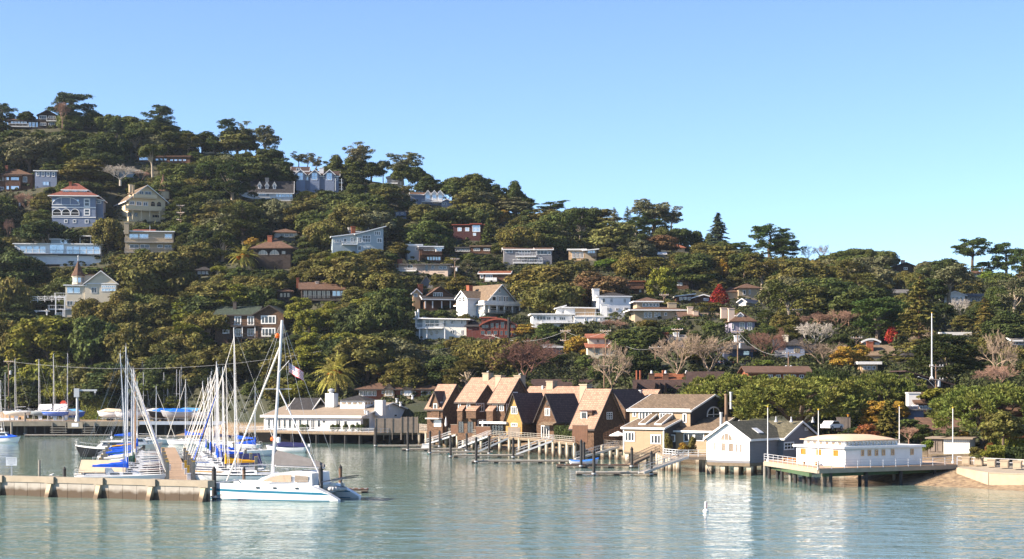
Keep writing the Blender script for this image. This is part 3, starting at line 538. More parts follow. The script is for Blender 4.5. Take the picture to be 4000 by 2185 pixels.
h = H('gazebo', 'small dark-roofed gazebo with pale windows among dark shrubs below the hipped brown house', 'the little gazebo', 762, 825, 1075, cat='gazebo', occ=(762, 825, 1043, 1074))
h.vol(768, 820, 1075, 1058, 'hip', 1042, 5, 'dark_wood', 'roof_dark', ov=.8).row(772, 816, 3, 1060, 1072, pane='curtain', nx=1)
h = H('brown_house', 'almost black brown house with a flared hipped roof, brick chimney and arched windows', 'the dark hip-roofed house', 985, 1135, 1050, yaw=-4, occ=(985, 1148, 925, 1045))
h.vol(990, 1136, 1060, 972, 'hip', 930, 11, 'dark_wood', 'roof_brown', ov=1.0)
for a, b in ((1007, 1047), (1052, 1092)): arch_window(h, a, b, 976, 997, trim='trim_dark', pane='glass_tan', nx=4, spring=0)
h.win((1100, 980, 1117, 995, 1, 1), trim='trim_dark', pane='glass_tan').chim(1048, 920, 950, w=1.4, dy=3)
h = H('brown_roof_house', 'pale house under a wide brown hipped roof behind yellow-green shrubs', 'the wide brown roof', 1051, 1168, 925, occ=(1060, 1165, 890, 918))
h.vol(1058, 1160, 928, 911, 'hip', 892, 9, 'white', 'roof_brown', ov=.9).row(1095, 1145, 3, 914, 924)
h = H('modern_house', 'light grey-blue house with a long slanting roof, big white windows and brick chimney', 'the slant-roofed grey-blue house', 1395, 1500, 985, yaw=10, occ=(1293, 1505, 885, 970))
h.vol(1395, 1497, 990, 916, 'shedx', 888, 11, 'pale_blue', 'roof_grey', trim='white', ov=.8)
h.win((1416, 919, 1448, 948, 3, 2), (1462, 903, 1486, 920, 3, 1), (1472, 930, 1492, 949, 2, 1), (1398, 928, 1413, 950, 2, 1), bw=0.2).win((1398, 961, 1412, 980, 1, 1), (1420, 965, 1444, 968, 2, 1))
h.vol(1300, 1397, 985, 928, 'shedx', 914, 10, 'pale_blue', 'roof_grey', dy=1.0, trim='white', ov=.6, th=.25).win((1342, 932, 1355, 950, 1, 1), (1369, 928, 1379, 948), (1381, 930, 1388, 949, 1, 1)).row(1306, 1335, 3, 935, 950).chim(1380, 886, 920, w=1.3, dy=1.5, m='brick_red').deck(1340, 1398, 945, 955, 1.6)
h.vol(1362, 1430, 900, 898, 'gx', 884, 4, 'pale_blue', 'roof_grey', dy=6, trim='white')
h = H('red_house', 'dark red-brown house with white windows and a glazed corner tower', 'the dark red house', 1770, 1890, 935, yaw=-3, occ=(1765, 1885, 876, 925))
h.vol(1770, 1888, 940, 880, 'flat', 877, 9, 'red_wood', 'trim_red').win((1787, 889, 1803, 904, 2, 1), (1817, 889, 1833, 904, 2, 1), pane='glass_sky')
[o for o in h.root.children if o.name.startswith('wall')][0].data.materials[0] = mat('maroon', (0.07, 0.025, 0.025), 0.8, 0.15, 1, 'board')
h.vol(1841, 1877, 940, 879, 'flat', 875, 3, 'maroon', 'trim_red', dy=-1.5).win((1846, 882, 1876, 908, 2, 2), (1848, 912, 1860, 923, 2, 1), pane='glass_sky')
h = H('flat_house', 'flat-roofed dark house with white fascias, a conservatory end and brick chimney', 'the white-fascia flat house', 1590, 1727, 1018, yaw=8, occ=(1595, 1735, 945, 1012))
h.vol(1640, 1727, 1022, 975, 'flat', 962, 9, 'brown_wood', 'roof_grey', trim='white').row(1655, 1697, 3, 968, 980, pane='glass_tan').deck(1650, 1727, 982, 994, 2, 'brown_wood').row(1668, 1720, 5, 1003, 1017, pane='glass_sky', nx=1).chim(1697, 947, 965, w=1.6, m='pinkish')
h.vol(1590, 1645, 1000, 962, 'flat', 954, 8, 'pale_blue', 'roof_white', dy=1.5, trim='white').win((1622, 966, 1634, 978)); MB().cyl((h.fx(1606), 3, h.fz(958)), (h.fx(1606), 3, h.fz(942)), .25, n=8).obj('flue', 'white', h.root)
h.vol(1703, 1727, 985, 972, 'shedy', 968, 3, 'white', 'glass_sky', dy=-1.6, sink=0).row(1704, 1726, 3, 973, 984, pane='glass_sky', gap=.05)
h = H('pale_house', 'long low pale pink house with a white balcony on the slope', 'the long pale house', 1543, 1750, 1067, yaw=-8, occ=(1540, 1765, 1018, 1062))
h.vol(1556, 1750, 1067, 1034, 'shedx', 1036, 10, 'pinkish', 'roof_grey', ov=1.2).win((1592, 1034, 1612, 1050), (1686, 1036, 1697, 1052, 1, 1), (1714, 1040, 1745, 1053, 2, 1)).win((1660, 1035, 1674, 1063, 1, 1), trim='pinkish').deck(1540, 1626, 1048, 1058, 1.6)
h.vol(1718, 1732, 1090, 1066, 'flat', 1064, 3, 'pinkish', 'roof_grey', dy=.5).win((1720, 1070, 1730, 1085)).chim(1557, 1012, 1032, w=1.3)
h = H('long_house', 'long brown house with a strip of windows under a flat tan roof', 'the long brown strip-window house', 1775, 1915, 988, yaw=-2, occ=(1775, 1915, 957, 984))
h.vol(1840, 1915, 990, 965, 'flat', 959, 8, 'brown_wood', 'roof_tan').win((1850, 970, 1875, 981, 3, 1), (1889, 970, 1914, 981, 3, 1), pane='glass_tan'); h.vol(1775, 1842, 990, 968, 'flat', 965, 8, 'dark_wood', 'roof_grey', dy=1).row(1778, 1836, 6, 971, 982, pane='glass_tan', gap=.1, nx=1)
h = H('brown_house', 'brown house with a rust roof and a curved white balcony above the blue-gabled house', 'the rust-roofed balcony house', 1873, 1990, 1102, yaw=-4, occ=(1873, 1985, 1058, 1098))
h.vol(1873, 1990, 1104, 1070, 'gx', 1058, 9, 'brown_wood', 'roof_rust', trim='white').win((1875, 1073, 1888, 1088, 1, 1), (1897, 1074, 1924, 1088, 3, 1), bw=.2).deck(1894, 1940, 1086, 1098, 2, 'white', solid=True)
h = H('chalet', 'dark timber chalet with a red-brown roof and glazed veranda', 'the glazed chalet', 1180, 1346, 1176, yaw=8, occ=(1115, 1348, 1098, 1172))
h.vol(1180, 1346, 1240, 1130, 'gx', 1102, 11, 'dark_wood', 'roof_brown', trim='brown_wood', ov=.9).row(1186, 1290, 6, 1135, 1166, pane='glass_tan', trim='trim_dark', gap=.08, nx=2).row(1298, 1344, 3, 1136, 1158, pane='glass_sky', gap=.05, nx=1).deck(1188, 1346, 1157, 1172, 2, 'weathered', n=40)
h.row(1250, 1280, 3, 1203, 1222, nx=1, gap=.2).side('L', (0.1, 1138, 0.35, 1162), (0.45, 1138, 0.7, 1162), pane='glass_tan', trim='weathered').chim(1157, 1085, 1110, w=.8, dy=5, m='brick_red').chim(1233, 1099, 1110, w=1.0, dy=4, m='pinkish').post((1200, 1290, 1340), 1175, 1240, -1.8, 'trim_dark', .25)
h.vol(1082, 1140, 1190, 1140, 'hip', 1122, 8, 'dark_wood', 'roof_brown', dy=2.5).row(1092, 1130, 3, 1143, 1162, pane='glass_tan', trim='trim_dark')
h = H('craftsman_house', 'brown craftsman house with a broad front gable, white porch posts and left dormer', 'the brown gabled craftsman house', 1655, 1778, 1206, yaw=12, occ=(1610, 1780, 1110, 1202))
h.vol(1662, 1776, 1175, 1163, 'gy', 1122, 12, 'brown_wood', 'roof_brown', trim='trim_dark', ov=.9).win((1692, 1143, 1729, 1162, 4, 1), bw=.2)
h.vol(1657, 1778, 1178, 1172, 'shedy', 1160, 3, 'brown_wood', 'roof_dark', dy=-2.8, ov=.5, walls=False, trim='white'); h.post((1664, 1692, 1727, 1760), 1178, 1206, -2.4, 'white', .3); h.vol(1662, 1770, 1215, 1176, 'flat', 1175, 9, 'brown_wood', 'brown_wood', dy=.1).win((1682, 1188, 1702, 1204), (1706, 1190, 1716, 1206, 1, 1), (1726, 1190, 1738, 1204), trim='white')
h.vol(1612, 1640, 1180, 1143, 'gy', 1130, 6, 'peach', 'roof_brown', dy=3, trim='white').win((1615, 1146, 1629, 1160, 3, 1)).chim(1640, 1110, 1130, w=1.4, dy=5)
h = H('grey_roof_house', 'grey house under a plain steep grey roof behind the craftsman house', 'the grey pyramid roof', 1641, 1690, 1122, occ=(1645, 1690, 1082, 1110))
h.vol(1636, 1694, 1122, 1120, 'gy', 1080, 8, 'grey_lap', 'roof_grey')
h = H('gabled_house', 'pale blue gabled house with a white wraparound porch and brick chimney', 'the blue gabled porch house', 1896, 2016, 1228, yaw=38, occ=(1820, 2035, 1112, 1222))
h.vol(1896, 2016, 1228, 1184, 'gy', 1114, 13, 'pale_blue', 'roof_tan', trim='white', ov=.7).win((1948, 1129, 1956, 1145, 1, 1), (1920, 1158, 1939, 1179, 1, 1), (1948, 1159, 1956, 1178, 1, 2), (1966, 1158, 1974, 1178, 1, 2), (1976, 1158, 1984, 1178, 1, 2), bw=.25)
MB().box(h.fx(1916), h.fx(1990), -.1, -.002, h.fz(1158), h.fz(1155)).obj('belt_trim', 'white', h.root)
h.win((1916, 1197, 1940, 1216, 1, 2), (1949, 1198, 1966, 1218, 1, 1), (1977, 1197, 1986, 1216, 1, 2), (1988, 1197, 1997, 1216, 1, 2)).deck(1893, 2033, 1179, 1192, 2.6, 'white', solid=True).deck(1893, 2033, 1214, 1224, 2.6, 'plank_grey').post((1895, 1912, 1943, 1972, 2003, 2031), 1193, 1228, -2.4, 'white', .25)
h.side('L', (0.1, 1196, 0.22, 1216), (.75, 1196, .85, 1216), bw=.2); h.chim(1838, 1114, 1150, w=1.3, dy=9)
h.vol(1826, 1900, 1228, 1166, 'gx', 1139, 5, 'white_lap', 'roof_tan', dy=4, trim='white', ov=.4).side('L', (.2, 1160, .4, 1180, 1, 2), (.55, 1160, .75, 1180, 1, 2))
h = H('modern_house', 'white board-sided two-storey house with a butterfly roof and glass balcony', 'the white butterfly-roof house', 1622, 1822, 1322, yaw=-6, occ=(1620, 1825, 1238, 1316))
h.vol(1650, 1822, 1330, 1246, 'shedx', 1250, 10, 'white_board', 'roof_grey', trim='white', ov=1.2) if 'white_board' in MATS else (mat('white_board', (0.72, 0.71, 0.64), .7, .05, 1, 'board'), h.vol(1650, 1822, 1330, 1246, 'shedx', 1250, 10, 'white_board', 'roof_grey', trim='white', ov=1.2))
h.win((1660, 1249, 1716, 1276, 3, 1), (1733, 1250, 1744, 1276, 1, 1), (1760, 1252, 1774, 1267, 1, 1), (1800, 1250, 1809, 1267, 1, 1), (1677, 1289, 1693, 1312, 1, 1), (1698, 1289, 1713, 1308, 1, 1), (1758, 1290, 1778, 1306, 2, 1), (1801, 1290, 1809, 1307, 1, 1)).deck(1628, 1730, 1265, 1281, 2, 'metal', solid=False, floor='white', n=14).post((1640, 1668, 1738), 1283, 1325, -1.8, 'white', .22)
h.vol(1622, 1652, 1330, 1245, 'shedx', 1242, 8, 'pale_blue', 'roof_grey', dy=1.2, trim='white'); xx = h.fx(1624, -1); MB().cyl((xx, -.5, h.fz(1280)), (xx, -.5, h.fz(1222)), .25, n=8).lathe([(.35, 0), (.35, .3)], 8, (xx, -.5, h.fz(1222))).obj('flue', 'galvanised', h.root); xx = h.fx(1632, -1); MB().cyl((xx, 0, h.fz(1250)), (xx, 0, h.fz(1208)), .25, n=8).obj('flue', 'white', h.root)
h = H('barrel_roof_house', 'dark red house with a curved barrel roof, glass front and black flue', 'the barrel-roofed red house', 1822, 2022, 1325, yaw=-4, occ=(1824, 2020, 1240, 1312))
x0, x1 = h.fx(1872), h.fx(2020); zc, zt, zb = h.fz(1276), h.fz(1249), h.fz(1335); N = 14
arc = [(x0+(x1-x0)*i/N, zc+(zt-zc)*math.sin(math.pi*i/N)**.8) for i in range(N+1)]
MB().prism([(x0, zb-2), (x1, zb-2)]+arc[::-1], 0, 10).obj('wall', 'red_wood', h.root)
rf = MB()
for p, q in zip(arc, arc[1:]): rf.add([(p[0],-.6,p[1]),(q[0],-.6,q[1]),(q[0],10.4,q[1]),(p[0],10.4,p[1]),(p[0],-.6,p[1]+.35),(q[0],-.6,q[1]+.35),(q[0],10.4,q[1]+.35),(p[0],10.4,p[1]+.35)], [(0,1,5,4),(4,5,6,7),(3,7,6,2),(0,3,2,1)])
h.roof = rf.obj('roof', 'roof_grey', h.root); tr = MB()
for p, q in zip(arc, arc[1:]): beam(tr, (p[0], -.68, p[1]+.4), (q[0], -.68, q[1]+.4), .14, .45)
tr.obj('eave_trim', 'trim_red', h.roof); h.v = (x0, x1, 0, 10, zb, zc, zt)
h.row(1915, 1950, 2, 1261, 1284, trim='trim_red', nx=1).row(1954, 1972, 1, 1257, 1284, trim='trim_red', nx=1).row(1876, 1945, 3, 1291, 1310, trim='trim_red', nx=1).row(1952, 2018, 4, 1291, 1312, trim='trim_red', nx=1).win((1880, 1268, 1910, 1284, 2, 1), (1994, 1268, 2014, 1284, 2, 1), trim='trim_red')
h.vol(1822, 1874, 1330, 1276, 'shedy', 1254, 9, 'red_wood', 'roof_dark', dy=1).win((1826, 1284, 1845, 1291), trim='trim_red'); h.vol(1880, 1935, 1254, 1241, 'flat', 1237, 5, 'red_wood', 'trim_red', dy=3, sink=.5).row(1884, 1910, 2, 1243, 1250, trim='trim_red')
MB().cyl((h.fx(1988, -1), -.9, h.fz(1330)), (h.fx(1988, -1), -.9, h.fz(1242)), .45, n=10).obj('flue', 'black', h.root); h.deck(1872, 2020, 1300, 1316, 1.5, 'red_wood', n=30)
h = H('terrace_house', 'white flat-roofed house on two levels with a roof terrace and tall white chimney', 'the white terraced house', 2076, 2405, 1262, yaw=3, occ=(2076, 2400, 1192, 1258))
h.vol(2080, 2236, 1258, 1231, 'flat', 1226, 9, 'white', 'roof_white', trim='white', ov=.6).win((2083, 1236, 2092, 1248, 1, 1), (2095, 1234, 2133, 1252, 3, 1), (2135, 1237, 2152, 1252, 2, 1), (2162, 1236, 2172, 1252, 1, 1), (2184, 1238, 2209, 1252, 3, 1)).deck(2115, 2245, 1252, 1260, 1.8)
h.vol(2205, 2330, 1240, 1202, 'shedx', 1204, 9, 'white', 'roof_white', dy=2, trim='white', ov=.6).win((2245, 1202, 2328, 1233, 2, 1), pane='peach'); h.vol(2176, 2206, 1240, 1204, 'shedx', 1196, 8, 'white', 'roof_white', dy=2.3, trim='white').win((2197, 1214, 2203, 1228, 1, 1))
h.vol(2242, 2400, 1270, 1240, 'flat', 1237, 9, 'white', 'roof_white', dy=-1.5, ov=.15).win((2283, 1242, 2291, 1255, 1, 1), (2314, 1242, 2326, 1262, 3, 1), (2340, 1243, 2400, 1252, 5, 1)).deck(2246, 2382, 1221, 1236, .1, wrap=False, dy=-1.3)
xx = h.fx(2360, 0); MB().box(xx-.85, xx+.85, .2, 1.5, h.fz(1240), h.fz(1190)).box(xx-.95, xx+.95, .1, 1.6, h.fz(1190), h.fz(1188)).obj('chimney', 'white', h.root)
h = H('white_house', 'white clapboard two-storey house with a dark hipped roof and white chimney', 'the white two-storey house', 2313, 2463, 1218, yaw=8, occ=(2315, 2465, 1130, 1212))
h.vol(2337, 2463, 1225, 1160, 'hip', 1141, 10, 'white_lap', 'roof_dark', trim='white', ov=.4).win((2352, 1166, 2364, 1183, 1, 1), (2383, 1166, 2394, 1183, 2, 3), (2435, 1166, 2446, 1183, 2, 3), (2370, 1202, 2381, 1213, 3, 2), (2405, 1204, 2418, 1213, 2, 1), (2438, 1201, 2455, 1214, 3, 1), bw=.1).side('L', (.2, 1166, .45, 1183)).chim(2330, 1130, 1160, w=1.7, dy=2, m='white')
h = H('hip_roof_house', 'grey-tan house with spreading hipped roofs and a glazed lookout above', 'the lookout hip-roof house', 2465, 2665, 1247, yaw=3, occ=(2466, 2664, 1158, 1242))
h.vol(2480, 2660, 1250, 1214, 'hip', 1190, 12, 'tan', 'roof_brown', ov=1.5, trim='white').row(2515, 2545, 2, 1219, 1242, nx=2).row(2556, 2580, 2, 1220, 1240).win((2594, 1220, 2606, 1234, 1, 1), (2640, 1220, 2650, 1234, 1, 1)).chim(2628, 1184, 1206, w=2.2, dy=1.0, m='tan')
h.vol(2490, 2580, 1205, 1179, 'hip', 1161, 8, 'tan', 'roof_brown', dy=2.5, ov=.9, trim='white', sink=.5).row(2512, 2578, 5, 1182, 1197, gap=.12, nx=1)
h.deck(2500, 2545, 1232, 1246, 2, 'plank_grey')
h = H('gabled_house', 'low brown house with white edged flat and gabled roofs beside the red tree', 'the white-edged low gable house', 2640, 2785, 1180, yaw=0, occ=(2640, 2780, 1140, 1176))
h.vol(2710, 2785, 1182, 1164, 'gy', 1153, 9, 'brown_wood', 'roof_grey', trim='white', ov=.8).win((2748, 1165, 2768, 1176, 3, 1), pane='glass_sky'); h.vol(2645, 2712, 1180, 1158, 'shedx', 1150, 9, 'brown_wood', 'roof_white', dy=1, trim='white').row(2655, 2700, 3, 1160, 1174, pane='glass_tan')
h = H('hip_roof_house', 'tan house with a brown hipped corner roof behind the bright red tree', 'the tan hip house behind the red tree', 2825, 2970, 1165, yaw=6, occ=(2850, 2970, 1108, 1160))
h.vol(2885, 2968, 1168, 1128, 'hip', 1109, 9, 'tan', 'roof_brown', ov=.7).win((2902, 1134, 2912, 1152, 1, 1), (2926, 1132, 2933, 1150, 1, 1)); h.vol(2825, 2890, 1168, 1140, 'gx', 1122, 8, 'tan', 'roof_brown', dy=1.5)
h = H('blue_roof_house', 'pale house with a slate-blue roof and two white chimneys under the hip-roofed house', 'the slate-blue roof', 2885, 2985, 1198, yaw=-25, occ=(2888, 2985, 1166, 1192))
h.vol(2888, 2915, 1200, 1178, 'gy', 1168, 20, 'white', 'roof_blue', trim='white').chim(2925, 1164, 1175, m='white', dy=8).chim(2945, 1165, 1175, m='white', dy=14)
h = H('dormer_house', 'lavender-grey house with a brown roof, arched dormer and tall pink chimneys', 'the lavender dormer house', 2858, 2950, 1296, yaw=3, occ=(2840, 2950, 1205, 1290))
h.vol(2858, 2948, 1300, 1258, 'hip', 1222, 9, 'lavender', 'roof_brown', ov=.5).win((2889, 1260, 1, 1)[:0] or (2889, 1260, 2908, 1290, 2, 2), (2920, 1260, 2938, 1291, 2, 2), (2858, 1264, 2866, 1285, 1, 1), bw=.15).chim(2860, 1207, 1240, w=1.4, dy=1, m='pinkish').chim(2838, 1202, 1225, w=1.4, dy=5, m='pinkish')
h.vol(2884, 2904, 1250, 1232, 'gy', 1223, 4, 'lavender', 'roof_brown', dy=1, ov=.2, trim='white', sink=.6, wname='dormer', rname='dormer_roof'); arch_window(h, 2887, 2902, 1233, 1248)
h = H('gabled_house', 'brown-roofed row with pink chimneys half hidden behind the dark flat-topped tree', 'the brown roof with pink chimneys', 2652, 2830, 1245, occ=(2652, 2730, 1205, 1238))
h.vol(2655, 2730, 1248, 1240, 'gx', 1219, 9, 'lavender', 'roof_brown', trim='trim_dark').chim(2700, 1200, 1225, w=1.4, dy=2, m='pinkish').chim(2720, 1214, 1230, w=1.3, dy=1, m='pinkish'); h.vol(2735, 2830, 1248, 1236, 'gx', 1222, 9, 'pinkish', 'roof_tan', dy=2)
h = H('terracotta_house', 'cream two-level house with terracotta tile roofs behind the golden shrub', 'the terracotta-roofed house', 2293, 2480, 1388, yaw=2, occ=(2292, 2395, 1303, 1384))
h.vol(2300, 2392, 1350, 1321, 'gx', 1305, 8, 'cream', 'roof_terracotta', dy=2.5).win((2333, 1326, 1, 1)[:0] or (2333, 1326, 2342, 1338), (2362, 1326, 2378, 1338), trim='tan').chim(2378, 1304, 1316, w=1, m='white', dy=4)
h.vol(2295, 2480, 1392, 1360, 'shedy', 1344, 5, 'cream', 'roof_terracotta', dy=-1.5).win((2320, 1366, 2334, 1384), (2355, 1366, 2368, 1384), trim='tan')
h = H('blue_house', 'small dark blue house with white windows behind the leafless maroon tree', 'the small dark blue house', 2081, 2206, 1382, yaw=2, occ=(2120, 2206, 1344, 1378))
h.vol(2084, 2206, 1384, 1358, 'hip', 1345, 8, mat('navy', (0.06, 0.075, 0.12), .7, .1, 1, 'lap'), 'roof_grey', trim='white').row(2168, 2200, 4, 1361, 1377, nx=1, gap=.1).row(2084, 2142, 6, 1360, 1378, nx=1, gap=.2)
h = H('dark_house', 'dark blue-black house with a charcoal hipped roof, cream end wall and lit pane', 'the dark blue hip house', 2828, 2948, 1402, yaw=2, occ=(2840, 2945, 1325, 1396))
h.vol(2828, 2942, 1405, 1367, 'hip', 1340, 9, 'navy', 'roof_dark', ov=.8).win((2902, 1370, 2929, 1389, 1, 1), pane='glass_sky', trim='navy'); h.vol(2878, 2930, 1370, 1358, 'gy', 1322, 5, 'cream', 'roof_grey', dy=4).chim(2890, 1312, 1330, m='white', w=1, dy=5)
h = H('grey_house', 'grey-blue stucco house with a charcoal hipped roof and cream chimney', 'the grey stucco hip house', 3037, 3146, 1400, yaw=-8, occ=(3040, 3150, 1312, 1392))
h.vol(3070, 3142, 1405, 1352, 'hip', 1326, 9, 'blue_grey', 'roof_dark', ov=.5).win((3101, 1359, 3122, 1377, 2, 2), trim='tan').chim(3076, 1311, 1330, w=1.3, m='cream'); h.vol(3030, 3080, 1405, 1352, 'gx', 1326, 8, 'grey_lap', 'roof_dark', dy=1); h.vol(3140, 3185, 1405, 1362, 'gx', 1345, 6, 'grey_lap', 'roof_dark', dy=2).chim(3136, 1322, 1345, m='trim_dark', dy=3)
h = H('grey_house', 'grey house with orange brick chimneys and a little gable left of the leaning street pole', 'the grey house with orange chimneys', 2596, 2680, 1365, occ=(2598, 2665, 1302, 1350))
h.vol(2604, 2680, 1372, 1330, 'gx', 1310, 8, 'lavender', 'roof_grey'); h.chim(2602, 1302, 1332, w=1.2, m='brick_red', dy=1).chim(2645, 1302, 1322, w=1.2, m='white', dy=2); h.vol(2612, 2634, 1365, 1332, 'gy', 1320, 3, 'peach', 'roof_grey', dy=-1, ov=.2)
h = H('arched_roof_house', 'rust shingled house with a white arched eave and round window', 'the white arched-eave house', 3363, 3442, 1352, occ=(3362, 3444, 1322, 1350))
x0, x1 = h.fx(3365), h.fx(3440); zc, zt, zb = h.fz(1338), h.fz(1326), h.fz(1362); arc = [(x0+(x1-x0)*i/N, zc+(zt-zc)*math.sin(math.pi*i/N)) for i in range(N+1)]
MB().prism([(x0, zb-2), (x1, zb-2)]+arc[::-1], 0, 6).obj('wall', 'red_shingle', h.root); tr = MB(); rf = MB()
for p, q in zip(arc, arc[1:]): beam(tr, (p[0], -.3, p[1]+.25), (q[0], -.3, q[1]+.25), .5, .4); rf.add([(p[0],-.1,p[1]+.1),(q[0],-.1,q[1]+.1),(q[0],8,q[1]+.1),(p[0],8,p[1]+.1)], [(0,1,2,3)])
h.roof = rf.obj('roof', 'roof_grey', h.root); tr.obj('eave_trim', 'white', h.roof); h.v = (x0, x1, 0, 6, zb, zc, zt); h.row(3374, 3400, 4, 1339, 1349, nx=2, gap=.1).row(3417, 3436, 3, 1339, 1349, gap=.1); xx = h.fx(3402); MB().cyl((xx, -.05, h.fz(1334)), (xx, .1, h.fz(1334)), .5, n=12).obj('round_window', 'white', h.root)
h = H('tan_roof_house', 'house with a plain tan shingle roof and brick chimney below the red maple', 'the tan shingle roof below the red maple', 3375, 3493, 1395, yaw=-6, occ=(3375, 3490, 1348, 1388))
h.vol(3385, 3490, 1398, 1388, 'gx', 1350, 10, 'pinkish', 'roof_tan').chim(3405, 1338, 1365, w=1.4, dy=1.5)
h = H('dark_roof_house', 'house with a charcoal tent-shaped roof between dark cypress and tan roof', 'the charcoal tent roof', 3524, 3585, 1404, occ=(3530, 3580, 1368, 1398))
h.vol(3527, 3585, 1410, 1398, 'hip', 1368, 9, 'navy', 'roof_dark').row(3550, 3578, 2, 1398, 1406)
h = H('white_house', 'long white house glimpsed through the eucalyptus trunks on the right slope', 'the long white house among eucalyptus', 3690, 3850, 1182, yaw=-4, occ=(3690, 3850, 1143, 1175))
h.vol(3690, 3770, 1185, 1155, 'gy', 1140, 9, 'white', 'roof_grey', trim='white').row(3700, 3760, 4, 1160, 1174); h.vol(3770, 3850, 1185, 1160, 'gx', 1147, 8, 'grey_lap', 'roof_grey', dy=1).row(3780, 3845, 4, 1163, 1177)
h = H('grey_roof_house', 'house with a low wide grey roof behind the bronze redwood', 'the low grey roof', 3485, 3560, 1150, occ=(3485, 3555, 1133, 1147))
h.vol(3485, 3560, 1152, 1146, 'gx', 1131, 9, 'tan', 'roof_grey')
h = H('dark_house', 'dark gabled house with a pale chimney breaking the skyline', 'the dark skyline house', 3497, 3580, 1060, occ=(3497, 3580, 1025, 1055))
h.vol(3497, 3580, 1062, 1043, 'gy', 1027, 10, 'dark_wood', 'roof_dark', ov=.8).win((3530, 1045, 3545, 1055)).chim(3536, 1016, 1030, w=1.2, m='pinkish')
h = H('grey_house', 'grey house with a brown roof under the leaning umbrella pine on the skyline', 'the grey house under the skyline pine', 3785, 3845, 1085, occ=(3785, 3840, 1056, 1080))
h.vol(3790, 3842, 1087, 1070, 'hip', 1057, 8, 'grey_lap', 'roof_brown').row(3796, 3836, 3, 1073, 1081)
h = H('white_roof_house', 'low house with a bright white flat roof above the big dark cypress', 'the white flat roof', 3672, 3790, 1318, occ=(3672, 3788, 1297, 1312))
h.vol(3676, 3786, 1320, 1310, 'flat', 1298, 10, 'cream', 'roof_white')
h = H('grey_house', 'grey sided house at the right edge of the hillside above bare trees', 'the grey house at the right edge', 3950, 4060, 1355, occ=(3955, 4000, 1318, 1350))
h.vol(3955, 4060, 1358, 1332, 'gx', 1315, 9, 'grey_lap', 'roof_grey', trim='white').row(3965, 4050, 5, 1336, 1348)
h = H('peach_house', 'peach walled block with a flat white roof above the umbrella pines', 'the peach block', 3355, 3430, 1458, occ=(3355, 3430, 1412, 1452))
h.vol(3362, 3428, 1462, 1424, 'flat', 1413, 9, 'peach', 'roof_white', ov=.8).row(3370, 3420, 3, 1430, 1444)
h = H('shed_roof_house', 'dark brown barn-like house with one long roof slope falling to the right', 'the dark slope-roofed house', 3560, 3745, 1535, occ=(3580, 3740, 1462, 1530))
h.vol(3555, 3745, 1538, 1458, 'shedx', 1512, 12, 'dark_wood', 'roof_darkbrown', ov=1).win((3712, 1500, 3730, 1512, 1, 1), trim='tan', pane='glass_tan')
h = H('red_roof_house', 'house with a red roof just under the conifer on the skyline', 'the red roof below the conifer', 2622, 2674, 978, occ=(2622, 2674, 955, 975))
h.vol(2622, 2674, 980, 970, 'hip', 955, 8, 'peach', 'roof_terracotta').win((2640, 971, 2650, 977))
h = H('white_roof_house', 'small house with a pale slanted roof beside the red-roofed house', 'the pale slanted roof', 2551, 2600, 999, occ=(2551, 2600, 980, 996))
h.vol(2551, 2600, 1001, 994, 'gx', 984, 7, 'tan', 'roof_white').chim(2595, 978, 992, m='peach', w=1.4)
h = H('grey_house', 'grey two-storey house with two long white balconies under leaning oaks', 'the grey double-balcony house', 1969, 2156, 1030, yaw=2, occ=(1969, 2156, 966, 1026))
h.vol(1969, 2093, 1034, 976, 'gx', 966, 9, 'grey_lap', 'roof_brown', trim='white').win((1975, 975, 2002, 989, 2, 1), (2026, 979, 2072, 992, 4, 1), (2020, 1005, 2031, 1016), (2038, 1006, 2048, 1016), (2060, 1006, 2089, 1019, 4, 1)).deck(2016, 2094, 989, 1003, 2).deck(2005, 2120, 1015, 1028, 2)
h.vol(2093, 2156, 1034, 977, 'gx', 968, 8, 'grey_lap', 'roof_brown', dy=-1, trim='white').win((2096, 979, 2138, 996, 3, 1), (2140, 984, 2152, 996, 1, 1), (2103, 1008, 2118, 1020))
h = H('modern_house', 'tan modern house with a tilted white-edged roof and glowing orange end wall', 'the tan tilted-roof house', 2204, 2331, 1015, occ=(2205, 2332, 966, 1010))
h.vol(2284, 2330, 1018, 980, 'shedx', 976, 9, 'tan', 'roof_white', trim='white', ov=.8).row(2296, 2324, 3, 978, 990, pane='glass_sky', gap=.06, nx=1).deck(2308, 2330, 992, 1002, 1.2, 'trim_dark'); h.vol(2222, 2286, 1018, 978, 'flat', 972, 8, 'peach', 'roof_white', dy=.8).row(2235, 2280, 3, 984, 1008, pane='glass_tan')
h = H('dark_house', 'dark timber house with one small white window deep among the trees', 'the dark timber house in the trees', 2450, 2516, 1145, occ=(2450, 2516, 1096, 1142))
h.vol(2452, 2516, 1150, 1102, 'flat', 1097, 8, 'brown_wood', 'roof_rust').win((2497, 1131, 2505, 1142), pane='curtain').deck(2460, 2514, 1111, 1126, 1.5, 'brown_wood')
h = H('dark_house', 'dark low house in deep shade below the tall skyline conifer', 'the shaded low house', 2641, 2690, 1128, occ=(2641, 2688, 1094, 1124))
h.vol(2641, 2690, 1130, 1100, 'flat', 1095, 7, 'brown_wood', 'roof_darkbrown').row(2645, 2665, 2, 1104, 1116)
tidal('pile_concrete', (0.5, 0.43, 0.33), (0.13, 0.1, 0.07), 0.3, 1.1); tidal('breakwater_concrete', (0.33, 0.305, 0.265), (0.085, 0.062, 0.042), 0.7, 1.15); tidal('strut_concrete', (0.5, 0.4, 0.27), (0.14, 0.1, 0.065), 0.3, 0.9)
mat('pile_black', (0.035, 0.033, 0.032), 0.6, 0.35, 2); mat('pile_brown', (0.14, 0.08, 0.05), 0.9, 0.3, 2, 'rough'); mat('pile_grey', (0.23, 0.21, 0.18), 0.9, 0.2, 2, 'rough')
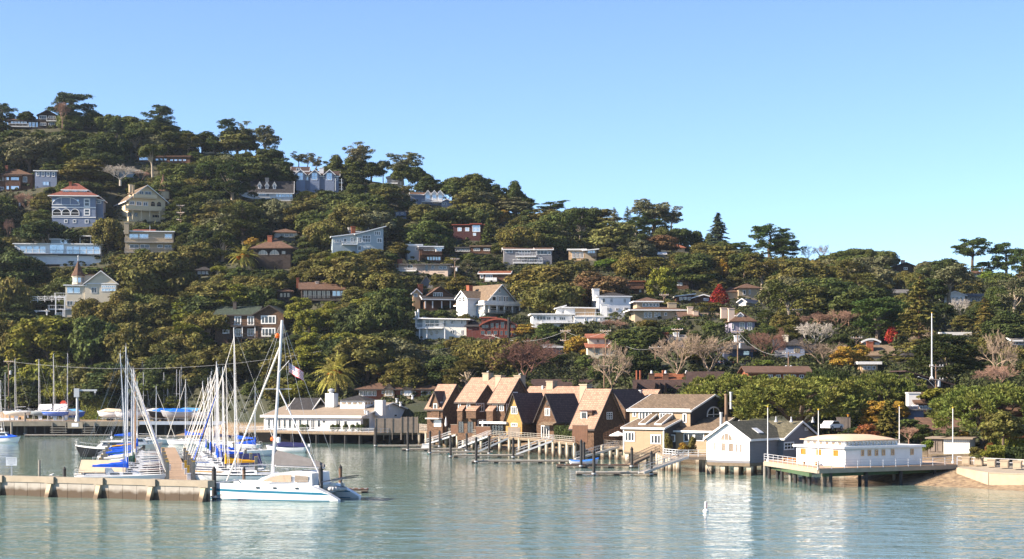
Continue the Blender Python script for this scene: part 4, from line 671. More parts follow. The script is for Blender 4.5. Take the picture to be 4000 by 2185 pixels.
mat('green_timber', (0.06, 0.1, 0.05), 0.9, 0.25, 1); mat('asphalt', (0.09, 0.085, 0.08), 0.9, 0.15, 1.5, 'rough'); mat('ochre', (0.6, 0.36, 0.04), 0.6, 0.1, 2); mat('sign_white', (0.75, 0.76, 0.78), 0.5, 0.03, 2); mat('ink', (0.03, 0.03, 0.05), 0.6, 0.1, 2); mat('stop_red', (0.55, 0.06, 0.03), 0.5, 0.1, 2)
mat('canvas_white', (0.72, 0.7, 0.68), 0.85, 0.06, 2); mat('tarp_blue', (0.02, 0.16, 0.62), 0.55, 0.2, 1.2, 'rough', bscale=2); mat('float_teal', (0.06, 0.2, 0.19), .6, .15, 2)
def text(body, size, m, parent, loc, rot, name='lettering', ext=0.004):
    cu = bpy.data.curves.new(name, 'FONT'); cu.body = body; cu.size = size; cu.extrude = ext; cu.align_x = 'CENTER'; cu.align_y = 'CENTER'
    t = bpy.data.objects.new("txt", cu); COL.objects.link(t); dg = bpy.context.evaluated_depsgraph_get(); me = bpy.data.meshes.new_from_object(t.evaluated_get(dg)); bpy.data.objects.remove(t)
    me.materials.clear(); o = link(name, me, m, parent); o.location = loc; o.rotation_euler = rot; return o
# ---------------- shingled harbour houses on stilts
YW = -38
def shingle(label, short, u0, u1, vb, ve, vr, roof, dep, y, wall='brown_shingle', rm='roof_pink', name='shingle_house', trim='trim_dark'):
    h = H(name, label, short, u0, u1, vb, yaw=YW, y=y, occ=(u0, u1+40, vr, vb)); h.vol(u0, u1, vb, ve, roof, vr, dep, wall, rm, trim=trim, sink=1.2, ov=.45); return h
h = shingle('shingled harbour house at the left end of the row, with a small front gable', 'the left-end shingled house', 1667, 1730, 1690, 1594, 1505, 'gx', 8.0, 368)
h.vol(1684, 1716, 1640, 1577, 'gy', 1532, 3.2, 'brown_shingle', 'roof_mauve', dy=-.25, ov=.3, trim='trim_dark', sink=0).win((1694, 1577, 1709, 1603, 1, 1)).win((1696, 1640, 1725, 1667, 1, 1), pane='curtain', dy=0); h.side('R', (.1, 1570, .35, 1592, 2, 1), (.15, 1640, .6, 1685, 3, 1), bw=.15)
MB().box(h.v[0]-.8, h.v[1]+.6, -1.2, -.02, h.fz(1637), h.fz(1633)).obj('awning', 'canvas_white', h.root)
h = shingle('second shingled harbour house from the left, its steep pink roof over two corner bay windows', 'the second shingled house', 1785, 1858, 1697, 1568, 1507, 'gx', 6.6, 355)
h.vol(1788, 1806, 1640, 1604, 'shedy', 1585, 1.2, 'brown_shingle', 'roof_pink', dy=-1.0, ov=.15, sink=0).win((1790, 1572, 1800, 1606, 1, 1), dy=-.05).vol(1822, 1860, 1634, 1604, 'shedy', 1588, 1.2, 'brown_shingle', 'roof_pink', dy=-1.0, ov=.15, sink=0).win((1824, 1574, 1838, 1610, 1, 1), dy=-.05); h.v = (h.fx(1785), h.fx(1858), 0, 6.6, 0, 0, 0); h.win((1790, 1646, 1812, 1692), (1826, 1646, 1850, 1692), trim='trim_dark', name='door', dy=0).side('R', (.02, 1575, .4, 1609, 3, 1), (.1, 1640, .8, 1685, 3, 1), bw=.15)
h = shingle('third shingled harbour house from the left, with the highest pink roof', 'the third shingled house', 1915, 1972, 1703, 1570, 1480, 'gx', 8.2, 345)
h.vol(1900, 1925, 1650, 1605, 'shedy', 1585, 1.4, 'brown_shingle', 'roof_pink', dy=-1.2, ov=.15, sink=0); h.v = (h.fx(1915), h.fx(1972), 0, 8.2, 0, 0, 0); h.win((1924, 1577, 1945, 1606, 1, 2)).win((1920, 1660, 1968, 1700, 4, 1), trim='trim_dark', name='door').win((1952, 1578, 1968, 1606, 2, 1)).side('R', (.05, 1578, .28, 1606, 2, 1), (.3, 1532, .48, 1551, 2, 2), bw=.15).chim(2021, 1470, 1530, w=1.6, dy=6.5, m='concrete_pale')
h.deck(1890, 1985, 1646, 1649, 1.6, 'canvas_white', solid=True, wrap=False) if 0 else MB().box(h.v[0]-1, h.v[1]+2, -2.2, -.05, h.fz(1655), h.fz(1647)).obj('awning', 'canvas_white', h.root)
h = shingle('long pink-roofed shingled house running behind the row, three chimneys on its ridge', 'the long pink roof behind the row', 1790, 1975, 1690, 1560, 1479, 'gx', 9.5, 372); h.chim(1895, 1460, 1500, w=1.6, dy=4, m='concrete_pale').chim(1945, 1470, 1520, w=1.5, dy=2.5, m='concrete_pale'); 
for u in (1850, 1890, 1935): xx = h.fx(u-25, 3.2); MB().slab([(xx-.4, 2.6, h.fz(1514)), (xx+.4, 2.6, h.fz(1514)), (xx+.4, 3.3, h.fz(1504)), (xx-.4, 3.3, h.fz(1504))], .1).obj('roof_vent', 'roof_mauve', h.roof)
h = shingle('pink-roofed shingled house behind the gold-fronted one, two pale chimneys', 'the rear pink roof', 2020, 2250, 1690, 1592, 1514, 'gx', 9.5, 357); h.chim(2148, 1492, 1545, w=1.6, dy=4, m='concrete_pale').chim(2284, 1505, 1550, w=1.4, dy=4, m='concrete_pale').chim(2120, 1507, 1525, w=.35, dy=4, m='galvanised', cap=False)
h = shingle('narrow gable-fronted harbour house with a bright gold shingle front and dark roof', 'the gold-fronted gable house', 1976, 2040, 1703, 1636, 1540, 'gy', 8.4, 340.5, 'brown_shingle', 'roof_mauve')
x0, x1 = h.v[0], h.v[1]; MB().prism([(x0+.02, 0), (x1-.02, 0), (x1-.02, h.fz(1634)), ((x0+x1)/2, h.fz(1541)), (x0+.02, h.fz(1634))], -.06, -.003).obj('front_wall', 'gold_shingle', h.root); h.win((1997, 1588, 2022, 1618, 3, 1), (1997, 1653, 2022, 1667, 3, 1), dy=-.06)
h = shingle('narrow gable-fronted harbour house in brown shingle with a round vent and porch', 'the brown gable house', 2096, 2172, 1712, 1636, 1542, 'gy', 8.6, 338, 'brown_shingle', 'roof_mauve'); h.side('R', (.3, 1655, .5, 1690, 2, 1), (.65, 1655, .85, 1690, 2, 1), trim='trim_dark').win((2129, 1595, 2149, 1625, 3, 1)).win((2115, 1663, 2146, 1710, 3, 1), name='door'); xx = h.fx(2139); MB().cyl((xx, -.1, h.fz(1578)), (xx, -.01, h.fz(1578)), .35, n=12).obj('round_vent', 'trim_dark', h.root); h.vol(2106, 2158, 1662, 1660, 'shedy', 1652, 1.4, 'brown_shingle', 'roof_tan', dy=-1.4, ov=.1, walls=False)
h = shingle('largest shingled harbour house, steep pink roof with a boxed dormer and tall dark gable', 'the big shingled house', 2235, 2318, 1744, 1668, 1524, 'gx', 9.8, 318); h.vol(2272, 2312, 1660, 1608, 'flat', 1603, 3, 'brown_shingle', 'roof_mauve', dy=1.0, ov=.25, sink=-1.8).win((2271, 1609, 2295, 1639, 1, 1)); h.v = (h.fx(2235), h.fx(2318), 0, 9.8, 0, 0, 0); h.side('R', (.4, 1611, .58, 1640, 3, 3), bw=.14).win((2248, 1672, 2272, 1690, 3, 1)).chim(2283, 1505, 1550, w=1.6, dy=5, m='concrete_pale', cap=True)
h = shingle('dark mauve-roofed shingled house tucked behind the big one', 'the mauve roof', 2345, 2440, 1690, 1594, 1525, 'gy', 9, 346, 'brown_shingle', 'roof_mauve'); h.side('R', (.5, 1600, .62, 1632, 1, 1)); h = shingle('last pink roof of the shingled row, left of the beige house', 'the last pink roof', 2478, 2532, 1690, 1592, 1526, 'gx', 7, 352); h.chim(2497, 1528, 1600, w=.7, dy=.2, m='galvanised')
def pier(name, label, edge, zt, back, th=.35, m='plank', pile_m='pile_concrete', pr=.28, step=4.2, rows=2, rail_m=None, cat='pier', fas='timber', rh=1.0, skip=(), rw=4.5, pz=-2.5):
    """deck on piles; edge = list of (u, y) along the front, left to right"""
    t = thing(name, label, cat); pts = [(P(u, 0, y).x, y) for u, y in edge]
    top = MB().slab([(x, y, zt) for x, y in pts]+[(x, y+back, zt) for x, y in pts[::-1]], th*.3).obj('deck', m, t)
    f = MB(); rl = MB(); k = 0
    for a, b in zip(pts, pts[1:]):
        beam(f, (a[0], a[1]+.06, zt-th*.31), (b[0], b[1]+.06, zt-th*.31), .2, th)
        L = math.dist(a, b); n = max(1, round(L/step))
        for i in range(n+(b == pts[-1])):
            q = i/n; x, y = a[0]+(b[0]-a[0])*q, a[1]+(b[1]-a[1])*q+.45
            for r_ in range(rows): MB().cyl((x, y+r_*rw, pz), (x, y+r_*rw, zt-th*.32), pr, n=9).obj('pile', pile_m, t)
        if rail_m:
            m_ = int(L/1.5)+1
            for hz in (rh, rh*.66, rh*.33): beam(rl, (*a, zt+hz), (*b, zt+hz), .06, .06)
            for i in range(m_+1): q = i/m_; x, y = a[0]+(b[0]-a[0])*q, a[1]+(b[1]-a[1])*q; rl.box(x-.045, x+.045, y-.045, y+.045, zt+.003, zt+rh-.06)
    f.obj('edge_beam', fas, t)
    if rail_m: rl.obj('railing', rail_m, t)
    return t
pier('deck_pier', 'long weathered deck on concrete piles in front of the shingled harbour houses', [(1637, 384), (1720, 372), (1810, 358), (1990, 339), (2110, 326), (2245, 306)], 2.95, 16, rail_m='plank_grey', rows=3, pr=.3)
t = thing('privacy_fence', 'slanted board fence at the left end of the shingled houses deck', 'fence', P(1632, 1692, 384)); beam_ = MB(); beam(beam_, (0, .2, 1.9), (3.2, -2.0, 1.7), .12, 1.9); beam_.obj('boards', 'weathered', t); beam(MB(), (0, .2, 2.0), (3.2, -2.0, 1.8), .2, .09).obj('cap_rail', 'plank_grey', t)
for (u, y, w, hh, lb) in ((1780, 361, 2.6, 1.8, 'dark board screen fence between the first two shingled houses'), (1895, 348, 4.6, 1.7, 'brown board screen fence before the third shingled house'), (2008, 338, 2.9, 1.75, 'low board fence under the gold-fronted gable house'), (2265, 309, 3.2, 2.9, 'tall dark board fence beside the big shingled house')):
    t = thing('board_fence', lb, 'fence', (P(u, 0, y).x, y, 2.95), R(YW), 'board screens on the shingled houses deck'); MB().box(-w/2, w/2, 0, .1, 0, hh).obj('boards', 'brown_wood' if 'brown' in lb or 'dark' in lb else 'weathered', t); MB().box(-w/2-.05, w/2+.05, -.03, .13, hh+.002, hh+.09).obj('cap_rail', 'weathered', t)
def parasol(u, y, z, hh, open_, lb):
    t = thing('parasol', lb, 'parasol', (P(u, 0, y).x, y, z), 0, 'parasols on the harbour decks'); MB().cyl((0, 0, 0), (0, 0, hh), .035, n=6).obj('pole', 'brown_wood', t)
    MB().lathe([(1.55, hh-.75), (1.5, hh-.62), (.7, hh-.25), (.03, hh+.05)] if open_ else [(.2, hh-1.9), (.26, hh-1.5), (.16, hh-.5), (.02, hh+.05)], 8).obj('canopy', 'canvas_white', t)
parasol(1742, 366, 2.95, 3.3, False, 'closed white parasol beside the left-end shingled house'); parasol(1886, 350, 2.95, 3.0, False, 'closed white parasol beside the second shingled house'); parasol(2415, 305, 2.4, 2.5, True, 'open white parasol left of the beige harbour house')
# ---------------- beige harbour house
mat('beige_lap', (0.35, 0.25, 0.155), .7, .08, 1, 'lap'); mat('roof_straw', (0.2, 0.145, 0.097), .9, .2, 1.5, 'shingle')
h = H('beige_house', 'beige clapboard harbour house on piles with white clerestory windows and a round-headed gable window', 'the beige harbour house', 2440, 2588, 1760, yaw=-36, y=290, occ=(2440, 2900, 1547, 1740))
h.vol(2440, 2588, 1760, 1674, 'shedy', 1634, 6.5, 'beige_lap', 'roof_straw', trim='white', ov=.35, sink=.3).win((2444, 1688, 2482, 1726, 3, 1), (2541, 1697, 2579, 1734, 3, 1), bw=.18)
for x in (h.v[0], h.v[1]): MB().box(x-.1, x+.1, -.08, -.003, 0, h.fz(1676)).obj('corner_trim', 'white', h.root)
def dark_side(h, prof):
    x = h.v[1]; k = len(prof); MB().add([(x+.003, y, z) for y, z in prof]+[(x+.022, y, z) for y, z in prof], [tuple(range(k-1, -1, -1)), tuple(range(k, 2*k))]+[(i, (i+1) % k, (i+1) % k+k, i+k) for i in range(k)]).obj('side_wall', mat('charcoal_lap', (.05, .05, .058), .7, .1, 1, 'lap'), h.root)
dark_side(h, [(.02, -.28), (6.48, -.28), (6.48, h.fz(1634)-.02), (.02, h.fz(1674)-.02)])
h.vol(2472, 2698, 1760, 1606, 'gx', 1547, 15, 'beige_lap', 'roof_straw', trim='white', dy=5, ov=.4, sink=.3)
h.win((2484, 1605, 2497, 1632, 1, 1), (2507, 1606, 2556, 1644, 4, 1), (2584, 1613, 2634, 1648, 4, 1), (2671, 1616, 2685, 1653, 1, 1), bw=.2); MB().box(h.v[0], h.v[1], 4.88, 4.997, h.fz(1604), h.fz(1598)).obj('fascia', 'white', h.root)
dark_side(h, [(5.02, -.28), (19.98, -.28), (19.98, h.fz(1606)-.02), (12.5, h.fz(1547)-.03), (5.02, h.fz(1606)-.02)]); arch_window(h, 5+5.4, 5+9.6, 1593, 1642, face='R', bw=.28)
for a in (2503, 2562): h.vol(a, a+20, 1700, 1660, 'shedy', 1625, 3.4, 'beige_lap', 'roof_straw', dy=1.5, trim='white', ov=.15, sink=.1, rname='porch_roof')
h.vol(2640, 2772, 1760, 1684, 'shedy', 1640, 6, 'beige_lap', 'roof_straw', dy=3.4, trim='white', ov=.5, sink=.3); h.v = (h.fx(2640, 3.4), h.fx(2772, 3.4), 3.4, 9, 0, 0, 0); h.win((2670, 1692, 2706, 1726, 2, 1), (2709, 1692, 2744, 1722, 1, 1), name='door').win((2600, 1698, 2636, 1726, 1, 1), dy=2.4, pane='glass_tan')
def flue(u, dy, v0, v1, r, m): xx = h.fx(u, dy); MB().cyl((xx, dy, h.fz(v1)), (xx, dy, h.fz(v0)), r, n=10).lathe([(r*1.25, 0), (r*1.25, .25)], 10, (xx, dy, h.fz(v0))).obj('flue', m, h.root)
flue(2824, 4, 1545, 1700, .27, 'pole_wood'); flue(2868, 12, 1538, 1600, .25, 'galvanised'); flue(2803, 3, 1615, 1700, .24, 'galvanised')
MB().box(h.fx(2440)+.0, h.fx(2588), .02, 13, -.55, -.31).obj('floor_beam', 'timber', h.root)
for a, b in ((.06, .5), (.5, .5), (.95, .5), (.06, 5), (.5, 5), (.95, 5), (1.5, 4.4), (2.0, 4.4), (1.5, 9), (2, 9)): xx = h.fx(2440)+a*(h.fx(2588)-h.fx(2440)); MB().box(xx-.35, xx+.35, b-.3, b+.4, -6, -.552).obj('pile', 'pile_concrete', h.root)
t = thing('lattice_screen', 'slanted dark lattice screen on the deck left of the beige house', 'screen', (P(2400, 0, 306).x, 306, 2.4), R(-10)); m_ = MB()
for i in range(14): x = -1.9+i*.27; m_.box(x, x+.05, 0, .05, 1.0, 2.2+i*.13)
for k in range(7): z = 1.2+k*.38; m_.box(-1.9+max(0, (z-2.2)/.13*.27), 1.65, .052, .09, z, z+.05)
m_.obj('slats', 'brown_wood', t)
pier('deck_pier', 'small plank deck with a picket rail between the big shingled and beige houses', [(2358, 309), (2442, 302)], 2.35, 7, rail_m='weathered', step=3, rows=2); pier('deck_pier', 'white-railed deck on square piles between the beige and grey houses', [(2590, 268), (2650, 262), (2766, 262)], 2.35, 12, rail_m='white', rows=3, fas='weathered', step=3.4, pr=.36)
for (u, y, lb, col, kd) in ((2545, 262, 0, 0, 0),)[:0]: pass
# ---------------- grey harbour house
h = H('grey_house', 'grey clapboard harbour house on piles with a brilliant white front gable and arched window', 'the grey harbour house', 2768, 2921, 1800, yaw=-36, y=256, occ=(2768, 3260, 1640, 1790))
h.vol(2768, 2921, 1800, 1714, 'gy', 1652, 11, 'grey_lap', 'roof_olive', trim='white', ov=.4, sink=.3); x0, x1, zE = h.v[0], h.v[1], h.fz(1714); mid = (x0+x1)/2
MB().prism([(x0-.03, 0), (x1+.03, 0), (x1+.03, zE), (mid, h.fz(1655)), (x0-.03, zE)], -.07, -.003).obj('front_wall', 'white_lap', h.root)
h.win((2793, 1728, 2799, 1761, 1, 1), (2805, 1729, 2811, 1762, 1, 1), (2819, 1730, 2838, 1764, 1, 1), (2846, 1731, 2865, 1766, 1, 1), (2872, 1733, 2879, 1767, 1, 1), (2885, 1734, 2892, 1768, 1, 1), dy=-.07, bw=.08, pane='glass_tan'); arch_window(h, 2818, 2860, 1693, 1721, dy=-.07, nx=3, spring=0, pane='glass_tan', bw=.12)
xx = x1+.02; MB().slab([(mid+1.6, 4.0, h.fz(1682)+.3), (mid+2.7, 4.0, h.fz(1700)+.3), (mid+2.7, 5.6, h.fz(1700)+.3), (mid+1.6, 5.6, h.fz(1682)+.3)], .25).obj('skylight', 'white', h.roof)
h.side('R', (.86, 1724, .99, 1743, 3, 2), bw=.12)
d0 = 8.5; xw = h.fx(3077, d0); h.vol(2860, 3077, 1800, 1718, 'gx', 1656, 11, 'grey_lap', 'roof_olive', trim='white', dy=d0, ov=.4, sink=.3); h.side('R', (.02, 1732, .3, 1764, 3, 2), (.62, 1677, .72, 1690, 1, 1), bw=.18)
for k in (2, 4.5, 8): MB().lathe([(.28, 0), (.12, .4), (.12, .8)], 8, (mid-1+k, d0+4.2, h.fz(1660)+.2)).obj('roof_vent', 'galvanised', h.roof)
MB().box(x0-.1, x1+.1, -.15, 11, -.75, -.31).obj('floor_beam', 'timber', h.root); MB().box(x1+.1, xw, d0+.1, d0+9, -.75, -.31).obj('floor_beam', 'timber', h.root)
for a, b in [(i, j) for i in (.04, .36, .68, .97) for j in (.1, 4.5, 9)]+[(1.5, 9), (2.0, 9.2), (2.4, 9.4), (1.5, 14), (2.1, 14)]: xx = x0+a*(x1-x0); MB().box(xx-.36, xx+.36, b, b+.7, -6, -.752).obj('pile', 'pile_concrete', h.root)
# ---------------- white saloon pavilion on its own pier
h = H('white_pavilion', 'long white waterside pavilion with a curved tan roof and a band of little arched windows', 'the white pavilion', 3280, 3625, 1820, yaw=30, y=232, occ=(3135, 3630, 1695, 1815))
h.vol(3280, 3625, 1820, 1750, 'flat', 1741, 9.6, 'white', 'white', ov=.35, sink=0)
h.row(3283, 3350, 1, 1757, 1812, nx=1, pane='white', trim='white', name='door', bw=.06); 
for u in (3350, 3381, 3412, 3443, 3484, 3571): h.win((u, 1756, u+14, 1780, 1, 1), pane='glass_tan', trim='peach', bw=.1)
h.side('L', (.12, 1757, .22, 1780, 1, 1), (.47, 1757, .57, 1780, 1, 1), (.8, 1757, .9, 1780, 1, 1), pane='glass_gold', trim='orange_wood', bw=.12)
xa, xb = h.v[0], h.fx(3530); MB().box(xa+.7, xb, .7, 8.9, h.fz(1741)+.001, h.fz(1722)).obj('clerestory', 'white', h.root); sv = h.v; h.v = (xa+.7, xb, .7, 8.9, 0, 0, 0)
wz = (xb-xa-1)/14
for i in range(14): a = xa+.85+i*wz; U = lambda x: h.uc+(x*math.cos(h.yaw)-.7*math.sin(h.yaw))*h.s; arch_window(h, U(a), U(a+wz*.68), 1725, 1738, nx=1, dy=.7, pane='glass_tan', bw=.07, name='clerestory_window')
for i in range(6):
    a = 1.2+i*1.25; m_ = MB(); f = MB().box(xa+.62, xa+.7, a, a+.85, h.fz(1738), h.fz(1725)).obj('clerestory_window', 'white', h.root); MB().box(xa+.6, xa+.69, a+.12, a+.73, h.fz(1737), h.fz(1727)).obj('pane', 'glass_tan', f)
N = 10; ring = [(.45+8.75*i/N, math.sin(math.pi*i/N)**.6*.62) for i in range(N+1)]; rf = MB(); zz = h.fz(1722)
secs = [(xa+.3, 0.05), (xa+1.0, .75), (xa+2.2, 1.0), ((xa+xb)/2, 1.05), (xb-1.8, .95), (xb-.6, .6), (xb+.1, .1)]; vs = []
for x, k in secs: vs += [(x, q[0], zz+.12+q[1]*k) for q in ring]
n1 = N+1; fs = [(i*n1+j, (i+1)*n1+j, (i+1)*n1+j+1, i*n1+j+1) for i in range(len(secs)-1) for j in range(N)]
rf.add(vs, fs).box(xa+.25, xb+.15, .4, 9.25, zz+.001, zz+.12); h.roof = rf.obj('curved_roof', mat('roof_cream', (.6, .43, .29), .8, .08, 1), h.root, True)
A, B, C_, D = (2985, 246), (3197, 224), (3738, 236), None
pa, pb, pc = [(P(u, 0, y).x, y) for u, y in (A, B, C_)]
t = thing('pavilion_pier', 'white-railed plank pier on dark piles carrying the white pavilion', 'pier'); zt = 2.42
poly = [(*pa, zt), (*pb, zt), (*pc, zt), (pc[0]-1, pc[1]+10, zt), (pb[0]+4, pb[1]+22, zt), (pa[0]+2, pa[1]+4, zt)]
MB().slab(poly, .12).obj('deck', mat('deck_peach', (.5, .34, .22), .85, .12, 1, 'board'), t); f = MB(); rl = MB(); g = MB()
for a, b, mm in ((pa, pb, 0), (pb, pc, 1)):
    beam(f, (*a, zt-.13), (*b, zt-.13), .25, .5); beam(g, (a[0]+.8, a[1]+1.2, zt-.64), (b[0]-.8, b[1]+1.2, zt-.64), .35, .45); L = math.dist(a, b); n = int(L/2.0)
    for hz in (1.0, .66, .33): beam(rl, (*a, zt+hz), (*b, zt+hz), .05, .05)
    for i in range(n+1): q = i/n; x, y = a[0]+(b[0]-a[0])*q, a[1]+(b[1]-a[1])*q; rl.box(x-.04, x+.04, y-.04, y+.04, zt-.3, zt+.95)
    for i in range(n//3+1):
        for r_ in (.8, 5.0): q = (i+.3)/(n//3+1); x, y = a[0]+(b[0]-a[0])*q+.3, a[1]+(b[1]-a[1])*q+r_; MB().cyl((x, y, -3), (x, y, zt-.7), .23, n=8).obj('pile', 'pile_black' if r_ < 2 or i % 2 else 'pile_grey', t)
f.obj('edge_beam', 'concrete', t); g.obj('green_beam', 'green_timber', t); rl.obj('railing', 'mast_metal', t)
for (u, y, rz, lb) in ((3085, 243, -38, 'long orange bench at the far corner of the pavilion deck'), (3165, 233, -42, 'shorter orange bench nearest the water on the pavilion deck')):
    b = thing('bench', lb, 'bench', (P(u, 0, y).x, y, zt), R(rz), 'orange benches on the pavilion deck'); MB().box(-1.2, 1.2, -.22, .22, .42, .5).obj('seat', 'orange_wood', b)
    for x in (-.9, .9): MB().box(x-.06, x+.06, -.18, .18, 0.003, .418).obj('leg', 'orange_wood', b)
def flagpole(u, vt, vb, y, lb, r=.075):
    p = P(u, vb, y); hh = (vb-vt)*y/F; t = thing('flagpole', lb, 'flagpole', p, 0, 'white flagpoles'); MB().cyl((0, 0, 0), (0, 0, hh), r, r*.6, 10).obj('pole', 'white', t); MB().ball((0, 0, hh+.1), .12, 8).obj('finial', 'ochre', t); MB().lathe([(r*2.4, 0), (r*2, .2), (r*1.1, .35)], 10).obj('base', 'white', t)
flagpole(2999, 1592, 1802, 245, 'white flagpole at the far corner of the pavilion deck'); flagpole(3197, 1604, 1836, 224.3, 'white flagpole at the nearest corner of the pavilion deck'); flagpole(3513, 1588, 1790, 248, 'white flagpole behind the white pavilion beside the golden tree'); flagpole(3722, 1596, 1810, 237, 'white flagpole at the shore end of the pavilion deck'); flagpole(3640, 1225, 1478, 312, 'very tall tapering flagpole in front of the wide dark cypress', .13)
# ---------------- floating docks, piles and gangways
def dock(u0, u1, y, lb, w=2.2, m='plank_grey', grp='floating docks in front of the harbour houses', z=.5):
    x0, x1 = P(u0, 0, y).x, P(u1, 0, y).x; t = thing('floating_dock', lb, 'floating dock', ((x0+x1)/2, y, 0), R(1), grp); h2 = (x1-x0)/2
    MB().box(-h2, h2, 0, w, z-.08, z).obj('deck', m, t); MB().box(-h2+.02, h2-.02, .03, w-.03, .22, z-.083).obj('fascia', 'weathered', t); q = MB(); n = max(2, int(h2*2/3))
    for i in range(n): x = -h2+.4+(2*h2-.8)*i/(n-1); q.box(x-.35, x+.35, .1, w-.1, -.25, .218)
    q.obj('floats', 'float_teal' if 'teal' in lb else 'black', t)
    c = MB()
    for i in range(4): x = -h2*.8+2*h2*.8*i/3; c.box(x-.15, x+.15, .08, .2, z+.002, z+.09)
    c.obj('cleats', 'galvanised', t)
for q in ((1475, 1715, 365, 'farthest floating dock, before the left-end shingled house'), (1570, 1842, 347, 'second farthest floating dock, with a white dock box on it'), (1668, 1925, 332, 'third floating dock out, riding on teal floats'), (1772, 2046, 316, 'fourth floating dock out, below the gold-fronted gable house'), (1842, 2294, 293, 'longest floating dock, below the big shingled house'), (2175, 2500, 277, 'floating dock with the blue-covered boat on it'), (2252, 2570, 254, 'nearest floating dock, below the beige house'), (1345, 1436, 213, 'short red-brown float behind the catamaran stern')): dock(*q, m='plank_grey' if 'red' not in q[3] else 'brown_wood')
t = thing('dock_box', 'white tapered dock box on the second farthest floating dock', 'dock box', (P(1665, 0, 347.8).x, 347.8, .5)); MB().prism([(-1.0, 0), (1.0, 0), (.75, .75), (-.75, .75)], -.4, .4).obj('body', 'white', t); MB().box(-.8, .8, -.45, .45, .752, .85).obj('lid', 'white', t)
def pile(u, vt, vb, lb, m='pile_black', r=.22, cone=True, grp='round mooring piles', y=None):
    y = y or ywater(vb); hh = (vb-vt)*y/F; t = thing('mooring_pile', lb, 'pile', (P(u, 0, y).x, y, 0), 0, grp); MB().cyl((0, 0, -3), (0, 0, hh-.45 if cone else hh), r, n=12).obj('shaft', m, t)
    if cone: MB().lathe([(r*1.12, hh-.45), (r*1.12, hh-.38), (r*.3, hh-.05), (.02, hh)], 12).obj('cap', 'black', t)
    MB().lathe([(r*1.5, .25), (r*1.5, .45)], 12).obj('collar', 'galvanised', t)
for q in ((1467, 1668, 1747, 'pile at the outer end of the farthest floating dock'), (1593, 1686, 1764, 'pile at the outer end of the second farthest dock'), (1717, 1681, 1750, 'pile at the shore end of the farthest floating dock'), (1680, 1681, 1776, 'pile at the outer end of the third dock'), (1823, 1690, 1767, 'pile at the shore end of the second farthest dock'), (1760, 1698, 1790, 'pile at the outer end of the fourth dock'), (1911, 1700, 1778, 'pile at the shore end of the third dock'), (1860, 1706, 1811, 'pile at the outer end of the longest dock'), (2005, 1709, 1793, 'pile at the shore end of the fourth dock'), (2270, 1716, 1829, 'pile left of the blue-covered boat'), (2281, 1724, 1815, 'pile just behind the one left of the blue-covered boat'), (2320, 1755, 1860, 'pile at the outer end of the nearest dock'), (2468, 1745, 1830, 'pile at the shore end of the blue-covered boat dock'), (2544, 1760, 1861, 'pile at the shore end of the nearest dock')): pile(q[0], q[1], q[2], 'black round '+q[3])
pile(836, 1822, 1953, 'thick black pile with a pointed cap off the bow of the catamaran', r=.25); pile(1253, 1821, 1957, 'thick black pile with a pointed cap against the catamaran hull', r=.25); pile(953, 1822, 1905, 'red-brown pile with a pointed cap behind the catamaran bow', 'pile_brown', .2); pile(252, 1823, 1885, 'black pointed pile just behind the breakwater', r=.22); pile(417, 1830, 1890, 'black flat-topped pile just behind the breakwater', r=.24, cone=False); pile(154, 1797, 1880, 'weathered flat-topped pile with a tyre behind the breakwater', 'pile_grey', .16, False); pile(1330, 1816, 1900, 'brown pile with a black pointed cap behind the catamaran stern', 'pile_brown', .22)
def gangway(u0, v0, z0, u1, v1, z1, lb, m='galvanised', w=1.0):
    ya, yb = F*(CH-z0)/(v0-VH), F*(CH-z1)/(v1-VH); a = Vector((P(u0, 0, ya).x, ya, z0)); b = Vector((P(u1, 0, yb).x, yb, z1)); t = thing('gangway', lb, 'gangway', a, 0, 'gangways down to the docks'); d = b-a; s = d.cross(Vector((0, 0, 1))).normalized()*w/2
    beam(MB(), (0, 0, .05), d+Vector((0, 0, .05)), w, .14).obj('ramp', 'plank_grey' if m != 'weathered' else 'plank', t)
    for sg in (-1, 1):
        r = MB(); beam(r, s*sg+Vector((0, 0, .12)), d+s*sg+Vector((0, 0, .12)), .09, .32)
        for hz in (1.05, .62): beam(r, s*sg+Vector((0, 0, hz)), d+s*sg+Vector((0, 0, hz)), .06, .06)
        n = max(4, int(d.length/(1.3 if m != 'weathered' else .4)))
        for i in range(n+1): p = d*(i/n)+s*sg; r.cyl(p+Vector((0, 0, .1)), p+Vector((0, 0, 1.02)), .03, n=4)
        r.obj('handrail', m, t)
for q in ((1662, 1737, .6, 1800, 1693, 3, 'steep metal gangway at the left-end shingled house'), (1797, 1749, .6, 1912, 1704, 3, 'metal gangway to the third dock'), (1868, 1763, .6, 1985, 1712, 3, 'metal gangway to the fourth dock'), (2018, 1774, .6, 2160, 1722, 3, 'metal gangway to the longest dock'), (2246, 1793, .6, 2415, 1746, 2.5, 'metal gangway left of the beige house'), (2505, 1846, .6, 2680, 1785, 2.5, 'pale metal gangway to the nearest dock')): gangway(*q)
gangway(2462, 1813, .6, 2592, 1752, 2.5, 'wooden gangway with close balusters before the beige house', 'weathered')
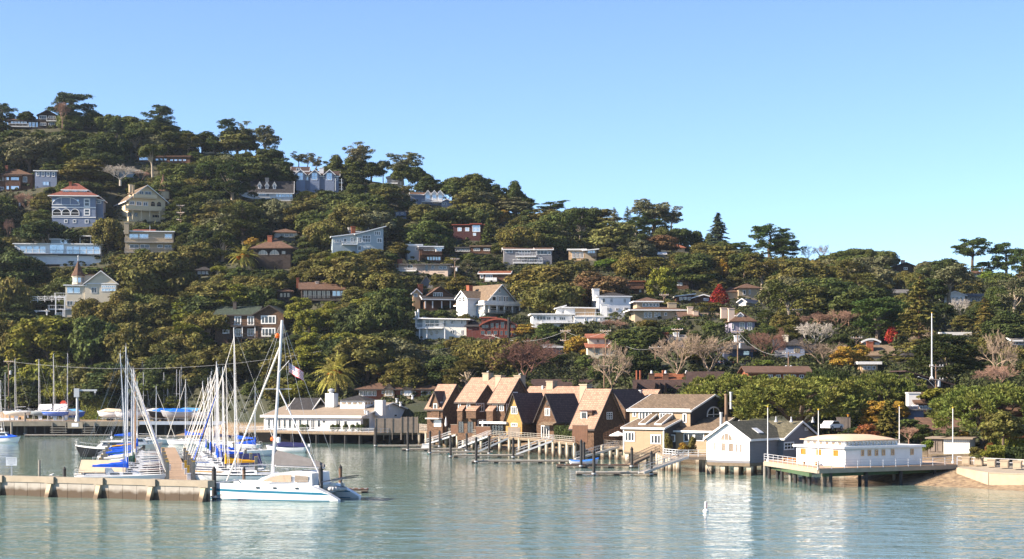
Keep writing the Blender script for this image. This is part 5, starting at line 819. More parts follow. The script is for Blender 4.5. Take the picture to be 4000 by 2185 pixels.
# ---------------- yacht club, its pier and the ranch house behind
h = H('club_house', 'low white yacht club building with a broad gravel roof, cupola and white chimneys', 'the white club building', 1020, 1415, 1682, yaw=-22, y=403, occ=(1020, 1680, 1525, 1675))
h.vol(1020, 1415, 1682, 1628, 'gx', 1578, 31, 'white', 'roof_gravel', trim='white', ov=.6, sink=1)
h.row(1034, 1180, 7, 1636, 1678, gap=.35, nx=1, bw=.18).win((1196, 1638, 1208, 1672, 1, 1), (1214, 1638, 1232, 1680, 2, 1), (1240, 1640, 1255, 1670, 1, 1), (1260, 1641, 1276, 1654, 1, 1), (1316, 1640, 1336, 1676, 2, 1), (1348, 1642, 1364, 1672, 1, 1), (1396, 1646, 1410, 1676, 1, 1)); h.side('R', (.03, 1632, .14, 1676, 1, 1), (.55, 1622, .6, 1632, 1, 1))
MB().box(h.v[0]-.6, h.v[1]+.6, -.75, -.6, h.fz(1632), h.fz(1623)).obj('fascia', 'white', h.root)
def cup(u, dy, v0, v1, w, d, name='chimney', m='white'): xx = h.fx(u, dy); return MB().box(xx-w/2, xx+w/2, dy, dy+d, h.fz(v1)-1, h.fz(v0)).obj(name, m, h.roof), xx
o, xx = cup(1272, 9, 1538, 1576, 2.2, 2.2); MB().lathe([(.5, 0), (.5, .4), (.8, .5), (.8, .8), (.3, 1.1)], 12, (xx, 10, h.fz(1538))).obj('vent_cap', 'galvanised', o); o, xx = cup(1478, 6, 1564, 1606, 1.9, 1.9)
o, xx = cup(1368, 8, 1566, 1602, 6.2, 6.2, 'cupola'); z = h.fz(1566); MB().add([(xx-3.6, 7.5, z+.002), (xx+3.6, 7.5, z+.002), (xx+3.6, 14.7, z+.002), (xx-3.6, 14.7, z+.002), (xx, 11.1, z+1.2)], [(3, 2, 1, 0), (0, 1, 4), (1, 2, 4), (2, 3, 4), (3, 0, 4)]).obj('cupola_roof', 'roof_dark', o)
for i in range(4): MB().box(xx-2.6+i*1.4, xx-1.7+i*1.4, 7.94, 8.02, z-.9, z-.35).obj('cupola_window', 'glass_tan', o); MB().box(xx+3.08, xx+3.14, 8.5+i*1.4, 9.4+i*1.4, z-.9, z-.35).obj('cupola_window', 'glass_tan', o)
for u, dy in ((1520, 8), (1560, 12), (1540, 16), (1430, 3), (1440, 2), (1600, 20)): xx = h.fx(u, dy); MB().lathe([(.35, 0), (.25, .7), (.4, .75), (.4, 1.0)], 8, (xx, dy, h.fz(1628)+dy*.19)).obj('roof_vent', 'galvanised', h.roof)
h.vol(1098, 1200, 1625, 1612, 'gx', 1560, 9, 'white', 'roof_dark', dy=6, ov=.2, trim='white', walls=False)
pier('club_pier', 'dark-piled club terrace with a grey railing along the harbour', [(935, 405), (1180, 392), (1462, 383), (1640, 386)], 2.5, 30, rail_m='metal', pile_m='pile_black', pr=.22, rows=2, step=3.5, fas='timber', m='plank')
MB().box(P(940, 0, 400).x, P(1640, 0, 385).x, 398, 398.5, -2, 2.2).obj('backdrop', mat('void_shade', (.02, .016, .013), .95, .3, 1))["label"] = 'near-black bulkhead under the club terrace'  # near-black sheet: the shade below the terrace is put into its colour
bpy.data.objects['backdrop']["category"] = 'wall'
for a, b, hh, lb in ((1466, 1565, 3.1, 'left panel of tall weathered board fence on the club pier'), (1568, 1632, 3.4, 'right, taller panel of weathered board fence on the club pier')):
    y = 384; x0, x1 = P(a, 0, y).x, P(b, 0, y).x; t = thing('board_fence', lb, 'fence', (x0, y, 2.5)); MB().box(0, x1-x0, 0, .12, 0, hh).obj('boards', 'weathered', t); q = MB()
    for i in range(4): x = (x1-x0)*i/3; q.box(x-.08, x+.08, -.1, -.003, -1.5, hh+.1)
    q.obj('post_row', 'weathered', t)
h = H('ranch_house', 'long low brick house with a brown roof and two little gabled bays behind the club', 'the brown-roofed ranch house', 1405, 1713, 1553, yaw=-3, occ=(1405, 1713, 1484, 1548))
h.vol(1405, 1713, 1556, 1524, 'hip', 1485, 14, 'brick_red', 'roof_brown', ov=1.2, trim='trim_dark').row(1402, 1470, 4, 1526, 1548, nx=2, gap=.08).win((1491, 1527, 1502, 1540, 1, 1), (1565, 1526, 1580, 1542, 1, 1), (1612, 1528, 1625, 1543, 1, 1), (1645, 1527, 1670, 1549, 2, 1), (1672, 1528, 1692, 1549, 2, 1))
for u, p in ((1520, 'glass_tan'), (1594, 'curtain')): h.vol(u-20, u+20, 1556, 1522, 'gy', 1503, 5, 'tan', 'roof_brown', dy=-.8, trim='trim_dark', ov=.3).win((u-14, 1523, u+14, 1546, 2, 1), pane=p)
h.chim(1570, 1495, 1512, w=.7, dy=3, m='brick_red')
h = H('dark_roof_house', 'long dark brown roof behind the shingled harbour houses with a tiny gablet', 'the long dark roof', 2090, 2340, 1545, y=402, occ=(2090, 2340, 1480, 1520)); h.vol(2090, 2340, 1560, 1530, 'gx', 1485, 12, 'brown_wood', 'roof_darkbrown', ov=.8)
h = H('brown_complex', 'dark brown shingled block with four steep orange gablets and metal-capped chimneys', 'the dark brown gablet block', 2470, 2700, 1600, y=366, yaw=-4, occ=(2470, 2820, 1455, 1560))
h.vol(2478, 2690, 1600, 1549, 'gx', 1487, 9, 'brown_shingle', 'roof_darkbrown', trim='trim_dark', ov=.3)
for u in (2488, 2558, 2576, 2597): h.vol(u-6, u+8, 1585, 1546, 'gy', 1498, 5, 'brown_shingle', 'roof_darkbrown', dy=-.6, ov=.25, sink=0, rname='gablet_roof', wname='gablet')
h.vol(2548, 2700, 1560, 1490, 'gx', 1462, 8, 'brown_shingle', 'roof_rust', dy=6.5, ov=.2)
for u, dy in ((2612, 7), (2694, 7), (2556, 7)): h.chim(u, 1462, 1490, w=1.2, dy=dy, m='brown_wood'); xx = h.fx(u, dy); MB().cyl((xx, dy+.6, h.fz(1462)), (xx, dy+.6, h.fz(1447)), .35, .2, 8).obj('flue', 'galvanised', h.root)
h.vol(2690, 2830, 1600, 1500, 'gx', 1455, 9, 'brown_shingle', 'roof_darkbrown', dy=1.5, ov=.3, trim='trim_dark')
for u in (2500, 2514, 2604, 2611): xx = h.fx(u, 9); MB().cyl((xx, 9, h.fz(1500)), (xx, 9, h.fz(1446)), .22, n=8).obj('flue', 'brick_red', h.root)
h = H('tan_roof_house', 'tan-roofed block behind the dark brown gablet block with five rust-red stove pipes', 'the tan roof with rust-red pipes', 2762, 2910, 1500, y=392, occ=(2762, 2900, 1420, 1460)); h.vol(2762, 2900, 1510, 1458, 'gx', 1438, 9, 'brown_shingle', 'roof_tan')
for u in (2778, 2807, 2823, 2872, 2887): xx = h.fx(u, 2); MB().cyl((xx, 2, h.fz(1465)), (xx, 2, h.fz(1418)), .25, n=8).lathe([(.32, 0), (.32, .25)], 8, (xx, 2, h.fz(1418))).obj('flue', 'brick_red', h.root)
h = H('orange_roof_house', 'building with a glowing orange-brown roof and one orange gablet among bare trees', 'the orange roof', 2580, 2770, 1490, y=432, occ=(2590, 2770, 1418, 1460)); h.vol(2580, 2765, 1500, 1470, 'gx', 1420, 10, 'peach', 'roof_orange', ov=.5).vol(2628, 2660, 1490, 1458, 'gy', 1434, 5, 'peach', 'roof_orange', dy=.5, ov=.2, sink=0).win((2664, 1440, 2676, 1456), pane='curtain')
h = H('long_house', 'long building with a flat grey-brown roof above the left umbrella pine', 'the long grey-brown roof above the pines', 2915, 3165, 1490, y=352, occ=(2915, 3140, 1433, 1478)); h.vol(2925, 3160, 1500, 1456, 'gx', 1434, 11, 'brick_red', 'roof_brown', ov=.8).row(3000, 3140, 5, 1464, 1478, gap=.6)
# ---------------- right-hand shore: seawall, road, garages and the roofs behind
t = thing('seawall', 'pale concrete seawall along the road at the right-hand shore', 'seawall')
def wl(u, y): return (P(u, 0, y).x, y)
w0, w1, w2 = wl(3742, 233), wl(3866, 223.5), wl(4300, 214)
m_ = MB(); beam(m_, (*w0, 2.1), (*w1, 1.95), .4, 3.0); m_.obj('side_wall', 'concrete_pale', t); m_ = MB(); beam(m_, (*w1, 1.85), (*w2, 1.85), .4, 3.0); m_.obj('front_wall', 'concrete_pale', t); m_ = MB(); beam(m_, (*w1, 1.94), (*w2, 1.94), .5, .088); m_.obj('coping', 'concrete_pale', t)
pts = [wl(3690, 252), wl(3780, 243), wl(3900, 233), wl(4400, 222)]; b2 = [wl(3660, 262), wl(3800, 254), wl(3900, 246), wl(4400, 236)]
MB().slab([(*p, 2.36) for p in pts]+[(*p, 2.36) for p in b2[::-1]], .3).obj('road', 'asphalt')["kind"] = 'structure'
MB().slab([(*wl(3745, 234), 2.1)]+[(*wl(3866, 224), 1.95), (*wl(4300, 214.5), 1.85), (*wl(4400, 221.8), 2.3), (*wl(3900, 232.8), 2.3), (*wl(3780, 242.8), 2.3), (*wl(3700, 250), 2.3)], .3).obj('pavement', 'concrete')["kind"] = 'structure'
for i, (u, y) in enumerate(((3775, 238.5), (3824, 235.2), (3874, 231.6), (3925, 229), (3975, 226.6))):
    b = thing('kerb_block', f"{['first','second','third','fourth','fifth'][i]} square concrete block from the pavilion along the seaside road", 'concrete block', (*wl(u, y), 2.3), R(-25), 'square concrete blocks along the road'); MB().box(-.5, .5, -.5, .5, 0, .85).box(-.4, .4, -.53, -.502, .12, .72).box(.502, .53, -.4, .4, .12, .72).obj('block', 'concrete_pale', b); MB().box(-.56, .56, -.56, .56, .853, 1.0).obj('cap', 'concrete_pale', b)
t = thing('pipe_railing', 'low pipe rail along the outer edge of the seaside road', 'railing'); m_ = MB(); a, b = wl(3740, 240), wl(4300, 219)
for hz in (.95, .5): m_.cyl((*a, 2.3+hz), (*b, 2.3+hz), .04, n=5)
m_.obj('rail', 'mast_metal', t); m_ = MB()
for i in range(9): q = i/8; m_.cyl((a[0]+(b[0]-a[0])*q, a[1]+(b[1]-a[1])*q, 2.3), (a[0]+(b[0]-a[0])*q, a[1]+(b[1]-a[1])*q, 3.25), .045, n=5)
m_.obj('post_row', 'mast_metal', t)
t = thing('planter_wall', 'pale concrete planter wall below the clipped hedges', 'wall'); m_ = MB(); beam(m_, (*wl(3832, 240), 3.1), (*wl(4300, 226), 3.1), .35, 1.0); m_.obj('wall', 'concrete_pale', t)
def hedge(name, lb, x0, x1, y0, y1, z0, z1, col, n, rz=0, loc=(0, 0, 0), ls=.16, grp=None):
    A_ = []; N_ = []
    for k in range(n):
        f = rnd.random(); p = [rnd.uniform(x0, x1), rnd.uniform(y0, y1), rnd.uniform(z0, z1)]; nn = [0, 0, 0]
        if f < .3: p[2] = z1; nn[2] = 1
        elif f < .7: p[1] = y0; nn[1] = -1
        elif f < .82: p[0] = x0; nn[0] = -1
        elif f < .94: p[0] = x1; nn[0] = 1
        else: p[1] = y1; nn[1] = 1
        A_.append(p); N_.append(nn)
    A_ = np.array(A_)+npr.normal(size=(n, 3))*.06; s = ls*(.6+.8*npr.random(n)); o = link('foliage', quads('foliage', A_, np.array(N_)+npr.normal(size=(n, 3))*.45, s, s*.7), 'leaves'); o.color = (*LC[col], 1)
    t = thing(name, lb, 'hedge', loc, rz, grp); o.parent = t; i_ = MB().box(x0+.12, x1-.12, y0+.12, y1-.12, z0, z1-.12).obj('core', mat('hedge_core', (.03, .035, .012), .9, .3, 2), t); return t
HEDGES = [('hedge', 'boxy clipped hedge behind the planter wall', 0, 2.3, 0, 2, 0, 1.7, 'yellow', 1600, (*wl(3858, 240), 2.9)), ('hedge', 'dark clipped hedge at the right edge above the planter wall', 0, 4.5, 0, 2, 0, 1.6, 'dark', 2200, (*wl(3930, 236), 2.9)), ('hedge', 'flat-topped yellow-green hedge behind the boxy clipped one', 0, 6, 0, 3, 0, 1.2, 'yellow', 2600, (*wl(3878, 247), 4.2))]
h = H('garage', 'low garage with white vertical-board doors under a flat overhanging roof', 'the white garage doors', 3690, 3783, 1776, yaw=-22, y=254, occ=(3640, 3785, 1705, 1770)); h.vol(3690, 3783, 1776, 1716, 'flat', 1711, 6, 'white_board', 'roof_gravel', ov=.5, sink=1).vol(3638, 3690, 1770, 1716, 'flat', 1711, 6, 'weathered', 'roof_gravel', dy=.4, ov=.4, sink=1); h.row(3642, 3688, 2, 1720, 1766, pane='weathered', trim='weathered', name='door', nx=1)
h = H('brown_roof_house', 'building with a broad sloping brown shingle roof behind the garages', 'the broad brown roof behind the garages', 3600, 3850, 1745, y=276, yaw=-12, occ=(3600, 3850, 1636, 1735)); h.vol(3600, 3850, 1745, 1718, 'gx', 1640, 14, 'brown_wood', 'roof_brown', ov=.8)
h = H('brown_roof_house', 'house with a brown roof and white chimney behind the fourth flagpole', 'the brown roof with the white chimney', 3580, 3710, 1640, y=300, occ=(3580, 3640, 1535, 1630)); h.vol(3580, 3710, 1645, 1575, 'gx', 1537, 10, 'brown_wood', 'roof_brown').chim(3577, 1538, 1580, w=2, dy=1, m='white').row(3590, 3640, 3, 1585, 1600)
h = H('blue_grey_block', 'blank slate-blue board building with a wide chimney behind the third flagpole', 'the slate-blue block', 3520, 3608, 1645, y=288, occ=(3520, 3606, 1590, 1635)); h.vol(3520, 3608, 1645, 1603, 'flat', 1600, 8, mat('slate_board', (.13, .15, .2), .8, .12, 1, 'board'), 'roof_grey').chim(3566, 1592, 1610, w=1.8, dy=1, m='slate_board').chim(3585, 1588, 1604, w=.7, dy=1.5, m='white')
h = H('brick_house', 'brick house with a dark balcony rail at the right edge behind the magnolia', 'the brick house at the right edge', 3930, 4080, 1750, y=256, yaw=-5, occ=(3945, 4000, 1600, 1740)); h.vol(3930, 4080, 1755, 1610, 'gx', 1570, 10, 'red_wood', 'roof_brown').row(3950, 4060, 3, 1630, 1668, pane='glass').deck(3936, 4080, 1676, 1692, 2.2, 'metal', floor='brick_red', th=.9)
t = thing('board_fence', 'rustic upright board fence under the umbrella pines by the lamp post', 'fence', P(3268, 1672, 282)); MB().box(0, 2.2, 0, .1, -.5, 1.6).obj('boards', 'weathered', t); MB().box(-.05, 2.25, -.03, .13, 1.602, 1.7).obj('cap_rail', 'weathered', t)
t = thing('street_lamp', 'dark lamp post with an amber lantern left of the golden tree', 'street lamp', P(3313, 1705, 266)); MB().cyl((0, 0, 0), (0, 0, 2.9), .06, .045, 8).lathe([(.14, 0), (.1, .3), (.06, .4)], 8).obj('post', 'black', t); MB().lathe([(.12, 2.9), (.2, 3.3)], 6).obj('lantern', 'glass_gold', t); MB().lathe([(.26, 3.302), (.02, 3.55)], 6).obj('hood', 'black', t)
def car(u, v, y, rz, lb, m):
    t = thing('parked_car', lb, 'car', P(u, v, y), R(rz)); pr = [(-2.1, .35), (2.1, .35), (2.15, .7), (1.9, .85), (1.1, .92), (.55, 1.4), (-1.0, 1.42), (-1.6, .95), (-2.1, .9)]; MB().prism(pr, -.85, .85).obj('body', m, t, False); MB().prism([(.45, .95), (.95, .95), (.5, 1.34), (-.95, 1.36), (-1.4, .97)], -.87, -.852).obj('side_window', 'glass', t)
    for x in (-1.35, 1.35):
        for s in (-1, 1): w = MB().cyl((x, s*.7, .33), (x, s*.9, .33), .33, n=12).obj('wheel', 'black', t); MB().cyl((x, s*.902, .33), (x, s*.915, .33), .2, n=10).obj('rim', 'galvanised', w)
    MB().box(2.12, 2.17, -.7, -.4, .55, .7).obj('headlight', 'curtain', t); MB().box(2.12, 2.17, .4, .7, .55, .7).obj('headlight', 'curtain', t)
car(3250, 1680, 280, 50, 'white car parked under the umbrella pines behind the pavilion', 'white')
# ---------------- channel marker
t = thing('marker_buoy', 'white can buoy with red bands floating alone in the open water', 'buoy', (P(2757, 0, ywater(1998)).x, ywater(1998), 0)); MB().lathe([(.22, -.2), (.3, 0), (.3, .1), (.16, .2)], 14).obj('float_collar', 'white', t); MB().cyl((0, 0, .2), (0, 0, .98), .13, n=14).obj('column', 'white', t)
for z in (.36, .82): MB().lathe([(.135, z), (.135, z+.06)], 14).obj('band', 'stop_red', t)
m_ = MB(); 
for k in range(12): a, b = 2*math.pi*k/12, 2*math.pi*(k+1)/12; m_.cyl((.09*math.cos(a), -.14, .62+.09*math.sin(a)), (.09*math.cos(b), -.14, .62+.09*math.sin(b)), .014, n=4)
m_.obj('circle_mark', 'stop_red', t)
mat('gel_white', (0.8, 0.8, 0.78), 0.3, 0.03, 1, spec=0.5); mat('gel_cream', (0.72, 0.68, 0.58), 0.35, 0.04, 1); mat('hull_navy', (0.02, 0.03, 0.09), 0.3, .1, 1); mat('hull_black', (0.012, 0.012, 0.014), .3, .1, 1); mat('hull_blue', (0.03, 0.12, 0.5), .35, .1, 1); mat('hull_grey', (.3, .31, .33), .4, .06, 1)
mat('hull_red', (.3, .03, .02), .4, .1, 1); mat('deck_grey', (.66, .66, .64), .6, .05, 2); mat('teal', (.015, .16, .26), .35, .08, 1); mat('canvas_blue', (.012, .1, .62), .75, .2, 2.5); mat('canvas_navy', (.012, .016, .07), .85, .2, 2); mat('canvas_green', (.01, .06, .035), .85, .2, 2); mat('canvas_tan', (.62, .5, .34), .85, .1, 1.5); mat('canvas_grey', (.13, .125, .125), .85, .15, 1.5); mat('canvas_yellow', (.75, .36, .01), .8, .12, 2); mat('canvas_black', (.012, .012, .014), .9, .2, 2); mat('canvas_cream', (.75, .7, .62), .85, .06, 1.5)
mat('mast_wood', (.5, .25, .07), .45, .12, 2); mat('mast_dark', (.03, .03, .032), .4, .1, 2); mat('wire', (.5, .5, .5), .5, .05, 2, metal=.4); mat('flag_red', (.55, .02, .035), .8, .1, 2); mat('flag_blue', (.02, .025, .16), .8, .1, 2); mat('orange_ball', (.9, .14, .01), .5, .05, 2); mat('rubber_grey', (.42, .42, .43), .6, .05, 2); mat('solar', (.015, .02, .05), .2, .1, 3)
def hull_loft(L, B, free, low=-.45, sheer=.25, transom=.72, over=.06, keelf=1.0):
    """stations from stern to bow; returns rings of (x, halfbeam, z sheer)"""
    st = []
    for i in range(15):
        t = i/14; b = B/2*(transom+(1-transom)*math.sin(min(1, t/.42)*math.pi/2)) if t < .42 else B/2*max(.015, 1-((t-.42)/.58)**2.3)
        zs = free*(1+sheer*(t-.35)**2*1.6); st.append((-L/2+L*t, b, zs, t))
    m = MB(); rings = []
    for x, b, zs, t in st:
        k = over*L*(max(0, t-.5)/.5)**2; k2 = -over*L*.6*(max(0, .2-t)/.2); lz = low*keelf*math.sin(math.pi*min(1, max(.05, t)))**.5
        f = lambda q: x-k*(1-q)-k2*(1-q)
        rings.append([(f(1), b, zs), (f(.55), b*.97, zs*.5), (f(.1), b*.84, .05), (f(0), b*.45, lz*.8), (f(0), 0, lz), (f(0), -b*.45, lz*.8), (f(.1), -b*.84, .05), (f(.55), -b*.97, zs*.5), (f(1), -b, zs)])
    n = 9; vs = [p for r in rings for p in r]; fs = [(i*n+j, i*n+j+1, (i+1)*n+j+1, (i+1)*n+j) for i in range(14) for j in range(n-1)]+[tuple(range(n-1, -1, -1))]
    m.add(vs, fs); d = MB(); dv = []
    for x, b, zs, t in st: dv += [(x, b*.97, zs-.03), (x, 0, zs+.05*b), (x, -b*.97, zs-.03)]
    d.add(dv, [(i*3+j, i*3+j+1, (i+1)*3+j+1, (i+1)*3+j) for i in range(14) for j in range(2)]); return m, d, st, rings
def band(rings, z0, z1, off=.012):
    """stripe round the hull between the fractions z0..z1 of the freeboard"""
    m = MB(); vs = []; n = len(rings)
    for r in rings:
        for sgn, a, b in ((1, r[0], r[1]), (-1, r[8], r[7])):
            for q in (z1, z0): p = Vector(a).lerp(Vector(b), (1-q)*2) if q > .5 else Vector(b).lerp(Vector(r[2] if sgn > 0 else r[6]), (.5-q)*2); vs.append((p.x, p.y+sgn*off, p.z))
    fs = []
    for i in range(n-1): a = i*4; c = a+4; fs += [(a, a+1, c+1, c), (a+2, c+2, c+3, a+3)]
    return m.add(vs, fs)
GR = 'sailboats moored in the marina'
def sailboat(lb, x, y, ang, L=10, B=3.1, hull='gel_white', cover='canvas_blue', mast=13, stripe='hull_navy', lean=(0, 0), mm='mast_metal', dodger=None, furl='canvas_cream', free=1.05, group=GR, z=0, covertxt=None, name='sailboat', boom=True, keel=False, deckm='deck_grey', tent=None):
    t = thing(name, lb, 'sailboat', (x, y, z), ang, group); hm, dm, st, rings = hull_loft(L, B, free); hu = hm.obj('hull', hull, t, True); dm.obj('deck', deckm, t)
    if stripe: band(rings, .86, .97).obj('sheer_stripe', stripe, hu); band(rings, .06, .14).obj('boot_stripe', stripe, hu)
    xm = L*.06; zc = free+.02; cb = B*.3; x0, x1 = -L*.16, L*.24
    c = MB(); hh = .48; c.add([(x0, -cb, zc), (x1, -cb*.55, zc), (x1, cb*.55, zc), (x0, cb, zc), (x0, -cb*.88, zc+hh), (x1-.9, -cb*.5, zc+hh*.7), (x1-.9, cb*.5, zc+hh*.7), (x0, cb*.88, zc+hh)], [(3, 2, 1, 0), (4, 5, 6, 7), (0, 1, 5, 4), (1, 2, 6, 5), (2, 3, 7, 6), (3, 0, 4, 7)])
    ca = c.obj('cabin', 'gel_white', t)
    for sgn in (-1, 1):
        for k in range(2): a = x0+.35+k*(x1-x0)*.36; b = a+(x1-x0)*.26; w = lambda q: cb*(.96-.42*(q-x0)/(x1-x0)*.93); MB().add([(a, sgn*(w(a)+.01), zc+.16), (b, sgn*(w(b)+.01), zc+.16), (b, sgn*(w(b)-.035), zc+.34), (a, sgn*(w(a)-.035), zc+.36)], [(0, 1, 2, 3)]).obj('cabin_window', 'glass', ca)
    MB().box(x0-L*.24, x0-.05, -cb*.95, -cb*.72, zc-.03, zc+.2).box(x0-L*.24, x0-.05, cb*.72, cb*.95, zc-.03, zc+.2).box(x0-L*.24, x0-.05, -cb*.71, cb*.71, zc-.2, zc-.02).obj('cockpit', 'canvas_white', t)
    m0 = Vector((xm, 0, zc+.35)); m1 = m0+Vector((lean[0], lean[1], mast)); mo = MB().cyl(m0, m1, .085, .06, 8).cyl(m1, m1+Vector((-.35, 0, .1)), .02, n=4).cyl(m1, m1+Vector((0, 0, .5)), .012, n=3).obj('mast', mm, t)
    rg = MB(); r_ = .013; bow = Vector((L/2-.15, 0, free*1.2)); stern = Vector((-L/2+.1, 0, free))
    rg.cyl(m1, stern, r_, n=3)
    for fz in ((.52,) if mast < 11 else (.36, .68)):
        p = m0.lerp(m1, fz); sp = MB()
        for sgn in (-1, 1): e = p+Vector((-.15, sgn*B*.3, .05)); sp.cyl(p, e, .03, n=4); rg.cyl(m0.lerp(m1, .97), e, r_, n=3); rg.cyl(e, (xm-.2, sgn*B*.47, free), r_, n=3); rg.cyl(p, (xm-.5, sgn*B*.46, free), r_, n=3)
        sp.obj('spreader', mm, mo)
    if furl: MB().cyl(bow+Vector((0, 0, .25)), m0.lerp(m1, .93), .07, .035, 6).obj('furled_jib', furl, t)
    else: rg.cyl(bow, m1, r_, n=3)
    rg.obj('rigging', 'wire', t)
    if boom:
        b0 = m0+Vector((-.1, 0, .75)); b1 = Vector((-L*.33, 0, b0.z+.12)); MB().cyl(b0, b1, .06, n=6).obj('boom', mm, t)
        if cover:
            sc = MB(); vs = []; K = 9
            for i in range(K+1): q = i/K; p = b0.lerp(b1, q); hgt = .62*(1-q)**1.3+.2+.04*math.sin(i*2.1); wd = .17*(1-q*.45); vs += [(p.x+.05, -wd, p.z-.08), (p.x+.05, -wd*.85, p.z+hgt*.55), (p.x+.05, 0, p.z+hgt), (p.x+.05, wd*.85, p.z+hgt*.55), (p.x+.05, wd, p.z-.08)]
            sc.add(vs, [(i*5+j, i*5+(j+1) % 5, i*5+5+(j+1) % 5, i*5+5+j) for i in range(K) for j in range(5)]+[(4, 3, 2, 1, 0), tuple(range(K*5, K*5+5))]).cyl(b0+Vector((.12, 0, -.1)), b0+Vector((.1, 0, 1.3)), .16, .1, 7); co_ = sc.obj('sail_cover', cover, t)
            if covertxt: text(covertxt, .42, 'ink', co_, ((b0.x+b1.x)/2+.3, -.2, b0.z+.22), (R(80), 0, 0))
    if dodger: MB().add([(x0-.2, -cb, zc+.1), (x0-.2, cb, zc+.1), (x0+.9, cb*.8, zc+.42), (x0+.9, -cb*.8, zc+.42), (x0-.25, -cb*.85, zc+1.05), (x0-.25, cb*.85, zc+1.05), (x0+.45, cb*.75, zc+1.0), (x0+.45, -cb*.75, zc+1.0)], [(4, 7, 6, 5), (7, 3, 2, 6), (0, 3, 7, 4), (1, 5, 6, 2)]).obj('dodger', dodger, t)
    if tent:
        b0 = m0+Vector((0, 0, 1.4)); b1 = Vector((-L*.42, 0, free+1.9)); q = [b0, b1]; MB().add([b0, b1, (-L*.45, -B*.45, free+.3), (xm, -B*.5, free+.25), (xm, B*.5, free+.25), (-L*.45, B*.45, free+.3)], [(0, 3, 2, 1), (0, 1, 5, 4), (1, 2, 5)]).obj('boom_tent', tent, t)
    ra = MB(); tops = []
    for xx, b, zs, tt in st[1:14:2]:
        for sgn in (-1, 1): ra.cyl((xx, sgn*b*.93, zs-.02), (xx, sgn*b*.93, zs+.6), .014, n=3)
        tops.append((xx, b*.93, zs+.6))
    for a, b in zip(tops, tops[1:]):
        for sgn in (-1, 1): ra.cyl((a[0], sgn*a[1], a[2]), (b[0], sgn*b[1], b[2]), .009, n=3); ra.cyl((a[0], sgn*a[1], a[2]-.3), (b[0], sgn*b[1], b[2]-.3), .008, n=3)
    ra.obj('lifelines', 'wire', t); pu = MB(); a = tops[-1]; e = (L/2+.05, 0, free*1.15+.75)
    for sgn in (-1, 1): pu.cyl((a[0], sgn*a[1], a[2]), e, .022, n=4); pu.cyl((L/2-.5, sgn*.25, free*1.1), (L/2-.4, sgn*.22, free*1.1+.68), .022, n=4)
    a = tops[0]; pu.cyl((-L/2+.1, -B*.3, free+.62), (-L/2+.1, B*.3, free+.62), .022, n=4)
    for sgn in (-1, 1): pu.cyl((a[0], sgn*a[1], a[2]), (-L/2+.1, sgn*B*.3, free+.62), .022, n=4); pu.cyl((-L/2+.1, sgn*B*.3, free), (-L/2+.1, sgn*B*.3, free+.62), .022, n=4)
    pu.obj('pulpit', 'mast_metal', t)
    if keel: MB().prism([(-.5, -.3), (-.35, -1.5), (.35, -1.5), (.7, -.3)], -.1, .1).obj('keel', 'gel_white' if hull != 'hull_blue' else 'pale_blue', t); MB().prism([(-L*.42, .2), (-L*.43, -.9), (-L*.38, -.9), (-L*.36, .2)], -.05, .05).obj('rudder', 'gel_white', t)
    return t
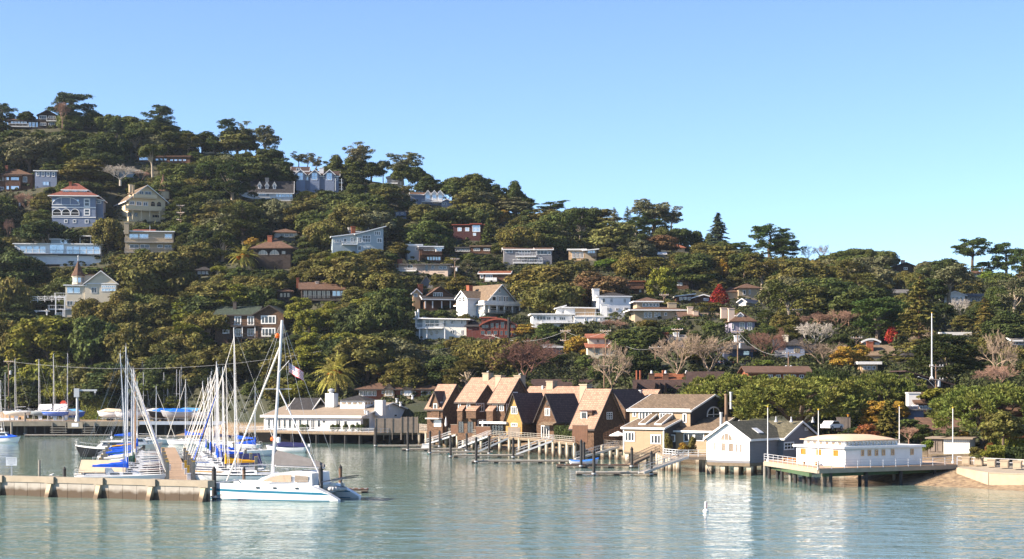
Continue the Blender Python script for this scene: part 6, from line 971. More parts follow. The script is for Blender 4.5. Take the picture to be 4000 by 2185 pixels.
# ---------------- marina walkway
W0, W1 = Vector((-42.4, 229.5, 0)), Vector((-67.6, 352, 0)); WD = (W1-W0).normalized(); WN = Vector((WD.y, -WD.x, 0)); WANG = math.atan2(WN.y, WN.x)
t = thing('floating_walkway', 'long plank walkway floating between the two rows of moored sailboats', 'floating dock', W0, WANG); WL = (W1-W0).length
MB().box(-1.4, 1.4, 0, WL, .42, .5).obj('deck', mat('plank_orange', (.37, .26, .17), .85, .25, 2.2, 'board'), t)
MB().box(-1.36, 1.36, .03, WL-.03, -.2, .418).obj('float', 'weathered', t)
def along(s, off): return W0+WD*s+WN*off
LEFT = [(5.5, dict(L=11.5, cover='canvas_blue', mast=15.5, dodger='canvas_white', hull='gel_white', stripe=None, lean=(-.9, 0)), 'white sailboat right behind the breakwater with a short blue sail cover'),
 (10.5, dict(L=12.0, cover='canvas_blue', mast=16.5, tent='canvas_tan', stripe='hull_black'), 'sailboat with a big tan boom tent and blue sail cover behind the breakwater'),
 (17, dict(L=11.6, cover='canvas_cream', mast=15, hull='hull_black', stripe=None, covertxt='J 120', mm='mast_metal'), 'black-hulled sailboat with dark lettering on its cream sail cover'),
 (22.5, dict(L=9.8, cover='canvas_green', mast=12, hull='hull_red', stripe=None), 'red-hulled sailboat with a dark green sail cover'),
 (30, dict(L=10.5, cover='canvas_cream', mast=13.5, hull='hull_grey', stripe='hull_navy'), 'grey-hulled sailboat with a cream sail cover in the left row'),
 (36, dict(L=9.5, cover='canvas_cream', mast=12.5, mm='mast_wood', stripe='hull_red', furl=None), 'sailboat with a varnished orange wooden mast'),
 (44, dict(L=10, cover='canvas_green', mast=13, stripe='hull_navy'), 'white sailboat with a green sail cover in the middle of the left row'),
 (51, dict(L=10.8, cover='canvas_blue', mast=13.8, stripe='hull_blue'), 'blue-striped white sailboat with a blue sail cover in the left row'),
 (60, dict(L=9.6, cover='canvas_blue', mast=12.5, stripe='hull_navy', furl='canvas_blue'), 'sailboat with a blue furled jib in the left row'),
 (69, dict(L=10.4, cover='canvas_blue', mast=14, stripe=None, dodger='canvas_blue'), 'white sailboat with a blue dodger in the left row'),
 (74, dict(L=10.2, cover='canvas_navy', mast=13.4, stripe='hull_navy'), 'sailboat with a navy sail cover in the left row'),
 (87, dict(L=9.2, cover='canvas_blue', mast=12, stripe=None), 'last small white sailboat at the far end of the left row'),
 (40, dict(L=9.8, cover='canvas_blue', mast=12.2, stripe='hull_red', furl='canvas_cream'), 'red-striped white sailboat with a blue sail cover in the left row'),
 (80, dict(L=10, cover='canvas_yellow', mast=12, hull='gel_cream', stripe='hull_red'), 'cream sailboat with a yellow sail cover near the far end of the left row')]
for s, kw, lb in LEFT: p = along(s, -1.7-kw['L']/2); sailboat(lb, p.x, p.y, WANG, B=kw['L']*.3, **kw)
RIGHT = [(6, dict(L=12.5, cover=None, mast=19, stripe='hull_black', furl='canvas_cream', lean=(.2, 0), boom=True), 'tall-masted white sloop moored just behind the catamaran bow'),
 (15, dict(L=10.6, cover='canvas_yellow', mast=15, stripe='canvas_yellow', mm='mast_dark', furl='canvas_black'), 'yellow-striped sailboat with a yellow sail cover and black mast'),
 (21, dict(L=10.2, cover='canvas_navy', mast=13.5, stripe='hull_navy', furl='canvas_blue', dodger='canvas_navy'), 'sailboat with a bright blue furled jib in the right row'),
 (29, dict(L=11, cover='canvas_blue', mast=14, stripe='hull_navy', dodger='canvas_navy', tent='canvas_navy'), 'sailboat under a navy boom tent in the right row'),
 (36, dict(L=10, cover='canvas_blue', mast=14, stripe=None), 'plain white sailboat with a blue sail cover in the right row'),
 (45, dict(L=10.4, cover='canvas_blue', mast=15, stripe='hull_blue', furl='canvas_cream'), 'blue-striped white sailboat with a cream furled jib in the right row'),
 (55, dict(L=9.5, cover='canvas_navy', mast=13, stripe='hull_navy', mm='mast_dark', furl=None), 'sailboat with a thin black mast in the right row'),
 (66, dict(L=10, cover='canvas_blue', mast=13, hull='gel_cream', stripe='hull_red'), 'cream-hulled sailboat with a red stripe in the right row'),
 (50, dict(L=10.8, cover='canvas_cream', mast=14.5, stripe='hull_navy'), 'white sailboat with a cream sail cover in the right row'),
 (61, dict(L=10, cover='canvas_blue', mast=13.6, stripe=None, dodger='canvas_blue'), 'white sailboat with a blue dodger in the right row'),
 (72, dict(L=9.6, cover='canvas_green', mast=12.6, stripe='canvas_green'), 'green-striped sailboat in the right row'),
 (79, dict(L=9.4, cover='canvas_blue', mast=12, stripe='hull_navy', lean=(.6, 0)), 'small white sailboat near the far end of the right row')]
for s, kw, lb in RIGHT: p = along(s, 1.7+kw['L']/2); sailboat(lb, p.x, p.y, WANG+math.pi, B=kw['L']*.3, **kw)
for i, s in enumerate((13.8, 26, 40, 55.5, 74.5)):
    for sd, nm in ((-1, 'left'), (1, 'right')):
        p = along(s, sd*1.42); a = WANG+(math.pi if sd < 0 else 0); f = thing('finger_dock', f"{['nearest','second nearest','third nearest','fourth nearest','farthest'][i]} narrow finger dock on the {nm} side of the plank walkway", 'finger dock', p, a, 'finger docks between the moored boats')
        MB().box(0, 8.5, -.45, .45, .38, .46).obj('deck', 'plank_grey', f); MB().box(.02, 8.4, -.43, .43, -.1, .378).obj('float', 'weathered', f)
        e = along(s, sd*10.4); hh = 3.0; t2 = thing('dock_pile', f"square concrete pile at the end of the {['nearest','second nearest','third nearest','fourth nearest','farthest'][i]} {nm} finger dock", 'pile', (e.x, e.y, 0), WANG, 'square concrete marina piles'); MB().box(-.2, .2, -.2, .2, -3, hh).obj('shaft', 'pile_grey', t2); MB().box(-.2, .2, -.2, .2, hh+.002, hh+.06).obj('cap', 'ochre', t2)
k = 0; NTH = ['first', 'second', 'third', 'fourth', 'fifth', 'sixth']
for s in (2.2, 6.0, 12.5, 25, 38, 53):
    for sd, nm in ((-1, 'left'), (1, 'right')):
        p = along(s, sd*1.66); hh = 2.9; t2 = thing('dock_pile', f"{NTH[k//2]} square concrete pile from the breakwater along the {nm} edge of the plank walkway", 'pile', (p.x, p.y, 0), WANG, 'square concrete marina piles'); MB().box(-.22, .22, -.22, .22, -3, hh).obj('shaft', 'pile_grey', t2); MB().box(-.22, .22, -.22, .22, hh+.002, hh+.07).obj('cap', 'ochre', t2); k += 1
for i, (s, sd) in enumerate(((4.2, 1), (18, 1), (30, -1), (34, 1))):
    p = along(s, sd*1.1); b = thing('dock_locker', f"{['nearest','second','third','farthest'][i]} white dock locker beside the plank walkway", 'locker', (p.x, p.y, .5), WANG, 'white dock lockers'); MB().box(-.25, .25, -.3, .3, .003, .75).obj('body', 'white', b); MB().box(-.28, .28, -.33, .33, .752, .85).obj('lid', 'sign_white', b)
for i, (s, sd) in enumerate(((8, 1), (24, 1))): p = along(s, sd*1.12); b = thing('hose_post', ['nearest', 'farther'][i]+' yellow post beside the plank walkway', 'post', (p.x, p.y, .5), WANG, 'yellow dock posts'); MB().box(-.16, .16, -.12, .12, .003, 1.6).obj('post', 'ochre', b); MB().box(-.2, .2, -.16, .16, 1.602, 1.68).obj('cap', 'ochre', b)
# a dark motor yacht, a work boat and a skiff at the far end
def motorboat(lb, x, y, ang, L=11, hull='hull_black', top='gel_white', name='motorboat', grp=None, z=0, house=True, cover=None, engine=True):
    t = thing(name, lb, 'motorboat', (x, y, z), ang, grp); hm, dm, st, rings = hull_loft(L, L*.31, L*.11+.25, sheer=.6, transom=.9, over=.09); h_ = hm.obj('hull', hull, t, True); dm.obj('deck', 'deck_grey', t); band(rings, .9, 1).obj('rub_rail', 'gel_white' if hull != 'gel_white' else 'hull_navy', h_); f = L*.11+.25
    if house:
        b = L*.11; MB().add([(-L*.3, -b, f-.05), (L*.2, -b*.8, f-.05), (L*.2, b*.8, f-.05), (-L*.3, b, f-.05), (-L*.3, -b*.95, f+1.15), (L*.08, -b*.75, f+1.15), (L*.08, b*.75, f+1.15), (-L*.3, b*.95, f+1.15)], [(3, 2, 1, 0), (4, 5, 6, 7), (0, 1, 5, 4), (1, 2, 6, 5), (2, 3, 7, 6), (3, 0, 4, 7)]).obj('deckhouse', top, t)
        for sgn in (-1, 1): MB().add([(-L*.26, sgn*(b+.0), f+.55), (L*.09, sgn*(b*.82+.02), f+.5), (L*.06, sgn*(b*.78+.02), f+1.0), (-L*.26, sgn*(b*.97+.0), f+1.0)], [(0, 1, 2, 3)]).obj('side_window', 'glass', t)
        MB().add([(L*.185, -b*.7, f+.2), (L*.185, b*.7, f+.2), (L*.1, b*.68, f+1.05), (L*.1, -b*.68, f+1.05)], [(0, 1, 2, 3)]).obj('windscreen', 'glass_tan', t); MB().box(-L*.35, L*.1, -b*1.05, b*1.05, f+1.152, f+1.25).obj('roof', 'gel_white', t); MB().cyl((-.5, 0, f+1.25), (-.5, 0, f+3.0), .03, n=5).ball((-.5, 0, f+1.9), .25, 8).obj('radar_mast', 'gel_white', t)
    if cover: MB().add([(-L*.48, -L*.15, f+.02), (L*.2, -L*.145, f+.1), (L*.47, 0, f+.25), (L*.2, L*.145, f+.1), (-L*.48, L*.15, f+.02), (-L*.4, 0, f+.75), (L*.1, 0, f+.95)], [(0, 1, 6, 5), (1, 2, 6), (2, 3, 6), (3, 4, 5, 6), (0, 5, 4)]).obj('cover', cover, t)
    if engine: MB().box(-L/2-.45, -L/2-.02, -.22, .22, f-.1, f+.55).box(-L/2-.35, -L/2-.15, -.08, .08, -.3, f-.101).obj('outboard', 'gel_white' if cover else 'black', t)
    r = MB(); rr = [(x_, b_*.93, z_) for x_, b_, z_, q in st[6:14]]
    for a, b in zip(rr, rr[1:]):
        for sgn in (-1, 1): r.cyl((a[0], sgn*a[1], a[2]+.6), (b[0], sgn*b[1], b[2]+.6), .02, n=4); r.cyl((a[0], sgn*a[1], a[2]), (a[0], sgn*a[1], a[2]+.6), .018, n=3)
    if not cover: r.obj('bow_rail', 'mast_metal', t)
    return t
motorboat('black-hulled white-topped motor yacht with its bow pointing left in the far marina', P(425, 0, 318).x, 318, math.pi, 12); motorboat('white harbour work boat at the far end of the left row', P(545, 0, 348).x, 348, R(10), 9, 'gel_cream'); motorboat('open white launch moored behind the catamaran mast below the club terrace', P(1120, 0, 338).x, 338, R(178), 8, 'gel_white', house=False, cover='canvas_navy')
for u, y, an, m_, cv, lb in ((505, 372, 5, 12, 'canvas_blue', 'sailboat moored close under the timber edge of the boatyard wharf'), (600, 385, 8, 11, None, 'bare-boomed sailboat moored before the middle of the boatyard wharf'), (735, 380, 175, 12.5, 'canvas_blue', 'sailboat moored under the steel edge of the boatyard wharf'), (850, 366, 178, 13, 'canvas_navy', 'navy-covered sailboat moored between the right row and the wharf'), (930, 352, 170, 12, 'canvas_blue', 'blue-covered sailboat moored left of the club terrace piles')): sailboat(lb, P(u, 0, y).x, y, R(an), 9.4, 2.9, mast=m_, cover=cv, stripe='hull_navy' if u % 2 else None)
sailboat('white sailboat moored apart below the club ramp', P(985, 0, 322).x, 322, R(8), 9, 2.8, mast=11, cover='canvas_blue', stripe=None)
motorboat('grey inflatable-like workboat at the left edge by the wharf', P(15, 0, 395).x, 395, R(-10), 8, 'gel_white', grp=None, cover='canvas_blue'); sailboat('sailboat cut by the left edge of the harbour', P(-15, 0, 402).x, 402, R(80), 9, 2.8, mast=15, cover='canvas_blue', stripe='hull_navy')
for u, vt, vb, m_, lb in ((12, 1650, 1712, 'pile_black', 'black pile at the left edge before the moored launch'), (45, 1650, 1711, 'pile_grey', 'grey pile second from the left edge'), (68, 1647, 1698, 'pile_brown', 'brown pile third from the left edge'), (97, 1613, 1700, 'pile_grey', 'tall grey pile at the end of the wharf float'), (78, 1630, 1690, 'pile_black', 'pale-topped dark pile against the wharf'), (105, 1630, 1680, 'pile_grey', 'slim grey pile against the wharf')): pile(u, vt, vb, lb, m_, .27, False, 'round mooring piles')
dock(95, 430, 452-11, 'long float along the foot of the boatyard wharf', w=2.4, grp='floats along the wharf'); dock(480, 960, 432, 'long float below the steel-edged end of the wharf', w=2.4, grp='floats along the wharf'); dock(-20, 20, 398, 'short float at the left edge of the harbour', grp='floats along the wharf')
# ---------------- breakwater
A0 = Vector((P(-150, 0, 211).x, 211, 0)); B0 = Vector((P(812, 0, 197.6).x, 197.6, 0)); BL = (B0-A0).length; BA = math.atan2(B0.y-A0.y, B0.x-A0.x)
t = thing('breakwater', 'long pale concrete breakwater of panels, struts and a heavy cap', 'breakwater', A0, BA)
MB().box(0, BL, 0, .9, 1.62, 2.3).obj('cap', 'concrete', t)
n = int(BL/1.8); pw = BL/n
for i in range(n): MB().box(i*pw+.02, (i+1)*pw-.02, .1, .5, -3.5, 1.618).obj('panel', 'breakwater_concrete', t)
for u in (-36, 169, 364, 571, 779):
    x = (P(u, 0, 205-u*.0133).x-A0.x)/math.cos(BA); MB().box(x-.62, x+.62, -.3, 1.1, 1.56, 2.33).obj('cap_block', 'concrete', t)
    MB().add([(x-.3, .098, 1.5), (x+.25, .098, 1.5), (x+.05, .098, -1.5), (x-.55, .098, -1.5), (x-.3, -.25, 1.5), (x+.25, -.25, 1.5), (x+.05, -1.1, -1.5), (x-.55, -1.1, -1.5)], [(0, 1, 2, 3), (7, 6, 5, 4), (0, 4, 5, 1), (1, 5, 6, 2), (2, 6, 7, 3), (3, 7, 4, 0)]).obj('strut', 'strut_concrete', t)
t = thing('club_sign', 'small white notice board on a post beside the breakwater', 'sign', P(45, 1857, 208.5), R(3)); MB().box(-.08, .08, 0, .08, -2, 2.0).obj('post', 'galvanised', t); b_ = MB().box(-.62, .62, -.06, -.003, 1.12, 2.08).obj('board', 'sign_white', t)
for s, z, sz in (('SAN FRANCISCO', 1.9, .15), ('YACHT CLUB', 1.66, .15), ('MEMBERS AND AUTHORIZED', 1.42, .075), ('GUESTS ONLY', 1.26, .075)): text(s, sz, 'ink', b_, (0, -.066, z), (R(90), 0, 0))
def gull(p, lb, rz=0):
    t = thing('gull', lb, 'gull', p, rz, 'gulls'); MB().ball((0, 0, .2), .14, 10, .75).ball((.15, 0, .34), .075, 8).cyl((.2, 0, .34), (.29, 0, .32), .02, .004, 5).cyl((-.08, 0, .2), (-.32, 0, .17), .09, .01, 6).cyl((.02, .04, 0), (.02, .04, .15), .012, n=4).cyl((.02, -.04, 0), (.02, -.04, .15), .012, n=4).obj('body', 'white', t, True)
gull(P(203, 1862, 207), 'white gull standing on the float edge behind the breakwater')
for nm, o in (('left', [q for q in bpy.data.objects if q.name.startswith('chimney') and q.parent and q.parent.parent and 'long pink-roofed' in q.parent.parent.get('label', '')][0]), ('right', [q for q in bpy.data.objects if q.name.startswith('chimney') and q.parent and q.parent.parent and 'highest pink roof' in q.parent.parent.get('label', '')][0])):
    v = max((w.co for w in o.data.vertices), key=lambda c: c.z); r_ = o.parent.parent; gull(r_.matrix_basis @ Vector((sum(w.co.x for w in o.data.vertices)/len(o.data.vertices), sum(w.co.y for w in o.data.vertices)/len(o.data.vertices), v.z)), f"gull perched on the {nm} of the tall chimneys of the shingled row")
for i, (u, y) in enumerate(((1880, 352), (1902, 350), (1925, 347.5), (1948, 345))):
    c = thing('deck_chair', f"{['first','second','third','fourth'][i]} slatted wooden chair from the left along the shingled houses deck", 'chair', (P(u, 0, y).x, y, 2.955), R(-30), 'wooden chairs on the deck'); MB().slab([(-.3, -.35, .42), (.3, -.35, .42), (.3, .3, .3), (-.3, .3, .3)], .05).obj('seat', 'plank_grey', c); MB().slab([(-.3, .3, .3), (.3, .3, .3), (.3, .62, 1.1), (-.3, .62, 1.1)], .06).obj('backrest', 'plank_grey', c)
    for x in (-.34, .28):
        MB().box(x, x+.06, -.35, -.27, 0, .56).obj('leg', 'plank_grey', c); MB().box(x, x+.06, .35, .43, 0, .56).obj('leg', 'plank_grey', c); MB().box(x-.03, x+.09, -.38, .45, .562, .6).obj('armrest', 'plank_grey', c)
# ---------------- the catamaran
yb, ys = 204.6, 200.3; xb, xs = P(866, 0, yb).x, P(1366, 0, ys).x; CL = math.hypot(xs-xb, ys-yb); CA = math.atan2(yb-ys, xb-xs)
t = thing('catamaran', 'large white cruising catamaran with a teal stripe and grey sail cover beside the breakwater', 'catamaran', ((xb+xs)/2, (yb+ys)/2, 0), CA)
# local +x is the bow (left in the picture); the hull facing the camera lies at local +y
def cathull(yc):
    prof = []; K = 16; m = MB(); tl = MB(); st = []
    for i in range(K+1):
        q = i/K; x = -CL/2+CL*q; zt = 1.62+.28*q; b = .78*min(1, .55+q*2.2)*(1 if q < .55 else max(.04, 1-((q-.55)/.45)**2.4))
        if q < .2: zt = .28+(1.62+.05-.28)*min(1, q/.19)**.85
        st.append((x, b, zt, q))
    rings = []
    for x, b, zt, q in st: k = .25*(q > .9)*((q-.9)/.1); rings.append([(x+.0, yc+b, zt), (x-k*.3, yc+b*.98, zt*.55), (x-k, yc+b*.85, .05), (x-k, yc+b*.3, -.4), (x-k, yc-b*.3, -.4), (x-k, yc-b*.85, .05), (x-k*.3, yc-b*.98, zt*.55), (x, yc-b, zt)])
    vs = [p for r in rings for p in r]; n = 8
    m.add(vs, [(i*n+j, i*n+(j+1) % n, (i+1)*n+(j+1) % n, (i+1)*n+j) for i in range(K) for j in range(n)]+[tuple(range(n-1, -1, -1)), tuple(range(K*n, K*n+n))])
    o = m.obj('hull', 'gel_white', t); s = MB(); s2 = MB()
    for sg, y_ in ((1, .012), (-1, -.012)):
        for i in range(1, K):
            (xa, ba, za, qa), (xc, bc, zc, qc) = st[i], st[i+1]
            for mm, lo, hi in ((s, None, 0), (s2, .06, .16)):
                f = lambda b, z, zt: yc+sg*(b*(.98+.02*min(1, max(0, (z/zt-.55)/.45))) if z > .5*zt else b*(.85+.13*z/(zt*.55)))+y_
                def zz(q, zt, w): line = .98+.3*q; return (min(line, zt-.02) if w else min(line-.26, zt-.05)) if lo is None else (hi if w else lo)
                z1a, z0a, z1c, z0c = zz(qa, za, 1), zz(qa, za, 0), zz(qc, zc, 1), zz(qc, zc, 0)
                mm.add([(xa, f(ba, z0a, za), z0a), (xc, f(bc, z0c, zc), z0c), (xc, f(bc, z1c, zc), z1c), (xa, f(ba, z1a, za), z1a)], [(0, 1, 2, 3)])
    s.obj('teal_stripe', 'teal', o); s2.obj('waterline_stripe', 'teal', o); return o
hn = cathull(3.2); hf = cathull(-3.2)
for q in (.40, .53, .70):
    x = CL*(q-.5) if 0 else CL*(.5-(q-.0)) ; m_ = MB().box(x-.2, x+.2, 3.2+.78*.99, 3.2+.83, 1.36, 1.56).obj('port_light', 'glass', hn)
text('Flyer', .5, 'teal', hn, (CL*.5-1.15, 3.2+.45, .78), (R(90), 0, R(180-22)))
MB().box(-CL*.33, CL*.22, -2.6, 2.6, .75, 1.72).obj('bridge_deck', 'gel_white', t)
ca = MB(); prof = [(-4.4, 1.7), (-4.3, 3.05), (-3.2, 3.2), (-1.4, 3.2), (.2, 3.0), (1.6, 2.55), (2.6, 2.0), (2.9, 1.7)]; wds = [2.75, 2.6, 2.6, 2.7, 2.7, 2.6, 2.4, 2.3]
vs = [(x, w, z) for (x, z), w in zip(prof, wds)]+[(x, -w, z) for (x, z), w in zip(prof, wds)]; k = len(prof)
ca.add(vs, [tuple(range(k)), tuple(range(2*k-1, k-1, -1))]+[(i, i+k, (i+1) % k+k, (i+1) % k) for i in range(k)]); cb_ = ca.obj('cabin', 'gel_white', t)
def cwin(pts, m, nm): MB().add([(x, 2.77, z) for x, z in pts]+[(x, 2.68, z) for x, z in pts], [tuple(range(len(pts))), tuple(range(2*len(pts)-1, len(pts)-1, -1))]+[(i, i+len(pts), (i+1) % len(pts)+len(pts), (i+1) % len(pts)) for i in range(len(pts))]).obj(nm, m, cb_)
cwin([(-3.95, 2.1), (-3.95, 2.75), (-2.35, 2.82), (-2.35, 2.08)], 'glass_tan', 'side_window'); cwin([(-1.9, 2.08), (-1.9, 2.86), (-.6, 2.82), (.7, 2.5), (1.7, 2.08)], mat('screen_tan', (.4, .3, .21), .5, .08, 1), 'side_window')
MB().box(-3.0, -2.2, -.4, .4, 3.202, 3.26).obj('hatch', 'glass', cb_)
mo = Vector((1.5, 0, 2.5)); mt = Vector((.35, 0, 20.2)); m_ = MB().cyl(mo, mt, .2, .15, 10).obj('mast', 'mast_metal', t)
for f, w in ((.3, 1.3), (.56, 1.6)):
    p = mo.lerp(mt, f); MB().cyl(p+Vector((w*.9, .5, 0)), p, .045, n=5).cyl(p, p+Vector((-w*.9, -.5, 0)), .045, n=5).obj('spreader', 'mast_metal', m_)
p = mo.lerp(mt, .27); MB().lathe([(.16, -.35), (.22, -.2), (.22, .2), (.12, .3)], 10, (p.x-.45, .1, p.z-.6)).obj('radar_reflector', 'gel_white', m_)
MB().cyl(mo.lerp(mt, .84), (CL*.46, 0, 1.9), .11, .1, 8).obj('furled_jib', 'canvas_cream', t); MB().cyl(mo.lerp(mt, .57), (-4.9, 1.4, 2.6), .085, .085, 8).obj('brace_spar', 'mast_metal', t)
rg = MB()
for e in ((-CL*.36, 3.2, 1.7), (-CL*.36, -3.2, 1.7), (.2, 3.9, 1.8), (.2, -3.9, 1.8), (CL*.48, 3.2, 1.9), (CL*.48, -3.2, 1.9)): rg.cyl(mt, e, .016, n=3)
rg.obj('rigging', 'wire', t); b0, b1 = Vector((1.2, 0, 3.75)), Vector((-5.0, .5, 3.6)); MB().cyl(b0, b1, .11, n=8).obj('boom', 'mast_metal', t)
sc = MB(); vs = []; K = 12
for i in range(K+1): q = i/K; p = b0.lerp(b1, q); hgt = 1.35*(1-q)**.8+.45; w = .3-.08*q; vs += [(p.x, p.y+w, p.z+.1), (p.x, p.y+w*.8, p.z+hgt*.6), (p.x, p.y, p.z+hgt), (p.x, p.y-w*.8, p.z+hgt*.6), (p.x, p.y-w, p.z+.1)]
sc.add(vs, [(i*5+j, i*5+(j+1) % 5, i*5+5+(j+1) % 5, i*5+5+j) for i in range(K) for j in range(5)]+[(4, 3, 2, 1, 0), tuple(range(K*5, K*5+5))]).obj('sail_cover', 'canvas_grey', t)
ra = MB()
for yc in (3.7, -3.7):
    P_ = [(-CL*.3+i*CL*.76/9, yc, 1.66+.02*i) for i in range(10)]
    for a in P_: ra.cyl(a, (a[0], a[1], a[2]+.65), .016, n=4)
    for a, b in zip(P_, P_[1:]): ra.cyl((a[0], a[1], a[2]+.65), (b[0], b[1], b[2]+.65), .01, n=3); ra.cyl((a[0], a[1], a[2]+.35), (b[0], b[1], b[2]+.35), .01, n=3)
ra.obj('lifelines', 'wire', t); MB().cyl((CL*.46, -3.2, 1.85), (CL*.46, 3.2, 1.85), .09, n=8).obj('bow_beam', 'mast_metal', t)
MB().slab([(-5.3, 2.2, 2.15), (-5.3, -2.2, 2.15), (-8.1, -2.2, 2.75), (-8.1, 2.2, 2.75)][::-1], .08).obj('solar_panel', 'solar', t); dv = MB()
for yy in (1.8, -1.8): dv.cyl((-4.4, yy, 1.6), (-5.4, yy, 2.1), .05, n=5).cyl((-5.4, yy, 2.1), (-8, yy, 2.5), .05, n=5)
dv.obj('davits', 'mast_metal', t)
d = thing('dinghy', 'grey inflatable dinghy hanging under the solar panel at the catamaran stern', 'dinghy', t.matrix_basis @ Vector((-6.5, .4, 1.25)), CA+math.pi/2); ring = [(1.45*math.cos(a)*(1.0 if math.cos(a) < 0 else 1.15), .68*math.sin(a), .1*max(0, math.cos(a))) for a in np.linspace(.0, 2*math.pi, 17)]; MB().tube(ring, [.23]*17, 8).obj('tube', 'rubber_grey', d, True); MB().slab([(-1.3, -.55, -.05), (1.3, -.5, -.05), (1.3, .5, -.05), (-1.3, .55, -.05)], .08).obj('floor', 'rubber_grey', d); MB().box(-1.75, -1.45, -.18, .18, .0, .55).obj('outboard', 'gel_white', d)
mw = t.matrix_basis
def orb(f, dx, r, lb): p = mw @ (mo.lerp(mt, f)+Vector((dx, 0, 0))); b = thing('signal_ball', lb, 'signal ball', p, 0, 'orange balls on the catamaran mast'); MB().ball((0, 0, 0), r, 14).obj('ball', 'orange_ball', b, True); MB().cyl((0, 0, r), (0, 0, r+.5), .012, n=4).obj('line', 'wire', b)
orb(.9, .45, .29, 'orange ball hanging near the top of the catamaran mast'); orb(.24, .3, .26, 'orange ball hanging low on the catamaran mast')
fw, fh = 1.9, 1.15; fp = P(1129, 1418, 201.5); t = thing('national_flag', 'stars and stripes flag flying from the catamaran rigging', 'flag', fp, R(-6))
def fpt(a, b): return (a*fw*.86, .12*math.sin(a*7), -a*fw*.52-b*fh*(.93)+a*.06*math.sin(a*9+1))
NX = 14
for nm, m_, rows in (('red_stripes', 'flag_red', range(0, 13, 2)), ('white_stripes', 'sail_white' if 'sail_white' in MATS else 'sign_white', range(1, 13, 2))):
    q = MB()
    for r_ in rows:
        for i in range(NX):
            if r_ < 7 and i < 6: continue
            q.add([fpt(i/NX, (r_+1)/13), fpt((i+1)/NX, (r_+1)/13), fpt((i+1)/NX, r_/13), fpt(i/NX, r_/13)], [(0, 1, 2, 3)])
    q.obj(nm, m_, t)
q = MB()
for i in range(6): q.add([fpt(i/NX, 7/13), fpt((i+1)/NX, 7/13), fpt((i+1)/NX, 0), fpt(i/NX, 0)], [(0, 1, 2, 3)])
q.obj('canton', 'flag_blue', t); q = MB()
for r_ in range(9):
    for c in range(6-(r_ % 2)): a, b = (c+.5+(r_ % 2)*.5)/6*6/NX, (r_+.7)/9.4*7/13; x, y, z = fpt(a, b); q.add([(x-.022, y-.015, z-.022), (x+.022, y-.015, z-.022), (x+.022, y-.015, z+.022), (x-.022, y-.015, z+.022)], [(0, 1, 2, 3)])
q.obj('stars', 'sign_white', t); MB().cyl((-.02, 0, .3), (-.02, 0, -1.4), .015, n=4).cyl((0, 0, .25), (-1.25, 0, -1.15), .03, n=5).obj('gaff', 'mast_metal', t)
# ---------------- boat with a blue cover on the dock before the beige house
t = thing('rowing_boat', 'small white rowing boat under a bright blue cover on a floating dock', 'rowing boat', (P(2281, 0, 277.6).x, 277.9, .52), R(3)); hm, dm, st, rings = hull_loft(4.6, 1.35, .5, low=-.02, sheer=1.2); hm.obj('hull', 'gel_white', t, True)
q = MB(); vs = []
for x, b, z, tt in st: vs += [(x, b*1.04, z-.08), (x, b*.6, z+.1), (x, 0, z+.16), (x, -b*.6, z+.1), (x, -b*1.04, z-.08)]
q.add(vs, [(i*5+j, i*5+j+1, i*5+6+j, i*5+5+j) for i in range(14) for j in range(4)]).obj('cover', 'tarp_blue', t, True)
# ---------------- the boatyard on its wharf
ZY = 3.44; YX0, YX1 = P(-150, 0, 452).x, P(965, 0, 452).x
t = thing('wharf', 'timber boatyard wharf on dark piles with a pale steel edge towards the club', 'wharf'); xm_ = P(545, 0, 452).x
MB().box(YX0, YX1, 452, 497, ZY-.3, ZY).obj('deck', mat('yard_deck', (.32, .23, .15), .9, .15, .6, 'rough'), t); MB().box(YX0, xm_-.01, 451.8, 451.995, ZY-1.1, ZY+.12).obj('timber_edge', mat('old_timber', (.2, .18, .14), .9, .35, .5, 'rough'), t); MB().box(xm_, YX1, 451.7, 451.995, ZY-.75, ZY+.12).obj('steel_edge', mat('edge_blue', (.36, .4, .47), .6, .1, 1), t)
for i in range(30): x = YX0+2+i*(YX1-YX0-4)/29; MB().cyl((x, 453, -3), (x, 453, ZY-.31), .24, n=7).obj('pile', 'pile_black', t)
MB().box(YX0, YX1, 455, 455.4, -2, ZY-.31).obj('backdrop', 'void_shade', t)  # dark sheet behind the piles, its colour painting the shaded void under the wharf
for k, (a, b) in enumerate(((195, 260), (322, 372))):
    f = MB(); xa, xb_ = P(a, 0, 451).x, P(b, 0, 451).x
    for z in (2.0, 1.4, .85): f.box(xa, xb_, 451.2, 451.5, z-.15, z)
    for x in (xa+.4, xb_-.4): f.box(x-.12, x+.12, 451.51, 451.78, .5, 3.3)
    f.obj('fender_rack', 'pile_grey', t)
t = thing('jib_crane', 'grey boatyard jib crane with a horizontal arm on a flared column', 'crane', (P(302, 0, 453.5).x, 453.5, ZY)); hh = 6.2; MB().cyl((0, 0, .6), (0, 0, hh), .33, n=12).lathe([(.75, 0), (.7, .2), (.36, 1.6)], 8).obj('column', 'galvanised', t); MB().box(-.75, .55, -.5, .5, hh+.002, hh+2.2).obj('head', 'galvanised', t); MB().box(.552, 5.0, -.16, .16, hh+1.5, hh+1.95).obj('arm', 'galvanised', t); MB().box(4.3, 4.7, -.2, .2, hh+1.0, hh+1.498).cyl((4.5, 0, hh+1.0), (4.5, 0, hh+.4), .04, n=5).obj('hoist', 'galvanised', t)
t = thing('notice_board', 'white notice board on the concrete block below the jib crane', 'sign', (P(294, 0, 451.4).x, 451.4, 1.9)); MB().box(-1.9, 1.9, -.2, .2, -.1, 1.4).obj('block', 'concrete', t); MB().box(-.85, .85, -.26, -.202, .3, 1.2).obj('board', 'sign_white', t)
